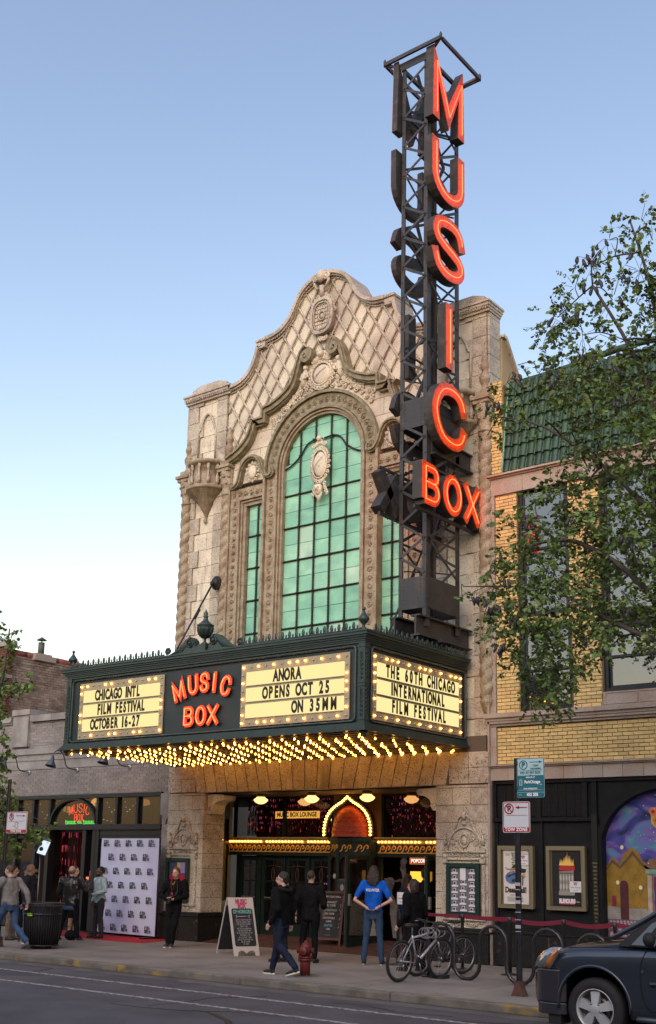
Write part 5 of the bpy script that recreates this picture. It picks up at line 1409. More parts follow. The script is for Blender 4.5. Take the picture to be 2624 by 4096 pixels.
for p, q, z, zt in PI_[-150:]+PI_[:60]: chip('front_brick', RBK, ((p+q)/2, 20.52, (z+zt)/2), (q-p-.01, .05, zt-z-.01), FB)
for k in range(26):
    zz = 6.3+.075*k; 
    if k % 1 == 0: chip('front_brick', RBK, (xw+.085, 20.60, zz+.037), (.05, .19, .064), FB)
MB().box(-42, xw+.06, 20.53, 20.72, .1, 8.26).build('front_wall', RBK, FB)
MB().box(-42, xw+.16, 20.42, 20.80, 8.262, 8.42).build('front_coping', GL_, FB); MB().box(-42, xw+.12, 20.44, 20.72, 7.3, 7.40).build('stone_string', GL_, FB)
m = MB(); m.box(xw-.40, xw+.15, 21.5, 22.3, 8.0, 8.17); m.box(xw-.32, xw+.06, 21.6, 22.2, 8.172, 8.24); m.build('chimney_base', OM, FB)
m = MB(); m.lathe([(.10,8.2),(.10,8.62)], (xw-.12, 21.9, 0), 12); m.lathe([(.02,8.62),(.02,8.68),(.17,8.69),(.04,8.78),(.001,8.80)], (xw-.12, 21.9, 0), 12)
m.build('vent_pipe', mat('rusty_pipe_green', (.06,.09,.07), .6, noise=[(7,(.14,.08,.05),.5,.7)]), FB)
# ================================================================ theater vestibule
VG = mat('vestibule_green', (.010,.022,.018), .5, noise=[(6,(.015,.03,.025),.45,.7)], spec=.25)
OCH = mat('ochre_plaster', (.42,.23,.06), .7, noise=[(3,(.34,.18,.05),.4,.7)], bump=.1)
FLB = mat('vestibule_brick', (.10,.045,.032), .8, noise=[(5,(.06,.03,.025),.4,.7)], isl=.25, bump=.15)
fl = thing('vestibule_floor', 'dark red brick floor of the recessed entrance, sloping up to the doors', 'floor', (CX, 20.3, .13)); fl['kind'] = 'structure'; del fl['category']
Yb = 21.62
zf = lambda y: .134+max(0, y-20.0)*.085
mb = MB(); cnt = 0; y = 19.95; r = 0
while y < 21.9:
    x = -19.3-(.1 if r % 2 else 0)
    while x < -12.5:
        z = zf(y+.05)
        if cnt < 300 and (y < 20.9): chip('brick', FLB, (x+.1, y+.05, z-.02), (.192, .094, .05), fl, (.085, 0, 0)); cnt += 1
        else: mb.box(x+.004, x+.196, y+.003, y+.097, z-.03, z+.004)
        x += .2
    y += .1; r += 1
mb.build('brick_paving', FLB, fl, kind='stuff')
mb = MB(); mb.prism([(19.9,.08),(19.9,.115),(24.5,.115+.085*1.9),(24.5,.05)], -20.6, -11.4, 'x'); mb.build('floor_bed', mat('floor_bed', (.03,.02,.018), .9), fl)
VE = part_group('vestibule', TH, (CX, 21, 1.8))
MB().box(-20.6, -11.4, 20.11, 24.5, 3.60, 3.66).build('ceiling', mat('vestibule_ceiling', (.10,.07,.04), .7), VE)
for s in (-1, 1):
    f = lambda a: CX+s*a
    # angled side wall with window
    A, B = (f(3.40), 20.62), (f(3.96), Yb)
    def sw(t0, t1, z0, z1, d, mt, nm):
        a = (A[0]+(B[0]-A[0])*t0, A[1]+(B[1]-A[1])*t0); b = (A[0]+(B[0]-A[0])*t1, A[1]+(B[1]-A[1])*t1)
        nx, ny = (B[1]-A[1]), -(B[0]-A[0]); L = math.hypot(nx, ny); nx, ny = -s*nx/L*d, -s*ny/L*d
        if nx*s > 0: pass
        MB().prism([a, b, (b[0]+s*abs(.05)+0, b[1]), (a[0]+s*.05, a[1])] if d == 0 else [(a[0]-s*d, a[1]), (b[0]-s*d, b[1]), (b[0]+s*.06, b[1]), (a[0]+s*.06, a[1])], z0, z1, 'z').build(nm, mt, VE)
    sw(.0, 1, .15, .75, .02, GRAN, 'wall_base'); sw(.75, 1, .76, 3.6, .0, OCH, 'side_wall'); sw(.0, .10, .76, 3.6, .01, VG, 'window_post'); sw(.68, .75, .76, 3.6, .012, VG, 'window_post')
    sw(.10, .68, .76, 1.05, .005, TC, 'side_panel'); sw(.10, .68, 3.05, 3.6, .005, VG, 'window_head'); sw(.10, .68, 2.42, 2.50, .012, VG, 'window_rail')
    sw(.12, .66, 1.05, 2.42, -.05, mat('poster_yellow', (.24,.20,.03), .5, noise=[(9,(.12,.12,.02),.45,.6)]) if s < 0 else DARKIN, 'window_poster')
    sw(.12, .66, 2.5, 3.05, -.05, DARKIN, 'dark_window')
# short row at the side window is added in place of mirrored bulbs
def bulb_row(parent, x0, x1, y, z, n, r=.03, skip=13):
    r *= .78
    for k in range(n):
        if k % skip == skip-1: bulb(parent, (x0+(x1-x0)*k/(n-1), y, z), r*.9, OFFB, (0,-1,0), 'frieze_or_mirrored_bulb')
        else: bulb(parent, (x0+(x1-x0)*k/(n-1), y, z), r, BULBW, (0,-1,0), 'frieze_or_mirrored_bulb')
BULBW = emat('bulb_on_warm', (1.0,.42,.07), 6.0)
bulb_row(VE, -19.45, -19.66, 20.78, 2.52, 4, .022)
# frieze over the doors: bulb band and running wave scroll
FR = thing('entrance_frieze', 'dark green frieze with a row of lit bulbs and golden wave scroll above the doors', 'frieze', (CX, 21.5, 2.3))
WAVE = mat('gilded_wave', (.72,.38,.06), .45)
BOOTH0, BOOTH1 = -16.60, -15.25
for x0, x1 in ((-19.93,BOOTH0),(BOOTH1,-12.03)):
    MB().box(x0, x1, 21.45, 21.6, 2.22, 2.46).build('frieze_board', VG, FR)
    m = MB(); m.box(x0, x1, 21.30, 21.62, 2.575, 2.61); m.box(x0, x1, 21.36, 21.62, 2.54, 2.573); m.box(x0, x1, 21.44, 21.62, 2.462, 2.538); m.build('bulb_trough', mat('trough_gold', (.40,.28,.10), .4), FR)
    MB().box(x0, x1, 21.42, 21.62, 2.17, 2.218).build('frieze_moulding', VG, FR)
    n = int((x1-x0)/.098); bulb_row(FR, x0+.05, x1-.05, 21.43, 2.505, n, .028)
    k = x0+.10
    while k < x1-.08:
        P = [(k-.07, 2.27), (k-.02, 2.30), (k+.0, 2.37), (k+.045, 2.415), (k+.085, 2.395), (k+.09, 2.355), (k+.06, 2.335), (k+.045, 2.355)]
        MB().ribbon(smooth(P, 2), .026, 21.432, 21.449).build('wave_scroll', WAVE, FR); k += .155
    MB().box(x0+.01, x1-.01, 21.435, 21.449, 2.252, 2.274).build('wave_base', WAVE, FR)
# transom glass with tinsel curtains behind
TG = glass('transom_glass', (.03,.015,.01), .75, .04)
for x0, x1 in ((-19.72,-18.2),(-18.14,-16.70),(-15.15,-13.6),(-13.54,-12.05)):
    MB().box(x0, x1, 21.60, 21.606, 2.64, 3.56).build('transom_pane', TG, VE)
for x in (-19.80,-18.17,-16.65,-15.2,-13.57,-12.02): MB().box(x-.035, x+.035, 21.56, 21.64, 2.61, 3.6).build('transom_post', VG, VE)
MB().box(-19.95, -12.0, 21.56, 21.64, 3.55, 3.6).build('transom_head', VG, VE)
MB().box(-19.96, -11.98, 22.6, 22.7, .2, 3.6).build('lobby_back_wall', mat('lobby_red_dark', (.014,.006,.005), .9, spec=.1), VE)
tinsel(VE, -19.60, -16.70, 2.64, 3.56, 21.85, 420, 2, .011, .13); tinsel(VE, -15.15, -12.1, 2.64, 3.56, 21.85, 420, 3, .011, .13)
# plaster behind the dome
MB().box(-16.62, -15.23, 21.55, 21.60, 2.62, 3.6).build('dome_back_wall', OCH, VE)
# MUSIC BOX LOUNGE sign behind the tinsel
g = thing('lounge_sign', 'backlit gold sign reading MUSIC BOX LOUNGE behind the red tinsel', 'lit sign', (-17.6, 21.8, 3.1))
MB().box(-18.60, -17.22, 21.74, 21.78, 3.08, 3.25).build('light_panel', emat('gold_panel_lit', (1.0,.48,.08), .75), g)
put_text('sign_text', 'MUSIC BOX LOUNGE', .15, BLK, (-17.91, 21.735, 3.165), g, bold=.006, sx=.88)
g = thing('chandelier', 'small candle chandelier glowing behind the tinsel beside the dome', 'chandelier', (-16.85, 21.8, 3.0))
m = MB()
for k in range(8): a = 2*PI*k/8; m.tube([(-16.87, 21.75, 3.12), (-16.87+.11*math.cos(a), 21.75+.08*math.sin(a), 2.90+.05*(k % 2)), (-16.87+.13*math.cos(a), 21.75+.08*math.sin(a), 2.96+.05*(k % 2))], .008, 5)
m.build('arms', mat('brass', (.4,.25,.08), .3, metal=1), g)
for k in range(8): a = 2*PI*k/8; MB().sphere((-16.87+.13*math.cos(a), 21.75+.08*math.sin(a), 2.985+.05*(k % 2)), .018, 6, 5, (1,1,1.8)).build('candle_bulb', emat('candle_glow', (1,.5,.15), 4), g)
# ticket booth with dome
TBo = thing('ticket_booth', 'green ticket booth with arched window under a red dome ringed with bulbs', 'ticket booth', (-15.93, 21.4, .2))
bx, by = -15.93, 21.60
oct_ = lambda r, k: (bx+r*math.cos(PI+PI*k/4), by+r*.62*math.sin(PI+PI*k/4))
pts = [(bx-.66,by),(bx-.56,by-.30),(bx-.20,by-.46),(bx+.20,by-.46),(bx+.56,by-.30),(bx+.66,by)]
def octprism(sc, z0, z1, nm, mt): MB().prism([(bx+(x-bx)*sc, by+(y-by)*sc) for x, y in pts], z0, z1, 'z').build(nm, mt, TBo)
octprism(1.0, .16, .42, 'booth_base', GRAN); octprism(.97, .421, 1.14, 'booth_panel', TC); octprism(1.04, 1.141, 1.20, 'counter', TC)
octprism(1.02, 2.22, 2.50, 'booth_frieze', VG); octprism(1.10, 2.501, 2.61, 'booth_cornice', VG); octprism(.90, 1.201, 2.219, 'booth_glass_core', mat('booth_inside', (.035,.012,.010), .3))
for (x, y) in pts: MB().box(x-.045, x+.045, y-.045, y+.045, 1.20, 2.22).build('booth_post', VG, TBo)
for (xa, ya), (xb, yb) in zip(pts, pts[1:]):
    n = 12; m = MB(); L = math.hypot(xb-xa, yb-ya); dx, dy = (xb-xa)/L, (yb-ya)/L; nx, ny = dy, -dx
    w = L/2-.05
    for k in range(10):
        a0, a1 = PI*k/10, PI*(k+1)/10; t0, t1 = L/2-w*math.cos(a0), L/2-w*math.cos(a1); z0, z1 = 1.98+.18*math.sin(a0), 1.98+.18*math.sin(a1)
        V = [(xa+dx*t, ya+dy*t, z) for t, z in ((t0,z0),(t1,z1),(t1,2.22),(t0,2.22))]
        V += [(x+nx*.03, y+ny*.03, z) for x, y, z in V]; m.add(V, [(0,1,2,3),(7,6,5,4),(0,4,5,1),(1,5,6,2),(2,6,7,3),(3,7,4,0)])
    m.build('booth_arch', VG, TBo)
def wavelet(parent, c, u, y_, n):
    for k in range(n):
        P = [(-.07,0),(-.02,.03),(.0,.10),(.045,.145),(.085,.125),(.09,.085),(.06,.065)]
        q = [(c[0]+u[0]*(p+.15*(k-(n-1)/2)), c[1]+u[1]*(p+.15*(k-(n-1)/2)), 2.28+z) for p, z in smooth(P, 2)]
        MB().tube(q, .016, 5).build('wave_scroll', WAVE, parent)
wavelet(TBo, (bx, by-.485), (1, 0), 0, 2); wavelet(TBo, (bx-.39, by-.40), (.91, -.41), 0, 2); wavelet(TBo, (bx+.39, by-.40), (.91, .41), 0, 2)
DOM = mat('dome_red_scales', (.42,.055,.025), .5, noise=[(14,(.28,.035,.02),.45,.65)], bump=.3, bscale=24)
prof = [(.60*math.cos(a)**.75, 2.615+.78*math.sin(a)) for a in [k*PI/2/14 for k in range(14)]]+[(.05,3.41),(.08,3.44),(.04,3.48),(.001,3.50)]
MB().lathe(prof, (bx, by-.02, 0), 28, PI, 2*PI).build('dome', DOM, TBo)
m = MB()
for j in range(1, 9):
    a = j*PI/2/10; r_ = .60*math.cos(a)**.75+.004; z = 2.615+.78*math.sin(a)
    n = 16
    for i in range(n):
        t = PI+PI*(i+.5*(j % 2))/n; t2 = t+PI/n
        m.tube([(bx+r_*math.cos(t+(t2-t)*q), by-.02+r_*math.sin(t+(t2-t)*q), z-.03*math.sin(PI*q)) for q in (0,.5,1)], .008, 4)
m.build('dome_scales', DOM, TBo, kind='stuff')
P = [(-.67,2.66),(-.67,2.80),(-.645,2.94),(-.59,3.08),(-.50,3.20),(-.39,3.29),(-.27,3.36),(-.16,3.41),(-.08,3.47),(0,3.53)]
P = P+[(-a, b) for a, b in reversed(P[:-1])]
MB().ribbon([(bx+a, b) for a, b in P], .11, 21.20, 21.26).build('dome_bulb_rim', VG, TBo)
n = 33; L = [0]
for (a, b), (c, d) in zip(P, P[1:]): L.append(L[-1]+math.hypot(c-a, d-b))
for k in range(n):
    t = L[-1]*k/(n-1); i = max(j for j in range(len(L)-1) if L[j] <= t+1e-9); q = (t-L[i])/(L[i+1]-L[i])
    bulb(TBo, (bx+P[i][0]+(P[i+1][0]-P[i][0])*q, 21.195, P[i][1]+(P[i+1][1]-P[i][1])*q), .027, BULBW, (0,-1,0), 'dome_bulb')
MB().prism([(bx-.33+.05*math.cos(t)+0, 1.72+.06*math.sin(t)) for t in [2*PI*u/14 for u in range(14)]], 21.17, 21.175).build('round_sticker', flat('sticker', (.40,.40,.38)), TBo)
g = thing('framed_portrait', 'framed black and white portrait poster inside the ticket booth window', 'picture', (bx-.02, 21.1, 1.25))
MB().box(bx-.22, bx+.12, 21.10, 21.12, 1.22, 1.66).build('frame', mat('gold_dull', (.12,.09,.04), .5), g)
MB().box(bx-.19, bx+.09, 21.09, 21.098, 1.25, 1.63).build('print', flat('print_dark', (.03,.03,.03)), g)
m = MB(); m.prism([(bx-.05+.05*math.cos(t), 1.47+.075*math.sin(t)) for t in [2*PI*u/14 for u in range(14)]], 21.084, 21.088); m.prism([(bx-.05,1.26),(bx-.09,1.38),(bx-.01,1.38)], 21.084, 21.088); m.build('printed_face', flat('face_grey', (.32,.32,.32)), g)
# entrance doors
DG = glass('door_glass', (.012,.010,.012), .45, .05)
def door(x0, x1, y, z0, lab, grp=True):
    g = thing('entrance_door', lab, 'door', ((x0+x1)/2, y, z0), 'glazed entrance doors in a row')
    z1 = 2.16; s = .11
    m = MB(); m.box(x0, x0+s, y-.03, y+.03, z0, z1); m.box(x1-s, x1, y-.03, y+.03, z0, z1); m.box(x0+s, x1-s, y-.03, y+.03, z0, z0+.28); m.box(x0+s, x1-s, y-.03, y+.03, z1-s, z1); m.build('door_frame', VG, g)
    MB().box(x0+s, x1-s, y-.005, y+.005, z0+.28, z1-s).build('pane', DG, g)
    for z in (1.10, 1.55): MB().box(x0+s, x1-s, y-.02, y+.02, z-.015, z+.015).build('muntin', VG, g)
    xm = (x0+x1)/2; MB().box(xm-.012, xm+.012, y-.018, y+.018, z0+.28, z1-s).build('muntin', VG, g)
    MB().box(x0+s+.02, x1-s-.02, y-.07, y-.05, 1.14, 1.17).build('push_bar', mat('bar_steel', (.45,.45,.45), .3, metal=.8), g)
    m = MB(); m.tube([(xm+.08*math.cos(t)*.6, y-.022, 1.72+.16*math.sin(t)) for t in [2*PI*u/14 for u in range(14)]], .008, 5, closed=True); m.tube([(x0+s, y-.022, 1.90), (xm, y-.022, 1.93), (x1-s, y-.022, 1.90)], .008, 5); m.build('iron_scroll', mat('brass_dull', (.12,.07,.04), .5), g)
labs = ('leftmost glazed green entrance door, beside the folded open leaf', 'green entrance door with scroll ironwork, behind the woman with grey hair', 'green entrance door between the men in black', 'green entrance door next to the ticket booth, purple lights behind its glass')
for k, (a, b) in enumerate(((-19.62,-18.92),(-18.86,-18.14),(-18.08,-17.38),(-17.32,-16.66))): door(a, b, 21.62, .27, labs[k])
for x in (-19.65,-18.89,-18.11,-17.35,-16.63): MB().box(x-.03, x+.03, 21.55, 21.68, .2, 2.17).build('door_post', VG, VE)
for i, (x, z, c) in enumerate(((-16.95,1.70,(.35,.05,1)),(-17.03,1.70,(1,.1,.05)),(-16.93,1.52,(.35,.05,1)),(-17.06,1.52,(.35,.05,1)),(-17.12,1.53,(1,.15,.05)),(-16.90,1.40,(1,.1,.05)))):
    if i == 0: pg = thing('fairy_lights', 'purple and red fairy lights behind the door glass by the ticket booth', 'fairy lights', (-17, 21.9, 1.6))
    MB().sphere((x, 21.9, z), .014, 6, 4).build('light', emat('fairy_c%d' % i, c, 4), pg)
# open doorway on the right, its steel post and hanging ghost cloth
for x, lab in ((-15.38,'green steel door post with crash bar left of the volunteer'), (-13.28,'pale steel door edge standing open right of the woman in black')):
    g = thing('open_door', 'open door leaf, '+lab, 'door', (x, 20.9, .2))
    m = MB(); m.box(x-.03, x+.03, 20.45, 21.3, .22, .40); m.box(x-.03, x+.03, 20.45, 20.55, .401, 2.1); m.box(x-.03, x+.03, 21.2, 21.3, .401, 2.1); m.box(x-.03, x+.03, 20.45, 21.3, 2.101, 2.2); m.build('door_frame', VG, g)
    MB().box(x-.005, x+.005, 20.551, 21.199, .401, 2.1).build('pane', DG, g)
    MB().box(x-.034, x-.0301, 20.44, 20.46, .22, 2.2).build('steel_edge', mat('bar_steel', (.45,.45,.45), .3, metal=.8), g)
    MB().box(x+.031, x+.09, 20.47, 20.53, 1.1, 1.35).build('lock_case', mat('bar_steel', 0), g)
    MB().tube([(x+.04, 20.7, 1.15), (x+.10, 20.7, 1.17), (x+.10, 20.7, 1.33), (x+.04, 20.7, 1.35)], .01, 6).build('pull_handle', mat('brass', 0), g)
g = thing('draped_cloth', 'torn grey gauze hanging in the open right doorway', 'cloth', (-14.0, 21.5, 1.3))
r2 = random.Random(8); GZ = mat('grey_gauze', (.16,.15,.15), .9, noise=[(6,(.08,.07,.07),.4,.6)])
for k, P in enumerate(([(-13.80,2.16),(-13.84,1.95),(-13.78,1.7),(-13.86,1.4),(-13.95,1.25),(-13.95,.9)],[(-14.2,1.72),(-14.05,1.62),(-13.85,1.70)],[(-14.28,1.70),(-14.24,1.4),(-14.12,1.22),(-14.1,.9),(-14.0,.4)],[(-14.12,1.66),(-14.2,1.3),(-14.0,.9),(-13.9,.3)])):
    Q = smooth([(a-.72, b) for a, b in P], 3); m = MB()
    for (a, b), (c, d) in zip(Q, Q[1:]): w = .05+.03*r2.random(); m.add([(a-w,21.45,b),(a+w,21.47,b),(c+w,21.46,d),(c-w,21.44,d),(a-w,21.47,b),(a+w,21.49,b),(c+w,21.48,d),(c-w,21.46,d)], [(0,1,2,3),(7,6,5,4),(0,4,5,1),(2,6,7,3)])
    m.build('gauze_strip', GZ, g)
g = thing('popcorn_sign', 'small red lit sign reading POPCORN above the concession glow', 'lit sign', (-13.3, 21.4, 2.0))
MB().box(-14.62, -14.12, 21.85, 21.9, 2.03, 2.16).build('sign_box', mat('sign_red', (.22,.015,.01), .4, emit=(1,.05,.02), est=.12), g)
MB().ribbon([(-14.62,2.03),(-14.12,2.03),(-14.12,2.16),(-14.62,2.16)], .012, 21.835, 21.85, closed=True).build('sign_border', emat('sign_border_glow', (1,.3,.1), .4), g)
put_text('sign_text', 'POPCORN', .11, emat('sign_letters_lit', (1,.85,.7), .7), (-14.37, 21.843, 2.095), g, bold=.004, sx=.85)
g = thing('concession_glow', 'glowing yellow popcorn machine seen through the open doorway', 'popcorn machine', (-13.2, 22.2, 1.2))
YG = emat('popcorn_light', (1.0,.45,.05), .9)
MB().box(-14.92, -14.45, 22.3, 22.5, 1.55, 1.86).build('lit_cabinet', YG, g); MB().prism([(-14.85,1.53),(-14.55,1.53),(-14.66,1.25),(-14.70,.95),(-14.74,1.25)], 22.3, 22.4).build('lit_funnel', YG, g)
MB().box(-15.1, -13.6, 22.25, 22.55, .3, .95).build('counter', mat('lobby_red_dark', 0), g)
# schoolhouse lamps under the soffit
for x, y, lab in ((-17.92,20.40,'left milk glass schoolhouse lamp under the entrance lintel, nearest the left pier'), (-16.37,20.40,'middle milk glass schoolhouse lamp under the entrance lintel'), (-14.80,20.40,'right milk glass schoolhouse lamp under the lintel, close to the red dome'), (-17.35,21.35,'dimmer schoolhouse lamp deep in the vestibule, in front of the tinsel'), (-14.2,21.25,'yellowish schoolhouse lamp deep in the vestibule, right of the dome')):
    g = thing('schoolhouse_lamp', lab, 'ceiling lamp', (x, y, 3.6), 'milk glass lamps in the entrance')
    near = y < 21
    MB().lathe([(.001,3.30),(.05,3.305),(.12,3.335),(.165,3.38),(.17,3.41),(.11,3.45),(.08,3.50),(.07,3.52)], (x, y, .05), 20).build('glass_shade', emat('shade_glow' if near else 'shade_dim', (1.0,.60,.20) if near else (1,.5,.16), 1.1 if near else .45), g)
    MB().lathe([(.10,3.52),(.11,3.54),(.11,3.60)], (x, y, 0), 14).build('fitter', mat('brass_dull', 0), g)
# ================================================================ people
from mathutils import noise as mnoise
def loft(mb, secs, n=14):
    """secs: (x,y,z,rx,ry); horizontal elliptical sections"""
    V = []; F = []
    for x, y, z, rx, ry in secs:
        for i in range(n):
            a = 2*PI*i/n; c, s = math.cos(a), math.sin(a)
            V.append((x+rx*math.copysign(abs(c)**.85, c), y+ry*math.copysign(abs(s)**.85, s), z))
    for j in range(len(secs)-1):
        for i in range(n): F.append((j*n+i, j*n+(i+1) % n, (j+1)*n+(i+1) % n, (j+1)*n+i))
    F += [tuple(range(n))[::-1], tuple((len(secs)-1)*n+i for i in range(n))]
    return mb.add(V, F, True)
def limb(mb, pts, rad, n=10):
    P = [Vector(p) for p in pts]; Q = []; R = []
    for i in range(len(P)-1):
        for k in range(5):
            t = k/5; Q.append(P[i].lerp(P[i+1], t)); R.append(rad[i]+(rad[i+1]-rad[i])*t)
    Q.append(P[-1]); R.append(rad[-1])
    mb.tube(Q, R, n); mb.sphere(tuple(P[0]), rad[0], 10, 7)
    for p, r in zip(P[1:], rad[1:]): mb.sphere(tuple(p), r*.99, 10, 7)
def skinned(mb, name, m, parent, vox=.014, fold=0., fscale=9., smooth_it=4):
    me = mb.mesh(name+'_raw', m); o = bpy.data.objects.new(name, me); COL.objects.link(o)
    r = o.modifiers.new('r', 'REMESH'); r.mode = 'VOXEL'; r.voxel_size = vox; r.use_smooth_shade = True
    s = o.modifiers.new('s', 'SMOOTH'); s.iterations = smooth_it; s.factor = .5
    dg = bpy.context.evaluated_depsgraph_get(); dg.update()
    me2 = bpy.data.meshes.new_from_object(o.evaluated_get(dg)); me2.name = name
    bpy.data.objects.remove(o); bpy.data.meshes.remove(me)
    me2.materials.clear(); me2.materials.append(m)
    if fold:
        sd = rnd.uniform(0, 99)
        nr = [v.normal.copy() for v in me2.vertices]
        for v, nn in zip(me2.vertices, nr):
            c = v.co; q = mnoise.noise(Vector((c.x*fscale+sd, c.y*fscale, c.z*fscale*.55)))+.5*mnoise.noise(Vector((c.x*fscale*2+sd, c.y*fscale*2, c.z*fscale*1.6)))
            v.co = c+nn*q*fold
    me2.polygons.foreach_set('use_smooth', [True]*len(me2.polygons)); me2.update()
    return link(name, me2, parent)
SK = {'light': mat('skin_light', (.50,.30,.22), .5, noise=[(20,(.45,.24,.17),.45,.7)]), 'tan': mat('skin_tan', (.36,.20,.13), .5), 'dark': mat('skin_dark', (.10,.05,.032), .45)}
def cloth(nm, c, r=.8, c2=None): return mat('cloth_'+nm, c, r, noise=[(7,c2 or tuple(x*.7 for x in c),.42,.68)], bump=.15, bscale=140, spec=.12)
def person(label, loc, th, H=1.72, skin='light', hair=('short',(.03,.02,.015)), top=(.02,.02,.02), top_m=None, sleeve='long', pants=(.02,.02,.03), shoes=(.02,.02,.02), sole=(.02,.02,.02),
           LA=None, RA=None, LL=None, RL=None, head=(0, 0, 0), lean=(0, 0), hem=.50, bulk=1., group=None, hang=None, collar=True, lhand=None, rhand=None, beard=None, skirt=None, shorts=False, glasses=False, lod=False):
    """local frame: looks to -Y, +X is the person's left. LA/RA: (elbow, wrist); LL/RL: (knee, ankle) offsets; lean: (x, y) shift of the shoulders"""
    g = thing('person', label, 'person', (0, 0, 0), group)
    hz = .525*H; sz = .815*H; lx, ly = lean
    hip = {s: (s*.095, 0, hz) for s in (-1, 1)}
    sh = {s: (s*.185*bulk+lx, ly, sz) for s in (-1, 1)}
    knee = {s: (s*.10, -.01, .285*H) for s in (-1, 1)}; ank = {s: (s*.105, .02, .075) for s in (-1, 1)}
    if LL: knee[1], ank[1] = LL
    if RL: knee[-1], ank[-1] = RL
    elb = {s: (s*.25*bulk+lx, ly+.03, .635*H) for s in (-1, 1)}; wr = {s: (s*.26+lx, ly-.04, .49*H) for s in (-1, 1)}
    if LA: elb[1], wr[1] = LA
    if RA: elb[-1], wr[-1] = RA
    S_ = SK[skin]
    # ---- body: one continuous surface
    b = MB(); hx, hy, hyaw = head; hc = Vector((lx*1.15+hx, ly*1.15+hy, .932*H))
    nb = Vector((lx, ly+.01, .83*H))
    limb(b, [nb-Vector((0,0,.05)), nb+(hc-nb)*.35, hc-Vector((0,-.015,.06))], [.062,.055,.052])
    cy, sy_ = math.cos(hyaw), math.sin(hyaw)
    def HP(x, y, z): return (hc.x+x*cy-y*sy_, hc.y+x*sy_+y*cy, hc.z+z)
    b.sphere(HP(0, .012, .022), .1, 16, 12, (.76, .93, 1.0)); b.sphere(HP(0, -.022, -.045), .1, 14, 10, (.56, .62, .66)); b.sphere(HP(0, -.045, -.085), .03, 10, 8, (1.1, .9, .8))
    b.tube([HP(0,-.078,.012), HP(0,-.105,-.022), HP(0,-.088,-.035)], [.010,.016,.012], 7)
    for s in (-1, 1):
        b.sphere(HP(s*.078, .012, -.005), .02, 8, 6, (.4, .9, 1.4)); b.sphere(HP(s*.033, -.075, .018), .02, 8, 6, (1, .6, .45))
    b.tube([HP(-.02,-.082,-.056), HP(0,-.088,-.055), HP(.02,-.082,-.056)], .009, 6)
    loft(b, [(0,0,hz-.05,.10,.075),(lx*.3,ly*.3,hz+.12,.09,.07),(lx*.8,ly*.8,sz-.15,.11,.075),(lx,ly,sz-.02,.13,.06),(lx,ly,sz+.03,.06,.05)])
    bare = sleeve == 'short'
    for s in (-1, 1):
        limb(b, [sh[s], elb[s], wr[s]], [.040,.036 if bare else .03,.026 if bare else .022])
        limb(b, [hip[s], knee[s], (ank[s][0], ank[s][1], ank[s][2]+.02)], [.07,.052 if shorts else .045,.038 if shorts else .03])
        # hand: palm, four fingers, thumb
        w = Vector(wr[s]); e = Vector(elb[s]); d = (w-e).normalized(); hd = (lhand if s == 1 else rhand)
        if hd: d = Vector(hd).normalized()
        ref = Vector((0, 1, 0)) if abs(d.y) < .8 else Vector((0, 0, 1))
        side = d.cross(ref).normalized(); pn = side.cross(d).normalized()
        side, pn = pn, side*s      # broad side of the palm along y, back of the hand outward
        b.sphere(tuple(w+d*.045), .04, 10, 7, (.75, .75, .9)); pal = w+d*.05
        for k in range(4):
            off = side*(-.027+.018*k); L = (.062,.074,.070,.055)[k]; cur = -pn
            p0 = w+d*.075+off; p1 = p0+d*L*.5; p2 = p1+(d*.75+cur*.5).normalized()*L*.32; p3 = p2+(d*.45+cur*.8).normalized()*L*.28
            b.tube([w+d*.03+off*.7, p0, p1, p2, p3], [.011,.0095,.009,.0085,.0065], 6)
        tside = side if side.y < 0 else -side
        b.tube([w+d*.02+tside*.018, w+d*.05+tside*.045, w+d*.085+tside*.05-pn*.01], [.012,.0105,.008], 6)
    skinned(b, 'body', S_, g, .0095 if not lod else .015, 0, smooth_it=2)
    # eyes and mouth
    e = MB()
    for s in (-1, 1): e.sphere(HP(s*.033, -.081, .018), .009, 7, 5)
    e.build('eyes', mat('eye_dark', (.02,.015,.01), .2), g)
    m_ = MB(); m_.tube([HP(-.02,-.0915,-.055), HP(0,-.0975,-.054), HP(.02,-.0915,-.055)], .0035, 5); m_.build('mouth', mat('lip', (.28,.09,.07), .5), g)
    # ---- hair
    style, hcol = hair; hm = mat('hair_%d_%d_%d' % tuple(int(c*1000) for c in hcol), hcol, .6, noise=[(60,tuple(c*.5 for c in hcol),.4,.65,3,(1,1,.2))], bump=.4, bscale=90)
    h = MB()
    if style in ('short', 'long', 'bob', 'curly', 'bun'):
        h.sphere(HP(0, .024, .040), .1, 16, 12, (.84, .96, .98)); h.sphere(HP(0, .055, -.01), .08, 12, 9, (.90, .75, .95))
        for s in (-1, 1): h.sphere(HP(s*.068, .02, .02), .035, 8, 6, (.5, 1.2, 1.3))
    if style == 'balding': h.sphere(HP(0, .055, -.005), .08, 12, 9, (.98, .62, .75)); [h.sphere(HP(s*.072, .02, .0), .03, 8, 6, (.5, 1.3, 1.3)) for s in (-1, 1)]
    if style == 'cropped': h.sphere(HP(0, .022, .034), .1, 16, 12, (.80, .95, .96))
    if style == 'bob': loft(h, [(hc.x,hc.y+.05,hc.z-.13,.075,.045),(hc.x,hc.y+.045,hc.z-.06,.095,.065),(hc.x,hc.y+.03,hc.z+.03,.088,.08)])
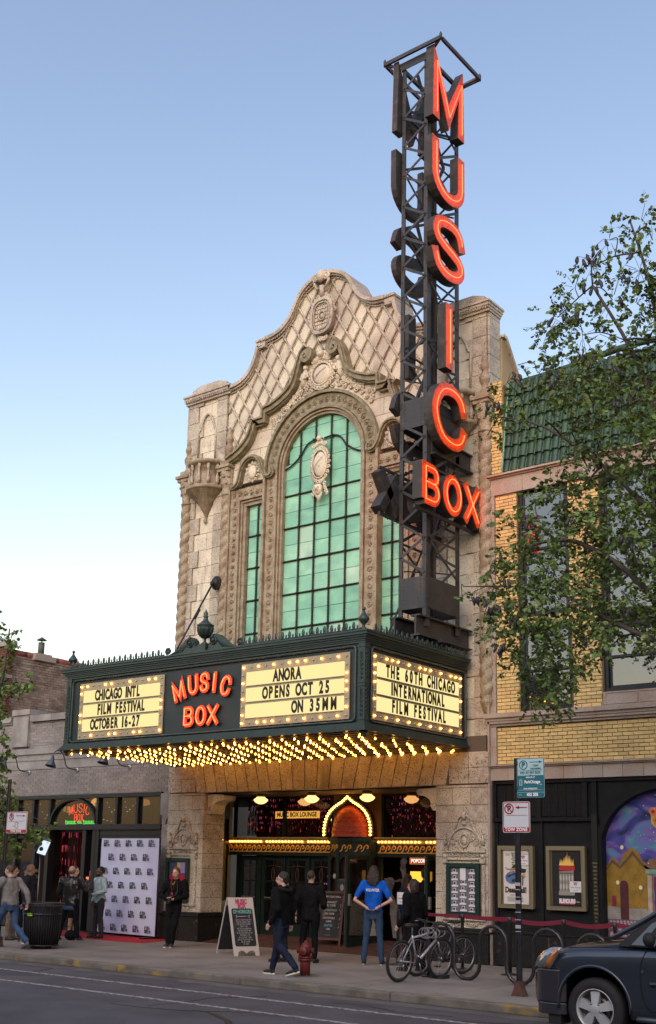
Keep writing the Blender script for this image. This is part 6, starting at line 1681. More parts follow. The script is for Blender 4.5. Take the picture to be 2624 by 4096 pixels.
    if style in ('long', 'curly'):
        w_ = 1.12 if style == 'curly' else 1
        loft(h, [(hc.x,hc.y+.09,hc.z-.25,.06*w_,.03),(hc.x,hc.y+.085,hc.z-.18,.10*w_,.05),(hc.x,hc.y+.065,hc.z-.08,.105*w_,.065),(hc.x,hc.y+.035,hc.z+.03,.092*w_,.085)])
        if style == 'curly':
            for k in range(40): h.sphere((hc.x+rnd.uniform(-.11,.11), hc.y+.06+rnd.uniform(-.02,.07), hc.z+rnd.uniform(-.24,.06)), rnd.uniform(.014,.026), 6, 5)
    if style == 'bun': h.sphere(HP(0, .10, .06), .04, 10, 8)
    if h.f: skinned(h, 'hair', hm, g, .012, .006, 40, 1)
    if beard: q = MB(); q.sphere(HP(0, -.030, -.072), .1, 12, 9, (.60, .63, .38)); skinned(q, 'beard', mat('beard_black', beard, .8), g, .012, .003, 40, 1)
    if glasses:
        q = MB()
        for s in (-1, 1): q.tube([HP(s*.033+.020*math.cos(a), -.093, .018+.015*math.sin(a)) for a in [2*PI*k/10 for k in range(10)]], .003, 4, closed=True); q.tube([HP(s*.052,-.09,.02), HP(s*.079,.01,.015)], .003, 4)
        q.build('glasses', mat('spectacle_frame', (.35,.35,.35), .3), g)
    # ---- shirt or jacket
    t = MB(); k = bulk; hb = hem*H
    tm_ = top_m or cloth('%d_%d_%d' % tuple(int(c*1000) for c in top), top)
    loft(t, [(lx*.05,ly*.05,hb,.165*k,.118*k),(lx*.3,ly*.3,hb+.10,.165*k,.118*k),(lx*.5,ly*.5,.62*H,.155*k,.112*k),(lx*.75,ly*.75,.70*H,.172*k,.118*k),(lx,ly,.77*H,.185*k,.118*k),(lx,ly+.005,.815*H,.170*k,.090*k),(lx,ly+.01,.843*H,.09,.072),(lx,ly+.01,.853*H,.062,.06)])
    for s in (-1, 1):
        if sleeve == 'short':
            me_ = Vector(sh[s]).lerp(Vector(elb[s]), .72); limb(t, [sh[s], me_], [.072*k,.060*k])
        elif sleeve == 'rolled':
            fw_ = Vector(elb[s]).lerp(Vector(wr[s]), .25); limb(t, [sh[s], elb[s], fw_], [.074*k,.060*k,.055*k])
        else: limb(t, [sh[s], elb[s], Vector(elb[s]).lerp(Vector(wr[s]), .98)], [.076*k,.060*k,.043*k])
    o = skinned(t, 'jacket' if sleeve != 'short' else 'shirt', tm_, g, .014, .017, 10, 2)
    if collar:
        c_ = MB(); c_.tube([(lx+.062*math.cos(a), ly+.012+.060*math.sin(a), .853*H+.010*math.sin(a)) for a in [2*PI*q/14 for q in range(14)]], .018, 7, closed=True); c_.build('collar', tm_, g)
    # ---- trousers
    pm = cloth('%d_%d_%d' % tuple(int(c*1000) for c in pants), pants)
    p = MB(); loft(p, [(0,0,.455*H,.135*k,.105),(0,0,hz,.150*k,.112),(0,0,hz+.09,.145*k,.105)])
    for s in (-1, 1):
        a_ = (ank[s][0], ank[s][1], ank[s][2]+.03)
        if shorts: kk = Vector(hip[s]).lerp(Vector(knee[s]), .85); limb(p, [hip[s], kk], [.092,.085])
        else: limb(p, [hip[s], Vector(hip[s]).lerp(Vector(knee[s]), .5), knee[s], a_], [.094*k,.084,.066,.058])
    skinned(p, 'trousers', pm, g, .014, .014, 11, 2)
    if skirt: q = MB(); loft(q, [(0,0,.20*H,.20,.17),(0,0,.40*H,.18,.14),(0,0,.52*H,.16,.12)]); skinned(q, 'skirt', cloth('skirt_black', skirt), g, .02, .012, 7)
    # ---- shoes
    shm = mat('shoe_%d_%d_%d' % tuple(int(c*1000) for c in shoes), shoes, .6); som = mat('sole_%d_%d_%d' % tuple(int(c*1000) for c in sole), sole, .7)
    for s in (-1, 1):
        a_ = Vector(ank[s]); kn = Vector(knee[s]); tilt = 0
        if a_.z > .10: tilt = min(1.0, (a_.z-.075)*4.5)
        sp_ = part_group('shoe', g, tuple(a_)); q = MB(); dz = -a_.z if tilt == 0 else -.075
        M = Matrix.Translation(a_) @ Matrix.Rotation(s*.12, 4, 'Z') @ Matrix.Rotation(tilt, 4, 'X')
        raw = MB(); raw.sphere((0, .0, dz+.055), .05, 10, 7, (.85,1.1,1.05)); raw.sphere((0, -.09, dz+.045), .05, 10, 7, (.95,1.6,.7)); raw.sphere((0, -.16, dz+.04), .04, 10, 7, (1.05,1,.75)); raw.sphere((0,0,dz+.09), .042, 10, 7, (1,1,1))
        raw.v = [tuple(M @ Vector(v)) for v in raw.v]; skinned(raw, 'upper', shm, sp_, .012, 0, smooth_it=2)
        q = MB(); L = [(.038*math.cos(a)*(1.05 if math.sin(a) < 0 else .85), -.075+.135*math.sin(a)) for a in [2*PI*u/16 for u in range(16)]]
        q.prism(L, dz+.002, dz+.026, 'z'); q.v = [tuple(M @ Vector(v)) for v in q.v]; q.build('sole', som, sp_)
    if hang: hang(g, H, wr, HP)
    g.location = (loc[0], loc[1], .13); g.rotation_euler = (0, 0, math.radians(th))
    return g
JEAN = (.045,.085,.16)
def strap_watch(g, w, e):
    w, e = Vector(w), Vector(e); p = w.lerp(e, .12); d = (w-e).normalized(); u = d.orthogonal().normalized(); v = d.cross(u)
    MB().tube([p+u*.034*math.cos(a)+v*.034*math.sin(a) for a in [2*PI*k/12 for k in range(12)]], .008, 5, closed=True).build('watch', mat('watch_black', (.015,.015,.015), .3), g)
# 1 man in hoodie, striding left past the hydrant
person('man in black hooded jacket and dark jeans striding left past the red hydrant', (-12.72, 15.12), -84, 1.70, 'light', ('short',(.025,.02,.018)), (0.006,0.006,0.006), pants=(.015,.02,.04), shoes=(.012,.012,.012), sole=(.6,.57,.5),
       LA=((.27,.10,1.10),(.27,-.06,.86)), RA=((-.25,.06,1.09),(-.27,.02,.85)), LL=((.10,.02,.50),(.12,.38,.14)), RL=((-.09,-.14,.49),(-.10,-.24,.075)), head=(0,-.02,.45), bulk=1.06, hem=.49, glasses=True,
       hang=lambda g, H, wr, HP: (MB().tube([(.13*math.cos(a), .03+.075*math.sin(a)+.03, 1.43-.035*math.sin(a)) for a in [2*PI*k/14 for k in range(14)]], .036, 8, closed=True).build('hood', cloth('12_12_13', (.012,.012,.013)), g)) and None)
# 2 woman with grey hair, half hidden by him
person('woman with long grey hair in black, half hidden behind the man in the hooded jacket', (-14.45, 17.15), -95, 1.63, 'light', ('long',(.16,.15,.17)), (0.006,0.006,0.006), pants=(.02,.02,.025), lod=True)
# 3 man in black shirt
person('man in black rolled sleeve shirt seen from behind, beside the chalkboard, phone in hand', (-14.05, 17.55), 205, 1.72, 'light', ('cropped',(.045,.03,.022)), (0.006,0.006,0.006), sleeve='rolled', pants=(0.005,0.005,0.006), bulk=1.06, hem=.46,
       LA=((.285,.06,1.10),(.30,-.02,.86)), RA=((-.26,.0,1.08),(-.22,-.18,.92)), LL=((.14,-.02,.48),(.16,.0,.075)), RL=((-.10,.02,.48),(-.12,.10,.075)), head=(0,0,-.15),
       hang=lambda g, H, wr, HP: (strap_watch(g, (.30,-.02,.86), (.285,.06,1.10)), MB().box(.27,.28,-.09,-.02,.74,.86).build('phone', mat('phone_black', (.02,.02,.022), .15), g))[0] and None)
# 4 volunteer
def volt(g, H, wr, HP):
    put_text('shirt_print', 'VOLUNTEER', .075, mat('print_white', (.75,.75,.75), .6), (0, .158, 1.435), g, face='front', bold=.002, sx=.62).matrix_basis
    o = [c for c in bpy.data.objects if c.parent == g and c.name.startswith('shirt_print')][-1]
    o.matrix_basis = Matrix.Translation((0, .134, 1.385)) @ Matrix.Rotation(PI, 4, 'Z') @ Matrix.Rotation(PI/2+.12, 4, 'X'); par(o, g)
    strap_watch(g, (-.13,.17,1.10), (-.36,.07,1.18))
person('volunteer in royal blue T-shirt seen from behind, long dark curly hair, hands on hips', (-12.93, 18.07), 206, 1.84, 'light', ('curly',(.035,.022,.016)), (.008,.10,.50), sleeve='short', pants=(.035,.065,.12), shoes=(.015,.015,.018), sole=(.5,.48,.42),
       LA=((.35,.09,1.20),(.13,.18,1.08)), RA=((-.35,.09,1.20),(-.13,.18,1.08)), lhand=(-.75,.12,-.55), rhand=(.75,.12,-.55), LL=((.13,-.01,.52),(.17,.03,.075)), RL=((-.13,-.01,.52),(-.17,.03,.075)), hem=.545, collar=True, hang=volt)
# 5 woman at the doorway in a long black coat
person('woman in long black coat with dark brown bob, walking left past the bicycle', (-11.66, 17.55), -98, 1.60, 'light', ('bob',(.035,.018,.014)), (0.005,0.005,0.005), pants=(0.006,0.006,0.007), shoes=(0.006,0.006,0.006), LA=((.25,.05,1.0),(.25,-.14,.80)), RA=((-.25,.05,1.0),(-.25,-.12,.80)), LL=((.10,-.06,.45),(.10,-.10,.075)), RL=((-.10,.06,.45),(-.10,.14,.075)), head=(0,-.03,.2), skirt=(0.006,0.006,0.007), bulk=1.08, hem=.42)
# 6, 7 people inside the dark doorway
person('dark haired person in blue standing inside the entrance, left of the steel door edge', (-14.02, 20.9), 165, 1.66, 'light', ('long',(.03,.015,.01)), (.012,.03,.09), lod=True)
person('tall person in black silhouetted against the popcorn machine light', (-13.66, 21.0), 185, 1.80, 'tan', ('short',(.012,.010,.008)), (.008,.008,.008), pants=(.008,.008,.008), bulk=1.12, lod=True)
# 8 photographer looking down at her camera
def camset(g, H, wr, HP):
    c = part_group('camera', g, (0,-.24,1.06))
    MB().box(-.065,.065,-.27,-.20,1.02,1.11).box(-.03,.03,-.26,-.21,1.111,1.135).build('camera_body', mat('camera_black', (.012,.012,.013), .35), c, bevel=.008)
    MB().lathe([(.035,0),(.037,.04),(.034,.11),(.036,.14),(.03,.142)], (0,-.26,1.05), 14, M=Matrix.Rotation(2.3, 4, 'X')).build('lens', mat('camera_black', 0), c)
    MB().tube(smooth([(.065,-.21,1.09),(.12,-.16,1.2),(.10,-.13,1.35),(.06,-.03,1.44)], 3), .008, 5).build('strap', mat('camera_black', 0), c)
    MB().box(-.025,.025,-.168,-.164,1.10,1.18).build('press_pass', mat('pass_red', (.30,.02,.03), .4), g)
    MB().tube([(-.05,-.115,1.42),(-.03,-.155,1.30),(0,-.165,1.20),(.03,-.155,1.30),(.05,-.115,1.42)], .004, 4).build('lanyard', mat('lanyard_red', (.25,.02,.03), .6), g)
    MB().tube(smooth([(-.05,-.085,1.44),(0,-.128,1.35),(.05,-.085,1.44)], 3), .003, 4).sphere((0,-.135,1.34), .011, 6, 5).build('necklace', mat('gold_bright', (.6,.4,.1), .25, metal=1), g)
person('photographer in black looking down at the camera in her hands, black and white sneakers', (-18.39, 18.14), 27, 1.71, 'light', ('bun',(.16,.06,.03)), (0.006,0.006,0.007), pants=(0.007,0.007,0.008), shoes=(.035,.035,.04), sole=(.65,.63,.58), LA=((.30,-.02,1.10),(.09,-.22,1.03)), RA=((-.30,-.02,1.10),(-.09,-.22,1.05)),
       lhand=(-.7,-.4,.1), rhand=(.7,-.4,.1), LL=((.06,-.08,.48),(.0,-.02,.075)), RL=((-.08,-.05,.48),(-.09,-.02,.075)), head=(0,-.045,-.15), lean=(.02,.02), bulk=1.06, hem=.43, hang=camset)
# 9 man in pale blue sweater on the red carpet
person('bearded man in pale blue sweater and dark grey trousers in front of the festival banner', (-21.52, 18.72), -14, 1.68, 'dark', ('cropped',(.008,.007,.007)), (.33,.44,.46), pants=(.035,.036,.04), shoes=(.015,.012,.01), LA=((.28,.0,1.12),(.10,-.23,1.03)), lhand=(-.7,-.3,-.1), RA=((-.27,.04,1.08),(-.24,-.05,.88)), beard=(.012,.01,.01), head=(0,-.02,-.1), bulk=1.0, hem=.50,
       LL=((.12,-.01,.48),(.14,.03,.075)), RL=((-.12,-.01,.48),(-.15,.0,.075)))
# 10 cameraman in leather jacket
LEA = mat('leather_black', (.012,.011,.011), .28, noise=[(6,(.02,.018,.017),.4,.7)], bump=.25, bscale=25, spec=.6)
def camc(g, H, wr, HP):
    c = part_group('video_camera', g, (0,-.3,1.45)); MB().box(-.29,-.19,-.40,-.30,1.40,1.47).build('camera_body', mat('camera_black', 0), c, bevel=.008)
    MB().box(-.28,-.21,-.298,-.294,1.40,1.45).build('lit_screen', emat('screen_orange', (1.0,.28,.12), .6), c)
    q = MB(); loft(q, [(0,0,.415*H,.165,.12),(0,0,.50*H,.166,.12)]); q.build('shirt_tail', cloth('denim_shirt', (.07,.12,.22)), g)
person('grey haired cameraman in black leather jacket seen from behind, raising a small camera', (-21.25, 17.62), 203, 1.69, 'light', ('balding',(.16,.15,.14)), (0.006,0.005,0.005), top_m=LEA, pants=(0.006,0.006,0.009), shoes=(.02,.02,.025), sole=(.3,.3,.3), RA=((-.33,-.06,1.16),(-.25,-.30,1.34)), rhand=(.1,-.4,.9), LA=((.30,.02,1.10),(.26,-.10,.92)),
       LL=((.17,.0,.46),(.24,.06,.075)), RL=((-.16,-.02,.46),(-.22,.0,.075)), bulk=1.16, hem=.47, hang=camc)
# 11 interviewer behind the cameraman, bare legs below shorts
def mic(g, H, wr, HP):
    m = MB(); m.tube([(.30,-.46,1.20),(.36,-.62,1.27)], .012, 7); m.sphere((.375,-.66,1.29), .026, 8, 6); m.build('microphone', mat('camera_black', 0), g)
person('interviewer in shorts holding out a microphone, hidden behind the man in the leather jacket', (-21.95, 18.30), 105, 1.68, 'light', ('short',(.06,.04,.03)), (.05,.045,.05), pants=(.015,.015,.015), shorts=True, shoes=(.02,.02,.02), LA=((.30,-.18,1.16),(.28,-.40,1.18)), lhand=(.2,-.8,.2), hang=mic, lod=True)
# 12 bald man
person('bald man in dark quilted jacket and jeans looking right, behind the litter bin', (-21.15, 16.35), 125, 1.72, 'tan', ('none',(.1,.1,.1)), (.022,.026,.034), pants=(.05,.10,.20), shoes=(.12,.12,.13), sole=(.65,.65,.65), head=(0,-.01,.25), bulk=1.1, hem=.46)
# 13 man in grey fleece striding left
person('man in grey fleece sweater and blue jeans striding left beside the litter bin', (-20.02, 15.02), -86, 1.70, 'light', ('cropped',(.10,.06,.04)), (.21,.20,.19), pants=JEAN, shoes=(.13,.13,.13), sole=(.06,.06,.06), LA=((.34,-.16,1.16),(.38,-.42,1.02)), lhand=(.1,-.8,-.3), RA=((-.30,.16,1.12),(-.30,.20,.92)), rhand=(0,-.3,-.8),
       LL=((.12,-.24,.50),(.12,-.36,.075)), RL=((-.08,.10,.47),(-.10,.46,.16)), head=(0,-.05,.2), lean=(0,-.05), bulk=1.12, hem=.52)
# 14 man with glasses at the left edge
def tshirt_print(g, H, wr, HP): MB().box(-.05,.05,-.137,-.134,1.10,1.26).build('shirt_print', mat('print_white', 0), g)
person('man with glasses in black T-shirt and khaki trousers at the left edge', (-22.25, 16.75), 108, 1.66, 'light', ('short',(.03,.02,.016)), (0.006,0.006,0.007), pants=(.22,.17,.125), shoes=(.05,.045,.04), glasses=True, bulk=1.05, head=(0,0,.1), hang=tshirt_print)
person('person in a dark cap and jacket cut off by the left edge', (-22.9, 17.6), 80, 1.66, 'light', ('short',(.03,.02,.016)), (.05,.03,.03), pants=(.02,.02,.02), lod=True)
# ================================================================ street furniture
BLKM = mat('black_powder_coat', (.016,.016,.018), .38, noise=[(12,(.03,.03,.03),.5,.7)], spec=.5)
PW_ = mat('sign_white', (.50,.53,.56), .45); SRED = mat('sign_red_paint', (.33,.012,.02), .4); SBLK = mat('sign_black_paint', (.02,.02,.025), .5)
def rr(x0, x1, z0, z1, c=.03):
    P = []
    for cx, cz, s in ((x1-c,z1-c,0),(x0+c,z1-c,90),(x0+c,z0+c,180),(x1-c,z0+c,270)): P += arc(cx, cz, c, s, s+90, 4)
    return P
def sign_post(x, y, z1, label):
    g = thing('sign_post', label, 'sign post', (x, y, .13))
    m = MB()
    for a in (-.035, .035): m.box(x+a-.006, x+a+.006, y-.02, y+.02, .17, z1)
    m.box(x-.03, x+.03, y-.006, y+.02, .17, z1); m.build('channel_post', BLKM, g)
    m = MB(); m.prism([(x-.11,.13),(x-.06,.24),(x-.05,.34),(x+.05,.34),(x+.06,.24),(x+.11,.13)], y-.07, y+.07); m.build('anchor', mat('rusty_iron', (.10,.045,.03), .8, noise=[(10,(.05,.03,.025),.4,.7)], bump=.3), g)
    return g
def tow_sign(x0, x1, z0, z1, y, label, arrow, sticker, yaw=0):
    g = thing('parking_sign', label, 'street sign', ((x0+x1)/2, y, z0), 'white tow zone signs'); w = x1-x0; h = z1-z0; cx = (x0+x1)/2
    MB().prism(rr(x0, x1, z0, z1), y, y+.006).build('plate', PW_, g)
    P = rr(x0+.015, x1-.015, z0+.015, z1-.015, .02); MB().ribbon(P, .012, y-.003, y-.001, closed=True).build('border', SRED, g)
    MB().prism(rr(x0+.02, x1-.02, z0+.02, z0+h*.17, .01), y-.005, y-.001).build('red_band', SRED, g)
    put_text('sign_text', 'TOW ZONE', h*.155, mat('print_white', (.75,.75,.75), .6), (cx, y-.007, z0+h*.095), g, bold=.002, sx=.9, spacing=1.1)
    put_text('sign_text', 'P', h*.26, SBLK, (x0+w*.24, y-.004, z1-h*.23), g, bold=.004)
    R = h*.155; c = (x0+w*.24, z1-h*.23)
    MB().ribbon([(c[0]+R*math.cos(a), c[1]+R*math.sin(a)) for a in [2*PI*k/24 for k in range(24)]], .018, y-.007, y-.005, closed=True).build('red_ring', SRED, g)
    MB().ribbon([(c[0]-R*.68, c[1]+R*.68), (c[0]+R*.68, c[1]-R*.68)], .016, y-.009, y-.0075).build('red_slash', SRED, g)
    a0, a1 = (x0+w*.46, x0+w*.90) if arrow == 'right' else (x0+w*.90, x0+w*.46); s = 1 if a1 > a0 else -1; zc = z1-h*.19
    m = MB(); m.ribbon([(a0, zc), (a1-s*.05, zc)], .014, y-.005, y-.002); m.prism([(a1, zc), (a1-s*.07, zc+.026), (a1-s*.07, zc-.026)], y-.005, y-.002); m.build('arrow', SRED, g)
    MB().box(x0+w*.1, x1-w*.1, y-.005, y-.002, z0+h*.555, z0+h*.565).build('rule', SRED, g)
    if sticker:
        P = [(cx-.10,z0+.15),(cx-.02,z0+.13),(cx+.02,z0+.09),(cx+.05,z0+.14),(cx+.04,z0+.20),(cx+.07,z0+.22),(cx+.0,z0+.235),(cx-.05,z0+.22),(cx-.03,z0+.18)]
        MB().ribbon(P, .015, y-.006, y-.004, closed=True).build('torn_sticker', mat('sticker_gold', (.42,.28,.08), .6), g)
    m = MB()
    for z in (z0+.06, z1-.05): m.sphere((cx, y-.006, z), .008, 6, 4)
    m.build('bolts', mat('bolt_zinc', (.4,.4,.4), .4, metal=.8), g)
    return g
gp = sign_post(-8.42, 15.50, 3.64, 'black steel sign post by the kerb at right, wrapped with torn stickers')
m = MB()
for k, z in enumerate((1.72,1.66,1.55,1.46,1.33,1.22,1.10,1.05)): m.box(-8.42-.044, -8.42+.044, 15.474, 15.479, z, z+(.012 if k % 3 else .05))
m.build('torn_stickers', mat('sticker_pale', (.35,.33,.34), .6), gp)
tow_sign(-8.655, -8.19, 2.51, 2.975, 15.465, 'white tow zone sign with arrow to the left, under the teal parking sign', 'left', False)
# teal parking sign
TEAL = mat('sign_teal', (.012,.12,.15), .45); TEALP = mat('sign_pale_teal', (.36,.50,.52), .45)
g = thing('pay_parking_sign', 'tall teal pay parking sign with zone number 452 205, topmost on the post', 'street sign', (-8.17, 15.47, 3.03))
x0, x1, z0, z1 = -8.40, -7.94, 3.03, 3.63; y = 15.462; cx = (x0+x1)/2
MB().prism(rr(x0, x1, z0, z1), y, y+.006).build('plate', TEALP, g)
MB().prism(rr(x0+.012, x1-.012, z0+.085, z0+.335, .012), y-.004, y-.001).build('teal_panel', TEAL, g); MB().prism(rr(x0+.012, x1-.012, z0+.012, z0+.078, .02), y-.004, y-.001).build('teal_panel', TEAL, g)
MB().ribbon(rr(x0+.008, x1-.008, z0+.008, z1-.008, .025), .008, y-.003, y-.001, closed=True).build('border', TEAL, g)
MB().ribbon([(x0+.11+.065*math.cos(a), z1-.105+.065*math.sin(a)) for a in [2*PI*k/20 for k in range(20)]], .014, y-.004, y-.001, closed=True).build('ring', TEAL, g)
PWt = mat('print_white', 0)
for t, s, mx, x, z, b, sx in (('P',.11,TEAL,x0+.11,z1-.105,.005,1),('7 DAY',.038,TEAL,cx+.09,z1-.12,.002,.95),('PAID PARKING',.034,TEAL,cx+.09,z1-.165,.002,.78),('PAY AT PAY BOX',.052,TEAL,cx,z1-.225,.002,.85),('— OR —',.026,TEAL,cx,z1-.265,.001,1),
    ('SIGN UP AT',.030,PWt,cx,z0+.305,.001,.95),('ParkChicago',.062,PWt,cx+.03,z0+.235,.002,.85),('.com',.024,PWt,x1-.06,z0+.195,.0,1),('FOR MOBILE PAY',.032,PWt,cx,z0+.135,.001,.95),('ZONE',.018,PWt,x0+.06,z0+.045,0,1),('452 205',.062,PWt,cx+.03,z0+.045,.003,.95)):
    put_text('sign_text', t, s, mx, (x, y-.006, z), g, bold=b, sx=sx)
m = MB(); m.ribbon([(cx-.01, z1-.065), (x1-.06, z1-.065)], .010, y-.004, y-.001); m.prism([(x1-.03,z1-.065),(x1-.085,z1-.045),(x1-.085,z1-.085)], y-.004, y-.001); m.build('arrow', TEAL, g)
m = MB(); m.box(x0+.02, x1-.02, y-.004, y-.001, z1-.193, z1-.189); m.build('rule', TEAL, g)
m = MB(); m.ribbon([(x0+.05,z0+.19),(x0+.085,z0+.19),(x0+.085,z0+.27),(x0+.05,z0+.27)], .006, y-.007, y-.005, closed=True); m.box(x0+.03, x1-.03, y-.006, y-.0045, z0+.115, z0+.118); m.build('phone_icon', PWt, g)
m = MB()
for z in (z0+.12, z0+.50):
    m.box(x0-.05, x0+.02, y-.004, y+.03, z, z+.02); m.box(x0-.05, x0+.02, y-.004, y+.03, z+.035, z+.05)
m.build('bracket', BLKM, g)
sign_post(-20.72, 15.30, 3.66, 'black steel sign post at the left edge behind the striding man')
tow_sign(-20.69, -19.985, 2.50, 2.955, 15.265, 'white tow zone sign with arrow to the right and torn gold sticker, at left', 'right', True)
# ---- wave bike racks
RK = mat('rack_black', (.014,.014,.016), .30, noise=[(16,(.05,.045,.045),.62,.72)], spec=.6)
def wave(xs, y, label, end=False):
    g = thing('bike_rack', label, 'bike rack', (xs[0], y, .13), 'wave shaped bike racks'); P = []
    top, bot, r = .80, .36, .24
    n = len(xs)
    return g
g = thing('bike_rack', 'black wave shaped tube bike rack with three hoops, silver bicycle locked to it', 'bike rack', (-9.7, 16.9, .13))
P = [(-10.93,.15),(-10.93,.78)]+arc(-10.68,.78,.25,180,0,8)+arc(-10.18,.40,.25,180,360,8)+arc(-9.68,.78,.25,180,0,8)+arc(-9.18,.40,.25,180,360,8)+arc(-8.68,.78,.25,180,0,8)+[(-8.43,.15)]
P = [(a, b+ (0 if b > .2 else -.0)) for a, b in P]
MB().tube([(a, 16.92, b) for a, b in P], .032, 10).build('bent_tube', RK, g)
for x in (-10.93, -8.43): MB().box(x-.09, x+.09, 16.83, 17.01, .131, .15).build('foot_plate', RK, g)
MB().box(-10.83, -10.55, 16.78, 16.98, .131, .19).build('cable_heap', mat('rubber_black', (.02,.02,.02), .8, bump=.4, bscale=30), g)
g = thing('bike_rack', 'further wave shaped bike rack half hidden behind the parked car', 'bike rack', (-7.6, 16.92, .13))
P = [(-8.16,.15),(-8.16,.74)]+arc(-7.91,.74,.25,180,0,8)+arc(-7.41,.40,.25,180,360,8)+arc(-6.91,.74,.25,180,0,8)+[(-6.66,.15)]
MB().tube([(a, 16.92, b) for a, b in P], .032, 10).build('bent_tube', RK, g)
# ---- stanchions with belts
BELT = mat('belt_burgundy', (.16,.010,.028), .7)
SP = [(-11.25,18.55),(-10.15,18.35),(-9.1,18.35),(-8.1,18.2),(-6.6,18.2)]
labs = ['black stanchion by the entrance, right of the bicycle', 'black stanchion behind the wave rack, left of the sign post', 'black stanchion in front of the flaming drum poster', 'black stanchion in front of the mural, beside the car bonnet', 'black stanchion hidden behind the car']
for k, ((x, y), l) in enumerate(zip(SP, labs)):
    g = thing('stanchion', l, 'stanchion', (x, y, .13), 'black belt stanchions')
    MB().lathe([(.001,.131),(.17,.132),(.17,.145),(.06,.165),(.03,.18)], (x, y, 0), 20).build('base', BLKM, g)
    MB().lathe([(.03,.17),(.03,1.02),(.038,1.03),(.038,1.12),(.03,1.13),(.001,1.132)], (x, y, 0), 14).build('pole', BLKM, g)
    if k < len(SP)-1:
        x2, y2 = SP[k+1]; m = MB(); n = 6; V = []
        for i in range(n+1):
            t = i/n; sag = -.05*math.sin(PI*t)*(1 if k else .3)
            for dz in (0, .075): V.append((x+.04+(x2-x-.08)*t, y+(y2-y)*t-.001, 1.05+sag+dz))
        V += [(a, b+.003, c) for a, b, c in V]; q = 2*(n+1); F = []
        for i in range(n): a = 2*i; F += [(a, a+2, a+3, a+1), (q+a+1, q+a+3, q+a+2, q+a), (a, q+a, q+a+2, a+2), (a+1, a+3, q+a+3, q+a+1)]
        m.add(V, F); m.build('belt', BELT, g)
# lone stanchion with a sign by the volunteer
g = thing('sign_stanchion', 'black stanchion carrying a white framed notice, right of the volunteer', 'stanchion', (-12.62, 18.45, .13)); x, y = -12.62, 18.45
MB().lathe([(.001,.131),(.17,.132),(.17,.145),(.06,.165),(.03,.18)], (x, y, 0), 20).build('base', BLKM, g)
MB().lathe([(.03,.17),(.03,1.12),(.035,1.14),(.001,1.145)], (x, y, 0), 14).build('pole', BLKM, g)
MB().box(x-.03, x+.17, y-.012, y+.012, 1.24, 1.50).build('notice_frame', BLKM, g); MB().box(x-.012, x+.152, y-.017, y-.013, 1.258, 1.482).build('notice_sheet', mat('card_white', 0), g); MB().box(x-.01, x+.01, y-.01, y+.01, 1.13, 1.24).build('notice_stem', BLKM, g)
put_text('notice_text', 'LINE FOR THE', .018, INK, (x+.07, y-.02, 1.43), g); put_text('notice_text', '"ANORA"', .034, INK, (x+.07, y-.02, 1.37), g, bold=.001, sx=.9); put_text('notice_text', 'STARTS\nHERE', .016, INK, (x+.07, y-.02, 1.30), g)
g2 = thing('stanchion_belt_reel', 'burgundy belt end clipped to the pole left of the bicycle rack', 'belt', (-11.9, 18.5, 1.0)); V = []
MB().box(-12.35, -11.30, 18.50, 18.503, 1.065, 1.12).build('belt', BELT, g2); MB().box(-12.40, -12.35, 18.49, 18.51, 1.05, 1.13).build('belt_clip', BLKM, g2)
MB().lathe([(.001,.131),(.15,.132),(.15,.145),(.03,.18),(.03,1.12),(.001,1.13)], (-12.40, 18.50, 0), 14).build('pole', BLKM, g2)
# ---- fire hydrant
HR = mat('hydrant_red', (.15,.018,.016), .5, noise=[(9,(.09,.015,.012),.4,.66),(40,(.20,.08,.05),.66,.74,3)], bump=.3, bscale=40)
g = thing('fire_hydrant', 'dull red fire hydrant at the kerb, behind the striding man in the hooded jacket', 'fire hydrant', (-12.32, 15.36, .13)); hx, hy = -12.32, 15.36
MB().lathe([(.001,.12),(.125,.125),(.125,.50),(.12,.52)], (hx, hy, 0), 20).build('barrel', HR, g)
MB().lathe([(.13,.50),(.175,.505),(.175,.545),(.13,.55),(.135,.56),(.175,.562),(.175,.60),(.13,.605)], (hx, hy, 0), 24).build('flange', HR, g)
m = MB()
for k in range(8): a = 2*PI*k/8; m.lathe([(.018,.49),(.018,.62)], (hx+.155*math.cos(a), hy+.155*math.sin(a), 0), 6)
m.build('flange_bolts', HR, g)
MB().lathe([(.125,.60),(.13,.78),(.12,.85),(.09,.91),(.04,.94),(.03,.945),(.03,.98),(.001,.985)], (hx, hy, 0), 20).build('bonnet', HR, g)
def noz(d, r, L, nm):
    q = Vector(d).to_track_quat('Z', 'Y').to_matrix().to_4x4()
    MB().lathe([(r*.9,0),(r*.9,L*.5),(r,L*.5),(r,L*.85),(r*.8,L*.9),(r*.25,L*.92),(r*.25,L),(.001,L)], (hx+d[0]*.10, hy+d[1]*.10, .74), 18, M=q).build(nm, HR, g)
noz((.35,-.94,0), .105, .14, 'pumper_nozzle'); noz((-.94,-.35,0), .075, .12, 'side_nozzle'); noz((.94,.35,0), .075, .12, 'side_nozzle')
m = MB(); P = smooth([(hx+.07,hy-.21,.72),(hx+.06,hy-.20,.60),(hx+.02,hy-.19,.50),(hx-.02,hy-.18,.44)], 4)
for k, p in enumerate(P): m.tube([(p[0]+.008*math.cos(a)*(k % 2), hy-.215+.008*math.cos(a)*(1-k % 2), (.72-.022*k)+.012*math.sin(a)) for a in [2*PI*u/8 for u in range(8)]], .003, 4, closed=True)
m.build('chain', HR, g)
g.scale = (.70, .70, .68); g.location = (-12.42, 15.40, .13); hx, hy = -12.42, 15.40
gr = MB(); r2 = random.Random(9)
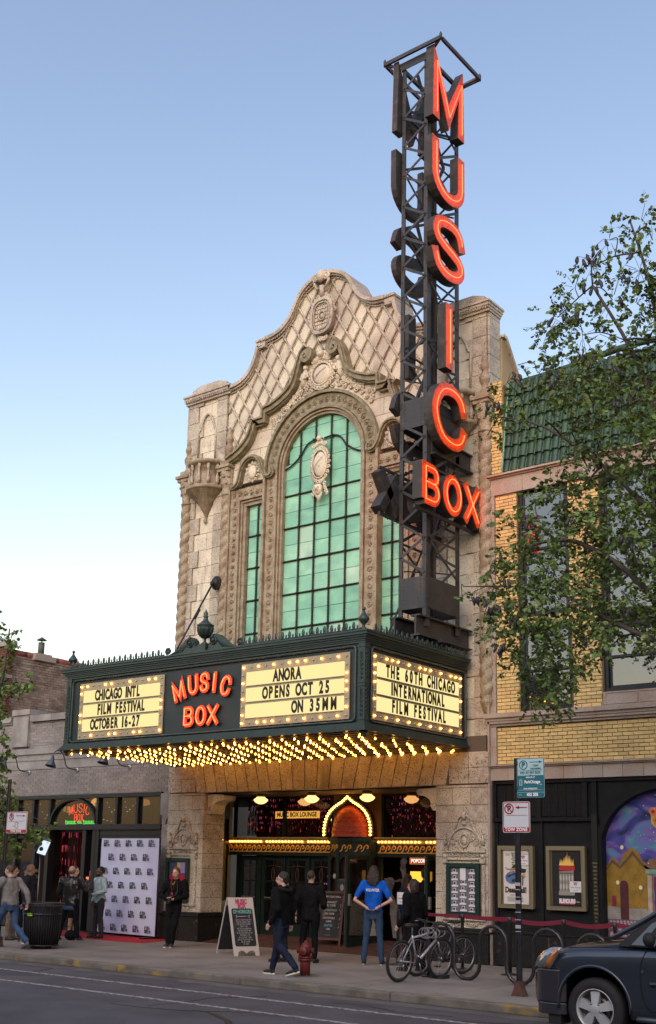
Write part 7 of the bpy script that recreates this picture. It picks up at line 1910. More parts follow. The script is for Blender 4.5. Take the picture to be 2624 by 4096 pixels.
for k in range(260):
    a = r2.uniform(0, 2*PI); r_ = .12+r2.random()*.16; x, y = hx+r_*math.cos(a), hy+r_*math.sin(a)*.8; b = r2.uniform(0, 2*PI); h = r2.uniform(.015,.05); gr.add([(x,y,.128),(x+.006,y+.003,.128),(x+.05*math.cos(b),y+.05*math.sin(b),.128+h)], [(0,1,2)])
tag(gr.build('weeds', mat('dry_grass', (.16,.12,.05), .9)), 'dry weeds growing round the foot of the hydrant', 'weeds', kind='stuff')
# ---- litter bin
g = thing('litter_bin', 'tall black slatted litter bin with small green sticker, by the man in grey fleece', 'litter bin', (-19.86, 15.75, .13)); tx, ty = -19.86, 15.75
MB().lathe([(.001,.20),(.32,.20),(.36,1.0),(.35,1.0)], (tx, ty, 0), 24).build('liner', mat('bin_liner', (.01,.01,.01), .7), g)
for k in range(44):
    a = 2*PI*k/44; c, s = math.cos(a), math.sin(a)
    MB().tube([(tx+r*c, ty+r*s, z) for r, z in ((.345,.19),(.375,.60),(.385,.90),(.41,1.0),(.435,1.04))], .011, 4).build('slat', BLKM, g)
for r, z in ((.36,.20),(.385,.84),(.43,1.05)): MB().tube([(tx+r*math.cos(2*PI*k/32), ty+r*math.sin(2*PI*k/32), z) for k in range(32)], .016, 6, closed=True).build('hoop', BLKM, g)
MB().lathe([(.001,.13),(.22,.13),(.22,.19),(.001,.19)], (tx, ty, 0), 20).build('foot', BLKM, g)
P = [(tx+.395*math.cos(a), ty+.395*math.sin(a)) for a in [math.radians(-92+4*k) for k in range(6)]]
m = MB(); V = [(x, y, z) for x, y in P for z in (.80,.86)]; m.add(V, [(2*i, 2*i+2, 2*i+3, 2*i+1) for i in range(5)]); m.build('green_sticker', mat('sticker_lime', (.25,.50,.03), .5), g)
# ---- red carpet, step-and-repeat banner
RC = mat('red_carpet', (.42,.008,.018), .95, noise=[(30,(.30,.006,.012),.4,.7)], bump=.2, bscale=200)
tag(MB().prism([(-24.5,18.75),(-20.6,18.35),(-19.75,18.5),(-19.95,19.75),(-24.5,19.85)], .1315, .140, 'z').build('red_carpet', RC), 'flat red carpet laid in front of the festival banner', 'carpet')
g = thing('step_and_repeat_banner', 'tall white step and repeat banner printed with black 60 festival logos', 'banner', (-21.55, 19.68, .13))
BXa, BXb, BY0, BY1 = (-22.72, 19.74), (-20.45, 19.58), .20, 2.52
def bp(u, v, d=0):
    return (BXa[0]+(BXb[0]-BXa[0])*u, BXa[1]+(BXb[1]-BXa[1])*u-d, BY0+(BY1-BY0)*v)
V = []; F = []; nu, nv = 40, 34
for j in range(nv+1):
    for i in range(nu+1):
        u, v = i/nu, j/nv; w = .012*mnoise.noise(Vector((u*5, v*3, 1)))+.012*(1-v)*mnoise.noise(Vector((u*9, v*7, 3))); V.append(bp(u, v, w))
for j in range(nv):
    for i in range(nu): a = j*(nu+1)+i; F.append((a, a+1, a+nu+2, a+nu+1))
MB().add(V, F, True).build('banner_cloth', mat('banner_white', (.56,.60,.78), .85, noise=[(1.1,(.50,.50,.72),.45,.7)]), g)
for u in (-.012, 1.012): MB().tube([bp(u, -.02, -.02), bp(u, 1.01, -.02)], .018, 8).build('frame_tube', BLKM, g)
MB().tube([bp(-.012, 1.005, -.02), bp(1.012, 1.005, -.02)], .018, 8).build('frame_tube', BLKM, g)
for u in (.03, .95):
    p = bp(u, 0); MB().box(p[0]-.05, p[0]+.05, p[1]-.35, p[1]+.35, .141, .175).build('foot_bar', BLKM, g)
BI = mat('logo_black', (.015,.015,.018), .7)
L60 = MB()
def LP(poly): L60.prism(poly, -.001, .0, 'y')
LP([(-.13,-.07),(-.13,.07),(-.09,.10),(-.09,.06),(-.105,.05),(-.105,-.05),(-.09,-.05),(-.09,-.01),(-.105,-.01),(-.105,.01),(-.065,.01),(-.065,-.07)])
LP([(-.055,-.07),(-.055,.09),(.0,.09),(.0,-.07),(-.02,-.07),(-.02,.07),(-.038,.07),(-.038,-.07)]); LP([(-.038,-.07),(-.02,-.07),(-.02,-.055),(-.038,-.055)])
for k in range(4): LP([(.015,.085-.022*k),(.015,.073-.022*k),(.055+.012*(k % 3),.073-.022*k),(.055+.012*(k % 3),.085-.022*k)])
LP([(.04,-.07),(.04,-.01),(.10,-.01),(.10,-.07)])
LM = L60.mesh('festival_logo', BI)
LI = MB(); LI.prism([(.055,-.060),(.055,-.05),(.064,-.05),(.064,-.028),(.076,-.028),(.076,-.05),(.086,-.05),(.086,-.060)], -.003, -.002); LIM = LI.mesh('logo_inset', mat('banner_white', 0))
ang = math.atan2(BXb[1]-BXa[1], BXb[0]-BXa[0])
for r in range(7):
    v = .945-.148*r; n = 5 if r % 2 == 0 else 4
    for c in range(n):
        u = (.105+.197*c) if r % 2 == 0 else (.205+.20*c); p = bp(u, v, .022)
        for me_, nm in ((LM, 'festival_logo'), (LIM, 'logo_inset')):
            o = link(nm, me_, None, loc=p); o.rotation_euler = (0, 0, ang); par(o, g)
# ---- sandwich boards
def chalk(nm): return mat('chalkboard', (.018,.020,.022), .8, noise=[(6,(.035,.036,.038),.45,.7)])
CW = mat('chalk_white', (.42,.42,.40), .95); CG = mat('chalk_green', (.16,.42,.32), .95); CP = mat('chalk_pink', (.42,.05,.12), .9); CBL = mat('chalk_blue', (.12,.35,.50), .95)
WB = mat('board_cream', (.48,.44,.40), .6)
g = thing('sandwich_board', 'large white folding sandwich board headed MUSIC BOX OF HORRORS in chalk', 'sandwich board', (0, 0, 0))
# local: front panel faces +X-ish after rotation; build facing -Y
def panelM(w, h, lean, y0): return Matrix.Translation((0, y0, 0)) @ Matrix.Rotation(lean, 4, 'X')
hgt = 1.36
M1 = panelM(0, 0, -.32, -.45)
def addM(mb, M): mb.v = [tuple(M @ Vector(v)) for v in mb.v]; return mb
w = .38
front = MB(); front.prism([(-w,.0),(-w+.02,0),(-w+.11,.0),(-w+.13,.09),(-w+.22,.13),(-.06,.10),(0,.06),(.06,.10),(w-.22,.13),(w-.13,.09),(w-.11,0),(w,0),(w,hgt),(-w,hgt)], -.015, .015); addM(front, M1).build('front_panel', WB, g)
bb = MB(); bb.prism(rr(-w+.06, w-.06, .22, 1.10, .05), -.020, -.016); addM(bb, M1).build('chalk_panel', chalk(0), g)
M2 = panelM(0, 0, .32, .45)
back = MB(); back.prism([(-w,.0),(-w+.11,.0),(-w+.13,.09),(0,.06),(w-.13,.09),(w-.11,0),(w,0),(w,hgt),(-w,hgt)], -.015, .015); addM(back, M2).build('back_panel', WB, g)
bk = MB(); bk.prism([(-w+.02,.10),(w-.02,.10),(w-.02,1.18),(-w+.02,1.18)], -.020, -.016); addM(bk, M2).build('back_chalk', chalk(0), g)
def ct(t, s, m, x, z, sx=1, b=0):
    o = put_text('chalk_line', t, s, m, (0,0,0), g, bold=b, sx=sx); o.matrix_basis = M1 @ Matrix.Translation((x, -.024, z)) @ Matrix.Rotation(PI/2, 4, 'X'); par(o, g)
ct('MUSIC', .15, CP, 0, 1.26, .82, .008); ct('BOX', .14, CP, 0, 1.155, .82, .008); ct('OF HORRORS', .12, CG, 0, 1.02, .75, .004)
o = MB(); o.tube([(-.18,-.026,.91),(.18,-.026,.91)], .014, 6); [o.sphere((s*.19, -.026, .91+q*.018), .020, 6, 5) for s in (-1,1) for q in (-1,1)]; addM(o, M1).build('chalk_bone', mat('chalk_lilac', (.30,.24,.36), .9), g)
for k, t in enumerate(('SUN 10/20 WILLOW CREEK-7PM','MON 10/21 CROPSEY- 9:30PM','TUES 10/22 SAVE THE GREEN','PLANET!- 9:30PM','WED 10/23 VULCANIZADORA','THUR 10/24 GRAFTED- 10PM','FRI 10/25 HELLO MARY LOU- 9:45','PROM NIGHT II 11:30','SAT 10/26 FAUST- 11:30AM','SUN 10/27 I KNOW WHAT YOU','DID LAST SUMMER','7:00 - 9:45PM')): ct(t, .052, CW, 0, .83-.051*k, .62)
o = MB(); o.tube([(s*.0,0,0) for s in (0,)]+[(0,0,0.001)], .001, 3); 
q = MB(); q.tube([(-w,-.02,hgt*.98+.0),( -w,.02,hgt*.98)], .012, 6); q.tube([(w,-.02,hgt*.98),(w,.02,hgt*.98)], .012, 6); addM(q, Matrix.Translation((0,0,-.04))).build('hinge', mat('bolt_zinc', 0), g)
MB().tube([(w-.02,-.33,.35),(w-.02,0,.28),(w-.02,.33,.35)], .004, 4).build('cord', mat('bolt_zinc', 0), g)
g.location = (-16.2, 17.87, .13); g.rotation_euler = (0, 0, math.radians(67)); g.scale = (.74, 1, .88)
# chalkboard Now Playing
g = thing('chalkboard', 'wooden A-frame chalkboard reading NOW PLAYING, leaning by the ticket booth', 'sandwich board', (0, 0, 0))
WF = mat('board_wood', (.11,.035,.022), .6, noise=[(20,(.06,.02,.015),.4,.7,3,(1,1,.2))])
M1 = panelM(0, 0, -.20, -.22); w, hgt = .34, 1.22
for x0, x1, z0, z1 in ((-w,-w+.045,0,hgt),(w-.045,w,0,hgt),(-w+.045,w-.045,.13,.18),(-w+.045,w-.045,hgt-.045,hgt)): addM(MB().box(x0, x1, -.014, .014, z0, z1), M1).build('frame_bar', WF, g)
addM(MB().box(-w+.045, w-.045, -.006, .006, .18, hgt-.045), M1).build('slate', chalk(0), g)
M2 = panelM(0, 0, .20, .22)
for x0, x1, z0, z1 in ((-w,-w+.04,0,hgt-.02),(w-.04,w,0,hgt-.02),(-w+.04,w-.04,.3,.34)): addM(MB().box(x0, x1, -.012, .012, z0, z1), M2).build('back_leg', WF, g)
addM(MB().box(-w+.04, w-.04, -.005, .005, .34, hgt-.06), M2).build('back_slate', chalk(0), g)
for t, s, mm, z in (('NOW PLAYING',.095,mat('chalk_rose', (.45,.36,.38), .9),1.10),('"DAAAAAALI!"',.07,mat('chalk_rose',0),.97),('4PM, 7:15PM',.07,CW,.895),('THE SUBSTANCE',.065,mat('chalk_sage', (.26,.36,.31), .9),.79),('4PM, 9:30PM',.065,CW,.71),('UNSTOPPABLE',.062,CW,.615),('6:30PM',.062,CW,.54),('GRAFTED',.068,CBL,.45),('10PM',.06,CW,.37),('-- -- --- --- -- ---',.03,CW,.24)):
    o = put_text('chalk_line', t, s, mm, (0,0,0), g, sx=.72, bold=.001); o.matrix_basis = M1 @ Matrix.Translation((0, -.010, z)) @ Matrix.Rotation(PI/2, 4, 'X'); par(o, g)
r2 = random.Random(2); q = MB()
for k in range(26): s = r2.choice((-1,1)); q.sphere((s*r2.uniform(.24,.275), -.009, r2.uniform(.25,1.0)), .008, 5, 4)
addM(q, M1).build('chalk_doodles', mat('chalk_rose', 0), g, kind='stuff')
g.location = (-16.10, 20.85, .19); g.rotation_euler = (0, 0, math.radians(12))
# ---- film light on its stand at the left
g = thing('film_light', 'blue and silver film light on a stand with cables, at the left edge', 'film light', (-21.6, 16.9, .13)); lx_, ly_ = -21.55, 16.9
MB().tube([(lx_, ly_, .14), (lx_, ly_, 2.15)], .014, 8).build('stand_pole', mat('stand_steel', (.25,.25,.25), .3, metal=.9), g)
for k in range(3): a = 2*PI*k/3+.4; MB().tube([(lx_, ly_, .55), (lx_+.42*math.cos(a), ly_+.42*math.sin(a), .14)], .010, 6).build('leg', BLKM, g)
BLU = mat('light_blue_housing', (.02,.13,.26), .4)
M = Matrix.Translation((lx_+.10, ly_, 2.25)) @ Matrix.Rotation(.5, 4, 'Y') @ Matrix.Rotation(math.radians(55), 4, 'Z')
q = MB(); q.box(-.12,.12,-.05,.05,-.19,.19); addM(q, M).build('housing', BLU, g, bevel=.02)
q = MB(); q.box(-.10,.10,-.054,-.051,-.17,.17); addM(q, M).build('lit_face', emat('film_light_face', (.75,.86,1.0), .55), g)
q = MB(); q.box(-.20,-.13,-.03,.04,-.10,.08); q.box(-.15,-.12,-.06,.06,-.16,.16); addM(q, M).build('yoke', mat('stand_steel', 0), g)
MB().sphere((lx_+.12, ly_-.08, 2.2), .05, 10, 7).build('knob', BLKM, g)
MB().tube(smooth([(lx_, ly_, 2.2), (lx_-.12, ly_, 2.1), (lx_-.14, ly_, 1.6), (lx_-.05, ly_, .9), (lx_-.12, ly_, .3)], 5), .008, 5).build('cable', BLKM, g)
for k in range(5): MB().box(lx_-.22+.03*k, lx_-.14+.03*k, ly_-.06, ly_+.02, 1.15+.13*k, 1.22+.13*k).build('clamp', mat('stand_steel', 0), g)
# bag on the ground
q = MB(); q.sphere((-21.45, 17.85, .24), .12, 12, 9, (1.5,1,1)); q.tube(smooth([(-21.58,17.85,.33),(-21.50,17.82,.44),(-21.40,17.85,.34)], 3), .010, 5)
g = thing('camera_bag', 'soft black camera bag on the pavement between the cameraman\'s feet', 'bag', (-21.45, 17.85, .13)); skinned(q, 'bag_body', cloth('bag_black', (.012,.012,.014)), g, .014, .008, 14)
# ---- bicycles
def bicycle(loc, th, label, col, lean=0, colour2=None):
    g = thing('bicycle', label, 'bicycle', (0, 0, 0), 'bicycles locked to the wave rack'); R = .335; wb = 1.06
    TYR = mat('bike_tyre', (.018,.018,.018), .85, bump=.3, bscale=80); RIM = mat('bike_rim', (.30,.30,.32), .3, metal=.8); SPK = mat('bike_spoke', (.40,.40,.42), .3, metal=.9)
    FRM_ = mat('bike_frame_'+col[0], col[1], .3, noise=[(20,(.10,.09,.09),.6,.72)], metal=.3, spec=.6); BK_ = mat('bike_black', (.014,.014,.015), .45)
    for cx in (-wb/2, wb/2):
        w = part_group('wheel', g, (cx, 0, R))
        MB().tube([(cx+(R-.022)*math.cos(a), 0, R+(R-.022)*math.sin(a)) for a in [2*PI*k/40 for k in range(40)]], .024, 8, closed=True).build('tyre', TYR, w)
        MB().tube([(cx+(R-.055)*math.cos(a), 0, R+(R-.055)*math.sin(a)) for a in [2*PI*k/40 for k in range(40)]], .011, 6, closed=True).build('rim', RIM, w)
        q = MB()
        for k in range(28): a = 2*PI*k/28; q.bar((cx+.02*math.cos(a+1.2), .028*(-1)**k, R+.02*math.sin(a+1.2)), (cx+(R-.055)*math.cos(a), 0, R+(R-.055)*math.sin(a)), .0022)
        q.build('spokes', SPK, w, kind='stuff')
        MB().tube([(cx, -.05, R), (cx, .05, R)], .022, 8).build('hub', RIM, w)
    rear, front = (-wb/2, 0, R), (wb/2, 0, R); bb_ = (-.10, 0, .29); seat = (-.27, 0, .74); hd0 = (.36, 0, .64); hd1 = (.33, 0, .78)
    for a, b, r_ in ((bb_, seat, .016), (bb_, hd0, .022), ((-.25,0,.70), hd1, .018), (hd0, hd1, .021)): MB().tube([a, b], r_, 8).build('frame_tube', FRM_, g)
    for s in (-1, 1):
        MB().tube([(bb_[0], s*.03, bb_[2]), (rear[0], s*.055, R)], .010, 6).build('chain_stay', FRM_, g); MB().tube([(-.26, s*.02, .70), (rear[0], s*.055, R)], .009, 6).build('seat_stay', FRM_, g)
        MB().tube([(.365, s*.045, .62), (.42, s*.05, .50), (front[0], s*.055, R)], .014, 6).build('fork_leg', RIM if col[0] == 'silver' else BK_, g)
    MB().tube([seat, (-.295, 0, .88)], .013, 8).build('seat_post', RIM, g)
    q = MB(); q.sphere((-.36, 0, .90), .1, 10, 7, (1.0,.75,.35)); q.sphere((-.22, 0, .90), .05, 8, 6, (1.9,.55,.5)); skinned(q, 'saddle', BK_, g, .012, 0)
    MB().tube([hd1, (.315, 0, .84)], .014, 8).tube([(.315,0,.84), (.38,0,.90)], .014, 8).build('stem', BK_, g)
    MB().tube(smooth([(.30,-.30,.93),(.36,-.16,.92),(.38,0,.90),(.36,.16,.92),(.30,.30,.93)], 3), .011, 7).build('handlebar', BK_, g)
    for s in (-1, 1): MB().tube([(.31, s*.22, .93), (.28, s*.33, .93)], .017, 8).build('grip', BK_, g); MB().tube([(.35, s*.19, .92), (.42, s*.24, .90)], .006, 5).build('brake_lever', RIM, g)
    MB().lathe([(.001,-.004),(.085,-.004),(.09,0),(.085,.004),(.001,.004)], (bb_[0], -.045, bb_[2]), 22, M=Matrix.Rotation(PI/2, 4, 'X')).build('chainring', BK_, g)
    MB().tube([(bb_[0], -.06, bb_[2]), (bb_[0]+.06, -.07, .13)], .010, 6).tube([(bb_[0], .06, bb_[2]), (bb_[0]-.06, .07, .45)], .010, 6).build('crank', RIM, g)
    for s in (-1, 1): x_ = bb_[0]-s*-.06 if s < 0 else bb_[0]-.06; MB().box(x_-.04 if s > 0 else bb_[0]+.02, x_+.04 if s > 0 else bb_[0]+.10, s*.075, s*.075+s*.08, .44 if s > 0 else .12, .465 if s > 0 else .145).build('pedal', BK_, g)
    MB().tube([(bb_[0], -.045, .38), (rear[0], -.045, R+.04)], .004, 4).tube([(bb_[0], -.045, .20), (rear[0], -.045, R-.04)], .004, 4).build('chain', BK_, g)
    MB().tube([(rear[0]+.03,-.05,R-.05),(rear[0]+.05,-.05,R-.13)], .012, 6).build('derailleur', RIM, g)
    g.matrix_basis = Matrix.Translation((loc[0], loc[1], .13)) @ Matrix.Rotation(math.radians(th), 4, 'Z') @ Matrix.Rotation(lean, 4, 'X')
    return g
bicycle((-10.72, 16.30), 84, 'scuffed silver mountain bicycle with black saddle, rear wheel nearest the kerb', ('silver', (.36,.35,.38)), .10)
bicycle((-10.98, 17.35), -105, 'darker bicycle with blue bottle cage behind the silver one, bars by the doorway', ('dark', (.05,.06,.09)), -.05)
g = thing('cable_lock', 'grey coiled cable lock looped round the rack and the silver bicycle', 'bike lock', (-10.72, 16.5, .95))
MB().tube([(-10.72+.11*math.cos(a*1.0)*(1+.04*a), 16.42+.02*a, .88+.085*math.sin(a)) for a in [k*.35 for k in range(56)]], .011, 6).build('cable', mat('cable_grey', (.16,.15,.15), .5), g)
# ---- litter on the ground
r2 = random.Random(12); lf = MB()
for k in range(60):
    x, y = r2.uniform(-20, -5.5), r2.choice((r2.uniform(14.1,14.4), r2.uniform(14.8,18.5), r2.uniform(12.6,14.2))); z = .134 if y > 14.5 else .009; a = r2.uniform(0, 6.3); s = r2.uniform(.012,.03)
    lf.add([(x-s*math.cos(a),y-s*math.sin(a),z),(x+s*.5*math.sin(a),y-s*.5*math.cos(a),z+.006),(x+s*math.cos(a),y+s*math.sin(a),z),(x-s*.5*math.sin(a),y+s*.5*math.cos(a),z+.008)], [(0,1,2,3)])
tag(lf.build('fallen_leaves', mat('dry_leaf', (.20,.13,.05), .8, isl=.4)), 'scattered dry fallen leaves on pavement and gutter', 'leaves', kind='stuff')

r2 = random.Random(21); TAR = mat('tar_seal', (.030,.029,.030), .6)
tc = MB()
for k in range(9):
    x, y = r2.uniform(-19, -6), r2.uniform(10.5, 14.0); P = [(x, y)]; a = r2.choice((0, 0, PI/2))+r2.uniform(-.3,.3)
    for q in range(22): a += r2.uniform(-.5,.5)*.5; x += .10*math.cos(a); y = min(13.98, y+.10*math.sin(a)); P.append((x, y))
    for (a_, b_), (c_, d_) in zip(P, P[1:]): tc.box(min(a_,c_)-.004, max(a_,c_)+.004, min(b_,d_)-.004, max(b_,d_)+.004, .0015, .0042)
tag(tc.build('road_cracks', TAR), 'thin dark cracks in the asphalt beside the lane lines', 'cracks', kind='stuff')
tag(MB().box(-15.6, -13.7, 13.40, 14.03, .001, .0035).build('asphalt_patch', mat('asphalt_patch', (.06,.058,.06), .9, noise=[(60,(.09,.085,.085),.5,.75,2)])), kind='structure')
# ================================================================ parked car
CP_ = mat('car_paint_slate', (.024,.031,.045), .32, metal=.35, coat=1.0, spec=.5)
CPD = mat('car_lower_paint', (.022,.021,.026), .30, coat=.8, spec=.5)
RUB = mat('car_rubber', (.012,.012,.013), .7)
car = thing('parked_car', 'dark slate blue sport utility car parked at the kerb, its front half in view', 'car', (0, 0, 0))
SECT = [(0.0,.50,.40,.62,.70),(.05,.62,.32,.70,.80),(.14,.70,.27,.80,.90),(.28,.755,.25,.93,.99),(.46,.78,.25,1.02,1.07),(.70,.79,.25,1.06,1.11),(1.0,.79,.25,1.075,1.14),(1.30,.79,.25,1.09,1.19),(1.45,.79,.25,1.10,1.16),(2.2,.79,.25,1.11,1.13),(3.2,.79,.25,1.12,1.14),(4.0,.79,.26,1.12,1.14),(4.45,.77,.28,1.10,1.12),(4.68,.70,.34,1.0,1.06),(4.74,.60,.42,.85,.9)]
def ringpts(s):
    x, hw, zb, zs, zc = s
    h = [(0,zb),(hw*.6,zb),(hw*.94,zb+.02),(hw,zb+.12),(hw*1.012,(zb+zs)/2),(hw*.995,zs-.14),(hw*.955,zs-.02),(hw*.80,zs+.02+(zc-zs)*.25),(hw*.45,zc-.012),(0,zc)]
    return [(x, -y, z) for y, z in h]+[(x, y, z) for y, z in reversed(h[1:-1])]
mb = MB(); V = []; n = len(ringpts(SECT[0]))
for s in SECT: V += ringpts(s)
F = [tuple(range(n)), tuple((len(SECT)-1)*n+i for i in range(n))[::-1]]
for j in range(len(SECT)-1):
    for i in range(n): F.append((j*n+i, (j+1)*n+i, (j+1)*n+(i+1) % n, j*n+(i+1) % n))
mb.add(V, F, True)
me = mb.mesh('body', CP_); o = bpy.data.objects.new('body', me); COL.objects.link(o)
sub = o.modifiers.new('s', 'SUBSURF'); sub.levels = 2; sub.render_levels = 2
cut = MB()
for x in (.90, 3.70):
    for y0, y1 in ((-1.0,-.50),(.50,1.0)): cut.tube([(x, y0, .40), (x, y1, .40)], .445, 40, sm=False)
cme = cut.mesh('cut', RUB); cob = bpy.data.objects.new('cut', cme); COL.objects.link(cob)
bo = o.modifiers.new('b', 'BOOLEAN'); bo.operation = 'DIFFERENCE'; bo.object = cob; bo.solver = 'EXACT'
dg = bpy.context.evaluated_depsgraph_get(); dg.update()
me2 = bpy.data.meshes.new_from_object(o.evaluated_get(dg)); me2.name = 'body'; bpy.data.objects.remove(o); bpy.data.objects.remove(cob)
me2.materials.clear(); me2.materials.append(CP_)
try: me2.set_sharp_from_angle(angle=math.radians(35))
except Exception: pass
me2.polygons.foreach_set('use_smooth', [True]*len(me2.polygons)); link('body', me2, car)
mb = MB()
for x in (.90, 3.70):
    for y0, y1 in ((-.74,-.45),(.45,.74)):
        mb.lathe([(.43, 0), (.44, y1-y0), (.001, y1-y0)] if y0 > 0 else [(.001, 0), (.44, 0), (.43, y1-y0)], (x, y1, .40), 28, M=Matrix.Rotation(PI/2, 4, 'X'))
# wheel well liners
for x in (.90, 3.70):
    for s in (-1, 1): MB().tube([(x+.452*math.cos(a), s*.787, .40+.452*math.sin(a)) for a in [PI*k/24-.12+.24*(k/24)*1.0 for k in range(25)]], .020, 8, caps=True).build('arch_lip', CP_, car)
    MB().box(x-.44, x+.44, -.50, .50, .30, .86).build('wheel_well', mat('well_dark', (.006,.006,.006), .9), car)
# bumper, lower skirt
m = MB(); V = []
prof = []
for k in range(21):
    a = PI+PI*(k/20); prof.append((.46-.50*abs(math.sin(a))**.75*1.0, -.80*math.cos(a)*-1))
def bump(z0, z1, off, nm, mt):
    P = [(.44,-.80-off*.6),(.30,-.795-off*.6),(.18,-.76-off),(.10-off*.4,-.64-off*.5),(.03-off,-.32),(.0-off,0)]
    P = P+[(a, -b) for a, b in reversed(P[:-1])]; P = smooth(P, 3); inn = [(a+.09, b*.90) for a, b in P]
    MB().prism(P+inn[::-1], z0, z1, 'z').build(nm, mt, car, bevel=.012, seg=2)
bump(.40, .78, .0, 'front_bumper', CPD); bump(.26, .395, -.015, 'bumper_skirt', CPD)
MB().box(.30, .46, -.76, -.50, .15, .26).build('air_dam', RUB, car)
# headlights
for s in (-1, 1):
    hl = part_group('headlight', car, (.3, s*.72, .92))
    P2 = [(.10,.79),(.34,.79),(.50,1.045),(.38,1.04),(.26,.99),(.15,.90)]
    def yy(x): return s*(interp([(0,.62),(.10,.70),(.2,.752),(.35,.785),(.5,.80)], x))
    def lens(poly, off, nm, mt):
        P = []
        for (a, b), (c, d) in zip(poly, poly[1:]+poly[:1]):
            for q in range(4): t = q/4; P.append((a+(c-a)*t, b+(d-b)*t))
        cx, cz = sum(p[0] for p in P)/len(P), sum(p[1] for p in P)/len(P)
        V = [(x, yy(x)+s*off, z) for x, z in P]+[(cx, yy(cx)+s*(off+.03), cz)]+[(x, yy(x)-s*.05, z) for x, z in P]; n = len(P)
        F = [(i, (i+1) % n, n) if s < 0 else ((i+1) % n, i, n) for i in range(n)]+[(i, n+1+i, n+1+(i+1) % n, (i+1) % n) for i in range(n)]
        MB().add(V, F, True).build(nm, mt, hl)
    lens(P2, .012, 'lens', mat('headlight_lens', (.42,.44,.45), .08, metal=.6, coat=1, noise=[(60,(.20,.21,.22),.45,.6,2,(1,1,3))]))
    lens([(.27,.80),(.335,.80),(.475,1.03),(.42,1.02),(.36,.93)], .030, 'amber_reflector', mat('amber_lens', (.55,.16,.02), .12, coat=1))
# hood gap, shut lines, mouldings
GAP = mat('panel_gap', (.003,.003,.003), .9)
for s in (-1, 1):
    side = lambda x, z: s*(.79*interp([(.25,.94),(.37,1.0),(.68,1.012),(.95,.995),(1.07,.955)], z)*interp([(0,.63),(.05,.785),(.14,.886),(.28,.956),(.46,.987),(.7,1)], x)+.001)
    def seam(pts, r=.0045, nm='shut_line', mt=GAP): MB().tube([(x, side(x, z), z) for x, z in smooth(pts, 4)], r, 5).build(nm, mt, car)
    seam([(.40,1.03),(.62,1.052),(.9,1.066),(1.2,1.076),(1.40,1.082)]); seam([(1.56,1.09),(1.49,.9),(1.49,.65),(1.53,.48),(1.60,.40)]); seam([(2.60,1.09),(2.60,.45)])
    seam([(1.60,.40),(2.2,.40),(2.9,.40)]); seam([(.44,.79),(.30,.79)])
    seam([(1.60,.70),(2.0,.71),(2.5,.71)], .026, 'door_moulding', CPD)
    seam([(1.42,.30),(2.2,.30),(3.2,.30)], .035, 'sill_trim', mat('sill_silver', (.12,.13,.15), .35, metal=.6))
    MB().box(1.50, 1.53, s*.80-.004, s*.80+.004, .82, .855).build('badge', mat('badge_chrome', (.6,.6,.6), .15, metal=1), car)
    MB().tube([(2.42, s*.80, .93), (2.45, s*.825, .935), (2.55, s*.825, .935), (2.58, s*.80, .93)], .012, 6).build('door_handle', CP_, car)
    mm = MB(); mm.sphere((1.66, s*.93, 1.20), .1, 12, 9, (.75, .75, .85)); mm.tube([(1.64, s*.80, 1.13), (1.65, s*.88, 1.15)], .028, 8); skinned(mm, 'door_mirror', RUB, car, .014, 0)
# greenhouse
GH = [(1.12,1.17,.74,.70),(1.95,1.66,.63,.60),(3.9,1.68,.62,.60),(4.55,1.13,.70,.68)]
roofV = []
mb = MB()
base = [(1.30,1.15),(4.62,1.12)]
P = smooth([(1.14,1.185),(1.45,1.36),(1.78,1.56),(2.05,1.665),(2.5,1.70),(3.3,1.70),(3.9,1.66),(4.25,1.52),(4.60,1.12)], 3)
def hwz(z): return .755-(z-1.1)*.26
top = []
for x, z in P: top.append((x, z))
V = []; F = []
for x, z in top: V += [(x, -hwz(z), z), (x, -hwz(z)*.6, z+.02), (x, 0, z+.028), (x, hwz(z)*.6, z+.02), (x, hwz(z), z)]
for j in range(len(top)-1):
    for i in range(4): a = j*5+i; F.append((a, a+5, a+6, a+1))
nn = len(V)
WS = [j for j, (x, z) in enumerate(top) if x <= 2.0]; 
roof = MB(); glassF = [f for f in F if V[f[0]][0] < 1.95 or V[f[0]][0] > 3.95]; roofF = [f for f in F if f not in glassF]
CG_ = mat('car_glass', (.012,.016,.018), .04, spec=.9)
MB().add(V, glassF, True).build('windscreen', CG_, car); MB().add(V, roofF, True).build('roof', CP_, car)
for s in (-1, 1):
    # pillars and side glass
    pil = [(x, z) for x, z in top if x <= 2.1]
    MB().tube([(x, s*(hwz(z)+.004), z+.004) for x, z in top], .030, 7).build('pillar', CP_, car)
    Pg = [(1.60,1.115),(1.74,1.30),(1.92,1.46),(2.12,1.60),(2.62,1.64),(2.62,1.125)]
    def sg(poly, nm, mt, off=.0):
        V_ = [(x, s*(hwz(z)+off), z) for x, z in poly]; MB().add(V_, [tuple(range(len(V_)))]).build(nm, mt, car)
    sg([(1.36,1.11),(1.56,1.11),(1.60,1.26),(1.72,1.42),(1.60,1.37)], 'quarter_window', CG_, .006)
    sg(Pg, 'side_window', CG_, .006); sg([(2.70,1.125),(2.70,1.64),(3.55,1.64),(3.55,1.125)], 'side_window', CG_, .006); sg([(3.63,1.125),(3.63,1.63),(3.95,1.58),(4.3,1.125)], 'side_window', CG_, .006)
    sg([(1.20,1.10),(1.45,1.33),(1.78,1.54),(2.05,1.655),(3.9,1.65),(4.2,1.52),(4.58,1.10)], 'window_surround', RUB, 0)
    MB().tube([(1.35, s*.762, 1.108), (4.5, s*.76, 1.115)], .014, 6).build('belt_trim', RUB, car)
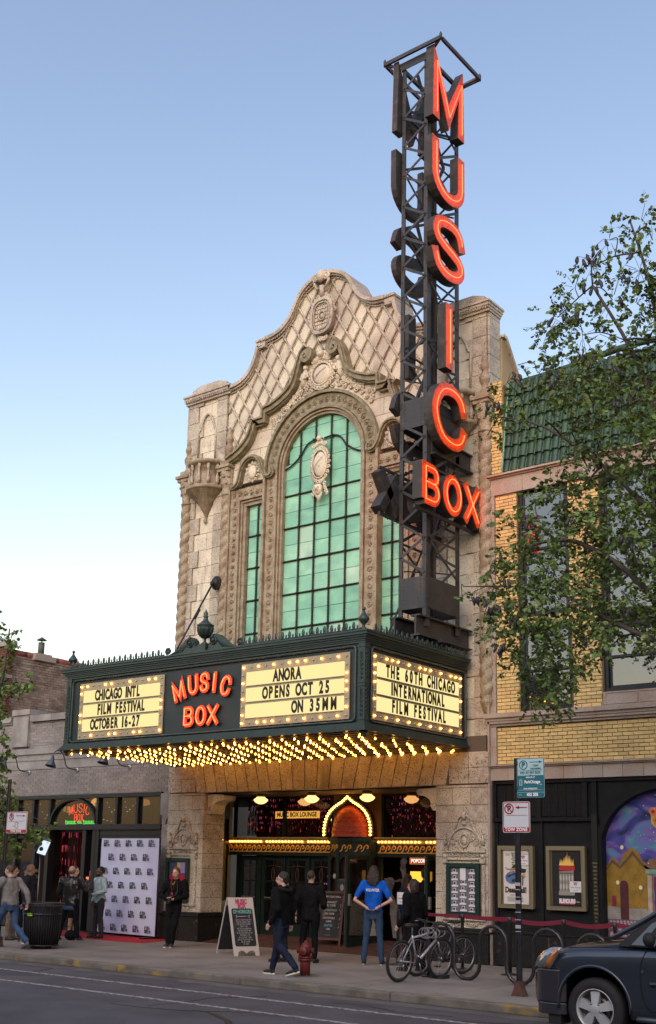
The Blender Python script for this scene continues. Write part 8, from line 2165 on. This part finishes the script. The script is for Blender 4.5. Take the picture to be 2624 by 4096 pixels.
# wheels
ALW = mat('alloy_silver', (.42,.43,.44), .35, metal=.25); TYR_ = mat('car_tyre', (.014,.014,.015), .75, bump=.25, bscale=60)
for x in (.90, 3.70):
    for s in (-1, 1):
        w = part_group('wheel', car, (x, s*.70, .36)); y = s*.775
        Mx = Matrix.Rotation(-s*PI/2, 4, 'X') if s > 0 else Matrix.Rotation(PI/2, 4, 'X')
        C_ = (x, 0, .36)
        def L(prof, nm, mt, nseg=40): return MB().lathe(prof, (x, s*.56, .36), nseg, M=Matrix.Rotation(-PI/2 if s > 0 else PI/2, 4, 'X'), caps=False).build(nm, mt, w)
        L([(.235,.0),(.30,.0),(.345,.02),(.358,.06),(.36,.11),(.358,.16),(.345,.195),(.31,.215),(.262,.218),(.235,.205)], 'tyre', TYR_)
        L([(.237,.02),(.237,.205),(.225,.21),(.222,.10),(.21,.06),(.001,.05)], 'rim', ALW)
        q = MB()
        for k in range(5):
            a = 2*PI*k/5+PI/2; u = (math.cos(a), math.sin(a)); v = (-u[1], u[0]); yo, yi = s*(.56+.175), s*(.56+.205)
            P = [(.055,-.040),(.225,-.062),(.225,.062),(.055,.040)]
            V_ = [(x+u[0]*p+v[0]*t, yo if p > .1 else yi, .36+u[1]*p+v[1]*t) for p, t in P]+[(x+u[0]*p+v[0]*t, yo-s*.05, .36+u[1]*p+v[1]*t) for p, t in P]
            MB().add(V_, [(0,1,2,3),(7,6,5,4),(0,4,5,1),(1,5,6,2),(2,6,7,3),(3,7,4,0)]).build('spoke', ALW, w)
        L([(.001,.0),(.075,.0),(.075,.195),(.06,.205),(.001,.207)], 'wheel_centre', ALW)
        for k in range(5): a = 2*PI*(k+.5)/5+PI/2; MB().sphere((x+.075*math.cos(a), s*(.56+.20), .36+.075*math.sin(a)), .016, 8, 5).build('wheel_nut', mat('nut_chrome', (.25,.25,.26), .2, metal=1), w)
        L([(.10,.09),(.15,.09),(.15,.10),(.10,.10)], 'brake_disc', mat('disc_steel', (.15,.14,.13), .4, metal=.8))
MB().box(-.03, .02, -.45, .45, .52, .70).build('grille', RUB, car)
car.location = (-6.90, 13.62, .015)
# ================================================================ trees
def px2w(u, v, Y):
    d = mw.to_3x3() @ Vector(((u-1312)/4528, -(v-2565.5)/4528, -1)); t = Y/d.y
    return Vector((d.x*t, Y, 1.98+d.z*t))
def leafmat(nm, c, c2, c3):
    m = mat(nm, c, .55, noise=[(1.3,c2,.40,.66),(9,c3,.60,.74)], isl=.38, spec=.35)
    return m
def tree(name, label, trunk, limbs, blobs, Yr, lm, bark, leaf, per, pods=0, seed=1, spray=.22, nleaf=9, droop=.5):
    r_ = random.Random(seed); g = thing(name, label, 'tree', (trunk[0][0], trunk[0][1], .13))
    nodes = []
    def addpath(P, r0, r1, nm='branch'):
        Q = smooth([tuple(p) for p in P], 4); n = len(Q); m = MB(); m.tube(Q, [r0+(r1-r0)*i/(n-1) for i in range(n)], 7 if r0 > .02 else 5); m.build(nm, bark, g)
        for i, q in enumerate(Q): nodes.append((Vector(q), r0+(r1-r0)*i/(n-1)))
    addpath(trunk, .16 if len(trunk) > 3 else .10, .085, 'trunk')
    for L, r0, r1 in limbs: addpath(L, r0, r1, 'limb')
    C = []
    for u, v, rad, dens in blobs:
        Y = r_.uniform(*Yr); c = px2w(u, v, Y); s = rad*(c-Vector((0,0,1.98))).length/4528*1.0; C.append((c, s, dens))
    root = Vector(trunk[-1])
    C.sort(key=lambda t: (t[0]-root).length)
    V = []; F = []; lv = []; twigs = MB(); leaves = MB()
    for c, s, dens in C:
        nd, nr = min(nodes, key=lambda t: (t[0]-c).length+(.0 if t[1] > .012 else .25))
        mid = nd.lerp(c, .5)+Vector((r_.uniform(-.1,.1), r_.uniform(-.1,.1), r_.uniform(0,.14)))
        addpath([nd, mid, c], min(.028, nr*.8), .008)
        N = int(per*dens*max(.4, (s/.4))**1.6)
        for k in range(N):
            while True:
                p = Vector((r_.uniform(-1,1), r_.uniform(-1,1), r_.uniform(-1,1)))
                if p.length < 1: break
            p = c+Vector((p.x*s, p.y*s*.9, p.z*s)); 
            d = (p-c); d = d.normalized() if d.length > .01 else Vector((1,0,0)); d = (d+Vector((r_.uniform(-.5,.5), r_.uniform(-.5,.5), -droop+r_.uniform(-.4,.4)))).normalized()
            if r_.random() < .35: twigs.tube([c.lerp(p, .25), p], .0045, 3, caps=False)
            side = d.cross(Vector((0,0,1))); side = side.normalized() if side.length > .05 else Vector((1,0,0))
            L_ = spray*r_.uniform(.6,1.2)
            if spray: twigs.tube([p, p+d*L_], .002, 3, caps=False)
            for q in range(nleaf):
                t = (q//2+1)/(nleaf/2+1); sg = 1 if q % 2 else -1; b = p+d*L_*t+Vector((0,0,-.04*t*t))
                a = (side*sg*r_.uniform(.5,1)+d*r_.uniform(.1,.7)+Vector((0,0,r_.uniform(-.8,.3)))).normalized()
                w = a.cross(Vector((r_.uniform(-1,1), r_.uniform(-1,1), r_.uniform(-1,1)))).normalized(); l = leaf*r_.uniform(.5,1.4)
                lv.append((b, a, w, l))
    r_.shuffle(lv)
    shape = ((0,0),(.30,.30),(.62,.33),(1,0),(.62,-.33),(.30,-.30)) if pods else ((0,0),(.55,.42),(.85,.36),(.92,0),(.85,-.36),(.55,-.42))
    camp = Vector((0,0,1.98)); lv.sort(key=lambda t: -t[3]/(t[0]-camp).length)
    unit = MB(); unit.add([(x, y, .06*abs(y)) for x, y in shape], [(0,1,2,3,4,5)]); um = unit.mesh('leaf', lm)
    for b, a, w, l in lv[:300]:
        o = bpy.data.objects.new('leaf', um); COL.objects.link(o); n_ = a.cross(w); M = Matrix((a, w, n_)).transposed().to_4x4() @ Matrix.Scale(l, 4); M.translation = b; o.matrix_basis = M; par(o, g)
    V = []; F = []
    for b, a, w, l in lv[300:]:
        k = len(V)
        for x, y in shape: V.append(b+a*(x*l)+w*(y*l))
        F.append(tuple(range(k, k+6)))
    leaves.add(V, F); leaves.build('foliage', lm, g, kind='stuff'); twigs.build('twigs', bark, g, kind='stuff')
    return g, nodes, r_
BARK = mat('bark_grey', (.085,.072,.062), .9, noise=[(9,(.05,.042,.036),.4,.65,5,(1,1,.3))], bump=.5, bscale=30)
LMR = leafmat('leaf_green', (.12,.185,.048), (.08,.14,.032), (.27,.24,.06))
BL = [(2440,960,80,.35),(2560,900,75,.5),(2400,1000,60,.3),(2385,1060,70,.35),(2560,1080,80,.8),(2610,960,60,.5),(2330,1040,40,.25),(2300,1150,70,.5),(2450,1200,100,.7),(2590,1230,90,.9),(2230,1270,75,.9),(2190,1330,55,.8),(2290,1290,60,.7),(2330,1340,90,.6),(2480,1370,110,.6),(2250,1420,80,.8),(2290,1500,70,.8),
 (2150,1490,45,.6),(2070,1460,30,.3),(2030,1530,40,.4),(1960,1600,50,.6),(1990,1690,50,.7),(1950,1740,35,.5),(2100,1590,60,.6),(2200,1560,70,.9),(2320,1530,90,1.2),(2450,1500,110,1.3),(2590,1450,100,1.2),(2080,1690,45,.5),(2180,1680,50,.4),(2370,1620,90,1.1),(2510,1620,110,1.3),(2610,1640,90,1.2),(2300,1760,55,.6),(2400,1760,90,1.0),(2520,1790,100,1.2),(2620,1860,80,1.2),(2270,1830,60,.6),(2360,1890,80,1.1),(2470,1930,110,1.2),(2590,2010,100,1.2),
 (2200,1950,75,1.0),(2300,1990,95,1.2),(2420,2050,110,1.3),(2550,2130,110,1.2),(2140,2020,50,.8),(2050,2060,45,.7),(2010,2100,30,.5),(2100,2130,60,.9),(2200,2110,90,1.2),(2320,2150,110,1.3),(2460,2220,110,1.2),(2590,2270,90,1.1),
 (2040,2190,45,.9),(1990,2230,40,.7),(1955,2290,35,.6),(2080,2260,85,1.2),(2200,2260,105,1.3),(2330,2290,110,1.3),(2470,2350,100,1.2),(2600,2400,80,1.1),(1890,2370,28,.3),(1850,2400,22,.2),(1960,2400,50,.8),(2040,2390,85,1.1),(2140,2410,105,1.3),(2270,2420,110,1.3),(2400,2450,90,1.2),(2520,2460,90,1.1),
 (1935,2490,45,.7),(2020,2500,75,1.1),(2120,2530,95,1.3),(2220,2540,95,1.3),(2340,2550,70,1.0),(2440,2550,60,.9),(2550,2550,60,.9),(1975,2570,40,.7),(2090,2640,60,1.0),(2160,2640,80,1.3),(2240,2650,75,1.2),(2320,2610,45,.8),(2310,2680,35,.6),(2050,2700,40,.7),(2150,2740,65,1.2),(2220,2750,65,1.2),(2130,2810,38,.9),(2200,2830,38,.9),(2240,2830,28,.8),(2290,2700,30,.6),(2600,2540,40,.8),(2430,2600,35,.6)]
trunk = [(-5.55,15.95,0),(-5.6,15.9,2.2),(-5.55,15.95,4.2),(-5.65,16.0,5.4)]
limbs = [([(-5.65,16.0,5.4),(-5.95,16.1,7.2),(-6.15,16.1,8.6),(-6.55,16.0,10.0),(-7.15,15.9,11.3)], .075, .02), ([(-5.65,16.0,5.4),(-5.6,15.9,7.0),(-5.9,15.6,9.0),(-6.0,15.5,10.6),(-6.35,15.6,12.0)], .07, .015), ([(-5.6,15.95,4.6),(-6.4,15.8,6.1),(-7.3,15.7,6.9),(-8.0,15.8,7.1),(-8.6,15.8,7.0)], .06, .018), ([(-5.9,16.0,6.6),(-6.9,16.2,8.0),(-8.2,16.2,9.2),(-9.2,16.1,9.6)], .045, .010), ([(-5.6,15.95,4.9),(-6.8,15.5,5.6),(-7.8,15.4,6.2),(-9.3,15.4,6.45)], .05, .008), ([(-5.65,16.0,5.4),(-4.8,16.4,7.5),(-4.2,16.6,9.5)], .07, .03)]
BL += [(2720,y_,120,1.1) for y_ in range(1100, 2500, 150)]+[(2860,y_,120,1.0) for y_ in range(1200, 2400, 200)]
gt, nodes, r_ = tree('coffee_tree', 'tall street tree with dark hanging pods in front of the yellow brick building', trunk, limbs, BL, (15.0, 16.9), LMR, BARK, .070, 41, pods=1, seed=4)
POD = mat('seed_pod_dark', (.022,.018,.024), .5, noise=[(20,(.035,.03,.04),.4,.7)])
pm_ = MB(); pm_.tube([(0,0,0),(.004,0,-.03),(.012,0,-.07),(.010,0,-.105),(.0,0,-.13)], [.006,.020,.026,.020,.004], 7); PM_ = pm_.mesh('seed_pod', POD)
pods = [(2375,1010),(2390,990),(2420,970),(2310,1040),(2330,1050),(2345,1030),(2370,1060),(2520,1020),(2540,1000),(2560,1010),(2335,1150),(2370,1160),(2385,1160),(2395,1130),(2495,1110),(2520,1120),(2545,1130),(2480,1200),(2190,1295),(2250,1270),(2265,1275),(2290,1280),(2300,1270),(2315,1250),(2215,1280),(2245,1220),(2050,1500),(2065,1530),(2075,1510),(2185,1490),(2195,1495),(2225,1500),(2330,1430),(2360,1460),(2370,1440),(1945,1620),(1960,1640),(1975,1635),(1995,1620),(2200,1540),(2210,1545),(2250,1530),(2450,1480),(2468,1480),(2455,1610),(2462,1640),(2600,1800),(2610,1820),(2105,2100),(2125,2100),(2150,2095),(2280,2080),(2300,2090),(2490,2150),(2500,2170),(2515,2160),(2530,2180),(2505,2240),(2535,2240),(2000,2230),(2020,2330),(2030,2335),(1895,2400),(1905,2405),(1912,2400),(1935,2410),(1955,2440),(1965,2445),(1975,2440),(1990,2435),(2000,2440),(2025,2430),(2045,2425),(1990,2600),(2000,2610),(2010,2600),(2020,2590),(2040,2500),(2060,2490),(2190,2400),(2350,2340),(2500,2440),(2520,2440),(2510,2460),(2330,2560),(2345,2570),(2290,2480)]
for u, v in pods:
    Y = r_.uniform(14.9, 15.4); p = px2w(u, v-14, Y); o = bpy.data.objects.new('seed_pod', PM_); COL.objects.link(o); o.location = p; o.scale = [r_.uniform(.8,1.15)*1.15]*3; o.rotation_euler = (r_.uniform(-.3,.3), r_.uniform(-.5,.5), r_.uniform(0,6)); par(o, gt)
    nd = min(nodes, key=lambda t: (t[0]-p).length)[0]; MB().tube([p, p.lerp(nd, .5)+Vector((0,0,.05)), nd], .004, 4).build('twig', BARK, gt)
LML = leafmat('leaf_ginkgo', (.13,.20,.04), (.09,.15,.03), (.20,.24,.05))
BLL = [(15,2560,28,.8),(45,2555,26,.7),(62,2600,14,.4),(62,2540,12,.3),(20,2620,26,.8),(15,2740,42,1),(60,2750,34,1),(95,2730,26,.9),(125,2725,20,.7),(0,2700,40,1),(5,2830,30,.8),(10,2920,26,.8),(15,2990,26,.7),(5,3060,34,1),(10,3140,34,1),(45,3000,14,.3),(15,3210,44,1.1),(45,3250,40,1.1),(75,3290,36,1),(105,3320,34,1),(140,3335,30,1),(175,3330,26,.9),(205,3325,20,.8),(60,3350,45,1.1),(15,3300,60,1.1),(20,3390,40,1),(70,3400,22,.6),(50,3210,20,.6)]
BLL += [(-80,y_,90,1) for y_ in range(2500, 3450, 110)]+[(-230,y_,100,1) for y_ in range(2500, 3400, 150)]
tree('ginkgo_tree', 'small street tree with fresh green leaves at the left edge', [(-22.3,15.8,0),(-22.3,15.8,1.6),(-22.35,15.8,3.0),(-22.3,15.8,4.0)], [([(-22.3,15.8,3.0),(-22.1,15.7,4.6),(-21.8,15.7,6.2),(-21.7,15.7,7.2)], .06, .015), ([(-22.3,15.8,2.6),(-21.4,15.6,2.9),(-20.6,15.5,2.85)], .03, .008), ([(-22.3,15.8,4.0),(-21.6,15.6,5.4),(-20.9,15.6,5.7)], .03, .006)], BLL, (15.4, 16.4), LML, BARK, .078, 46, seed=7, spray=.14, nleaf=7, droop=.15)
# ================================================================ unseen far side of the street (behind the camera), buildings added to shade street level
OBK = mat('opposite_brick', (.22,.17,.13), .85, noise=[(2,(.09,.06,.05),.4,.7)])
for k, (x0, x1, h) in enumerate(((-46,-31,8.0),(-30.9,-17,9.2),(-16.9,-4,8.2),(-3.9,9,9.4),(9.1,24,8.6))):
    g = thing('opposite_shade_building', 'unseen dark brick shop building added across the street for its shade, %s' % ('far left','left','opposite the theater','opposite the yellow building','far right')[k], 'building', ((x0+x1)/2, -6, 0))
    MB().box(x0, x1, -20, -5.5, 0, h).build('wall', OBK, g); MB().box(x0-.1, x1+.1, -5.6, -5.2, h-.5, h+.1).build('cornice', GL_, g)
    MB().box(x0+.5, x1-.5, -5.52, -5.4, .5, 3.1).build('shop_window', CG_, g)
    n = int((x1-x0)/2.6)
    for i in range(n):
        x = x0+1.3+i*2.6
        for z in (4.4, 7.4):
            if z+1.8 < h-.4: MB().box(x-.55, x+.55, -5.52, -5.42, z, z+1.8).build('window', CG_, g)
mb = MB(); mb.box(-90, 60, -5.5, -1.2, 0, .13); tag(mb.build('far_pavement', CONC), kind='structure')
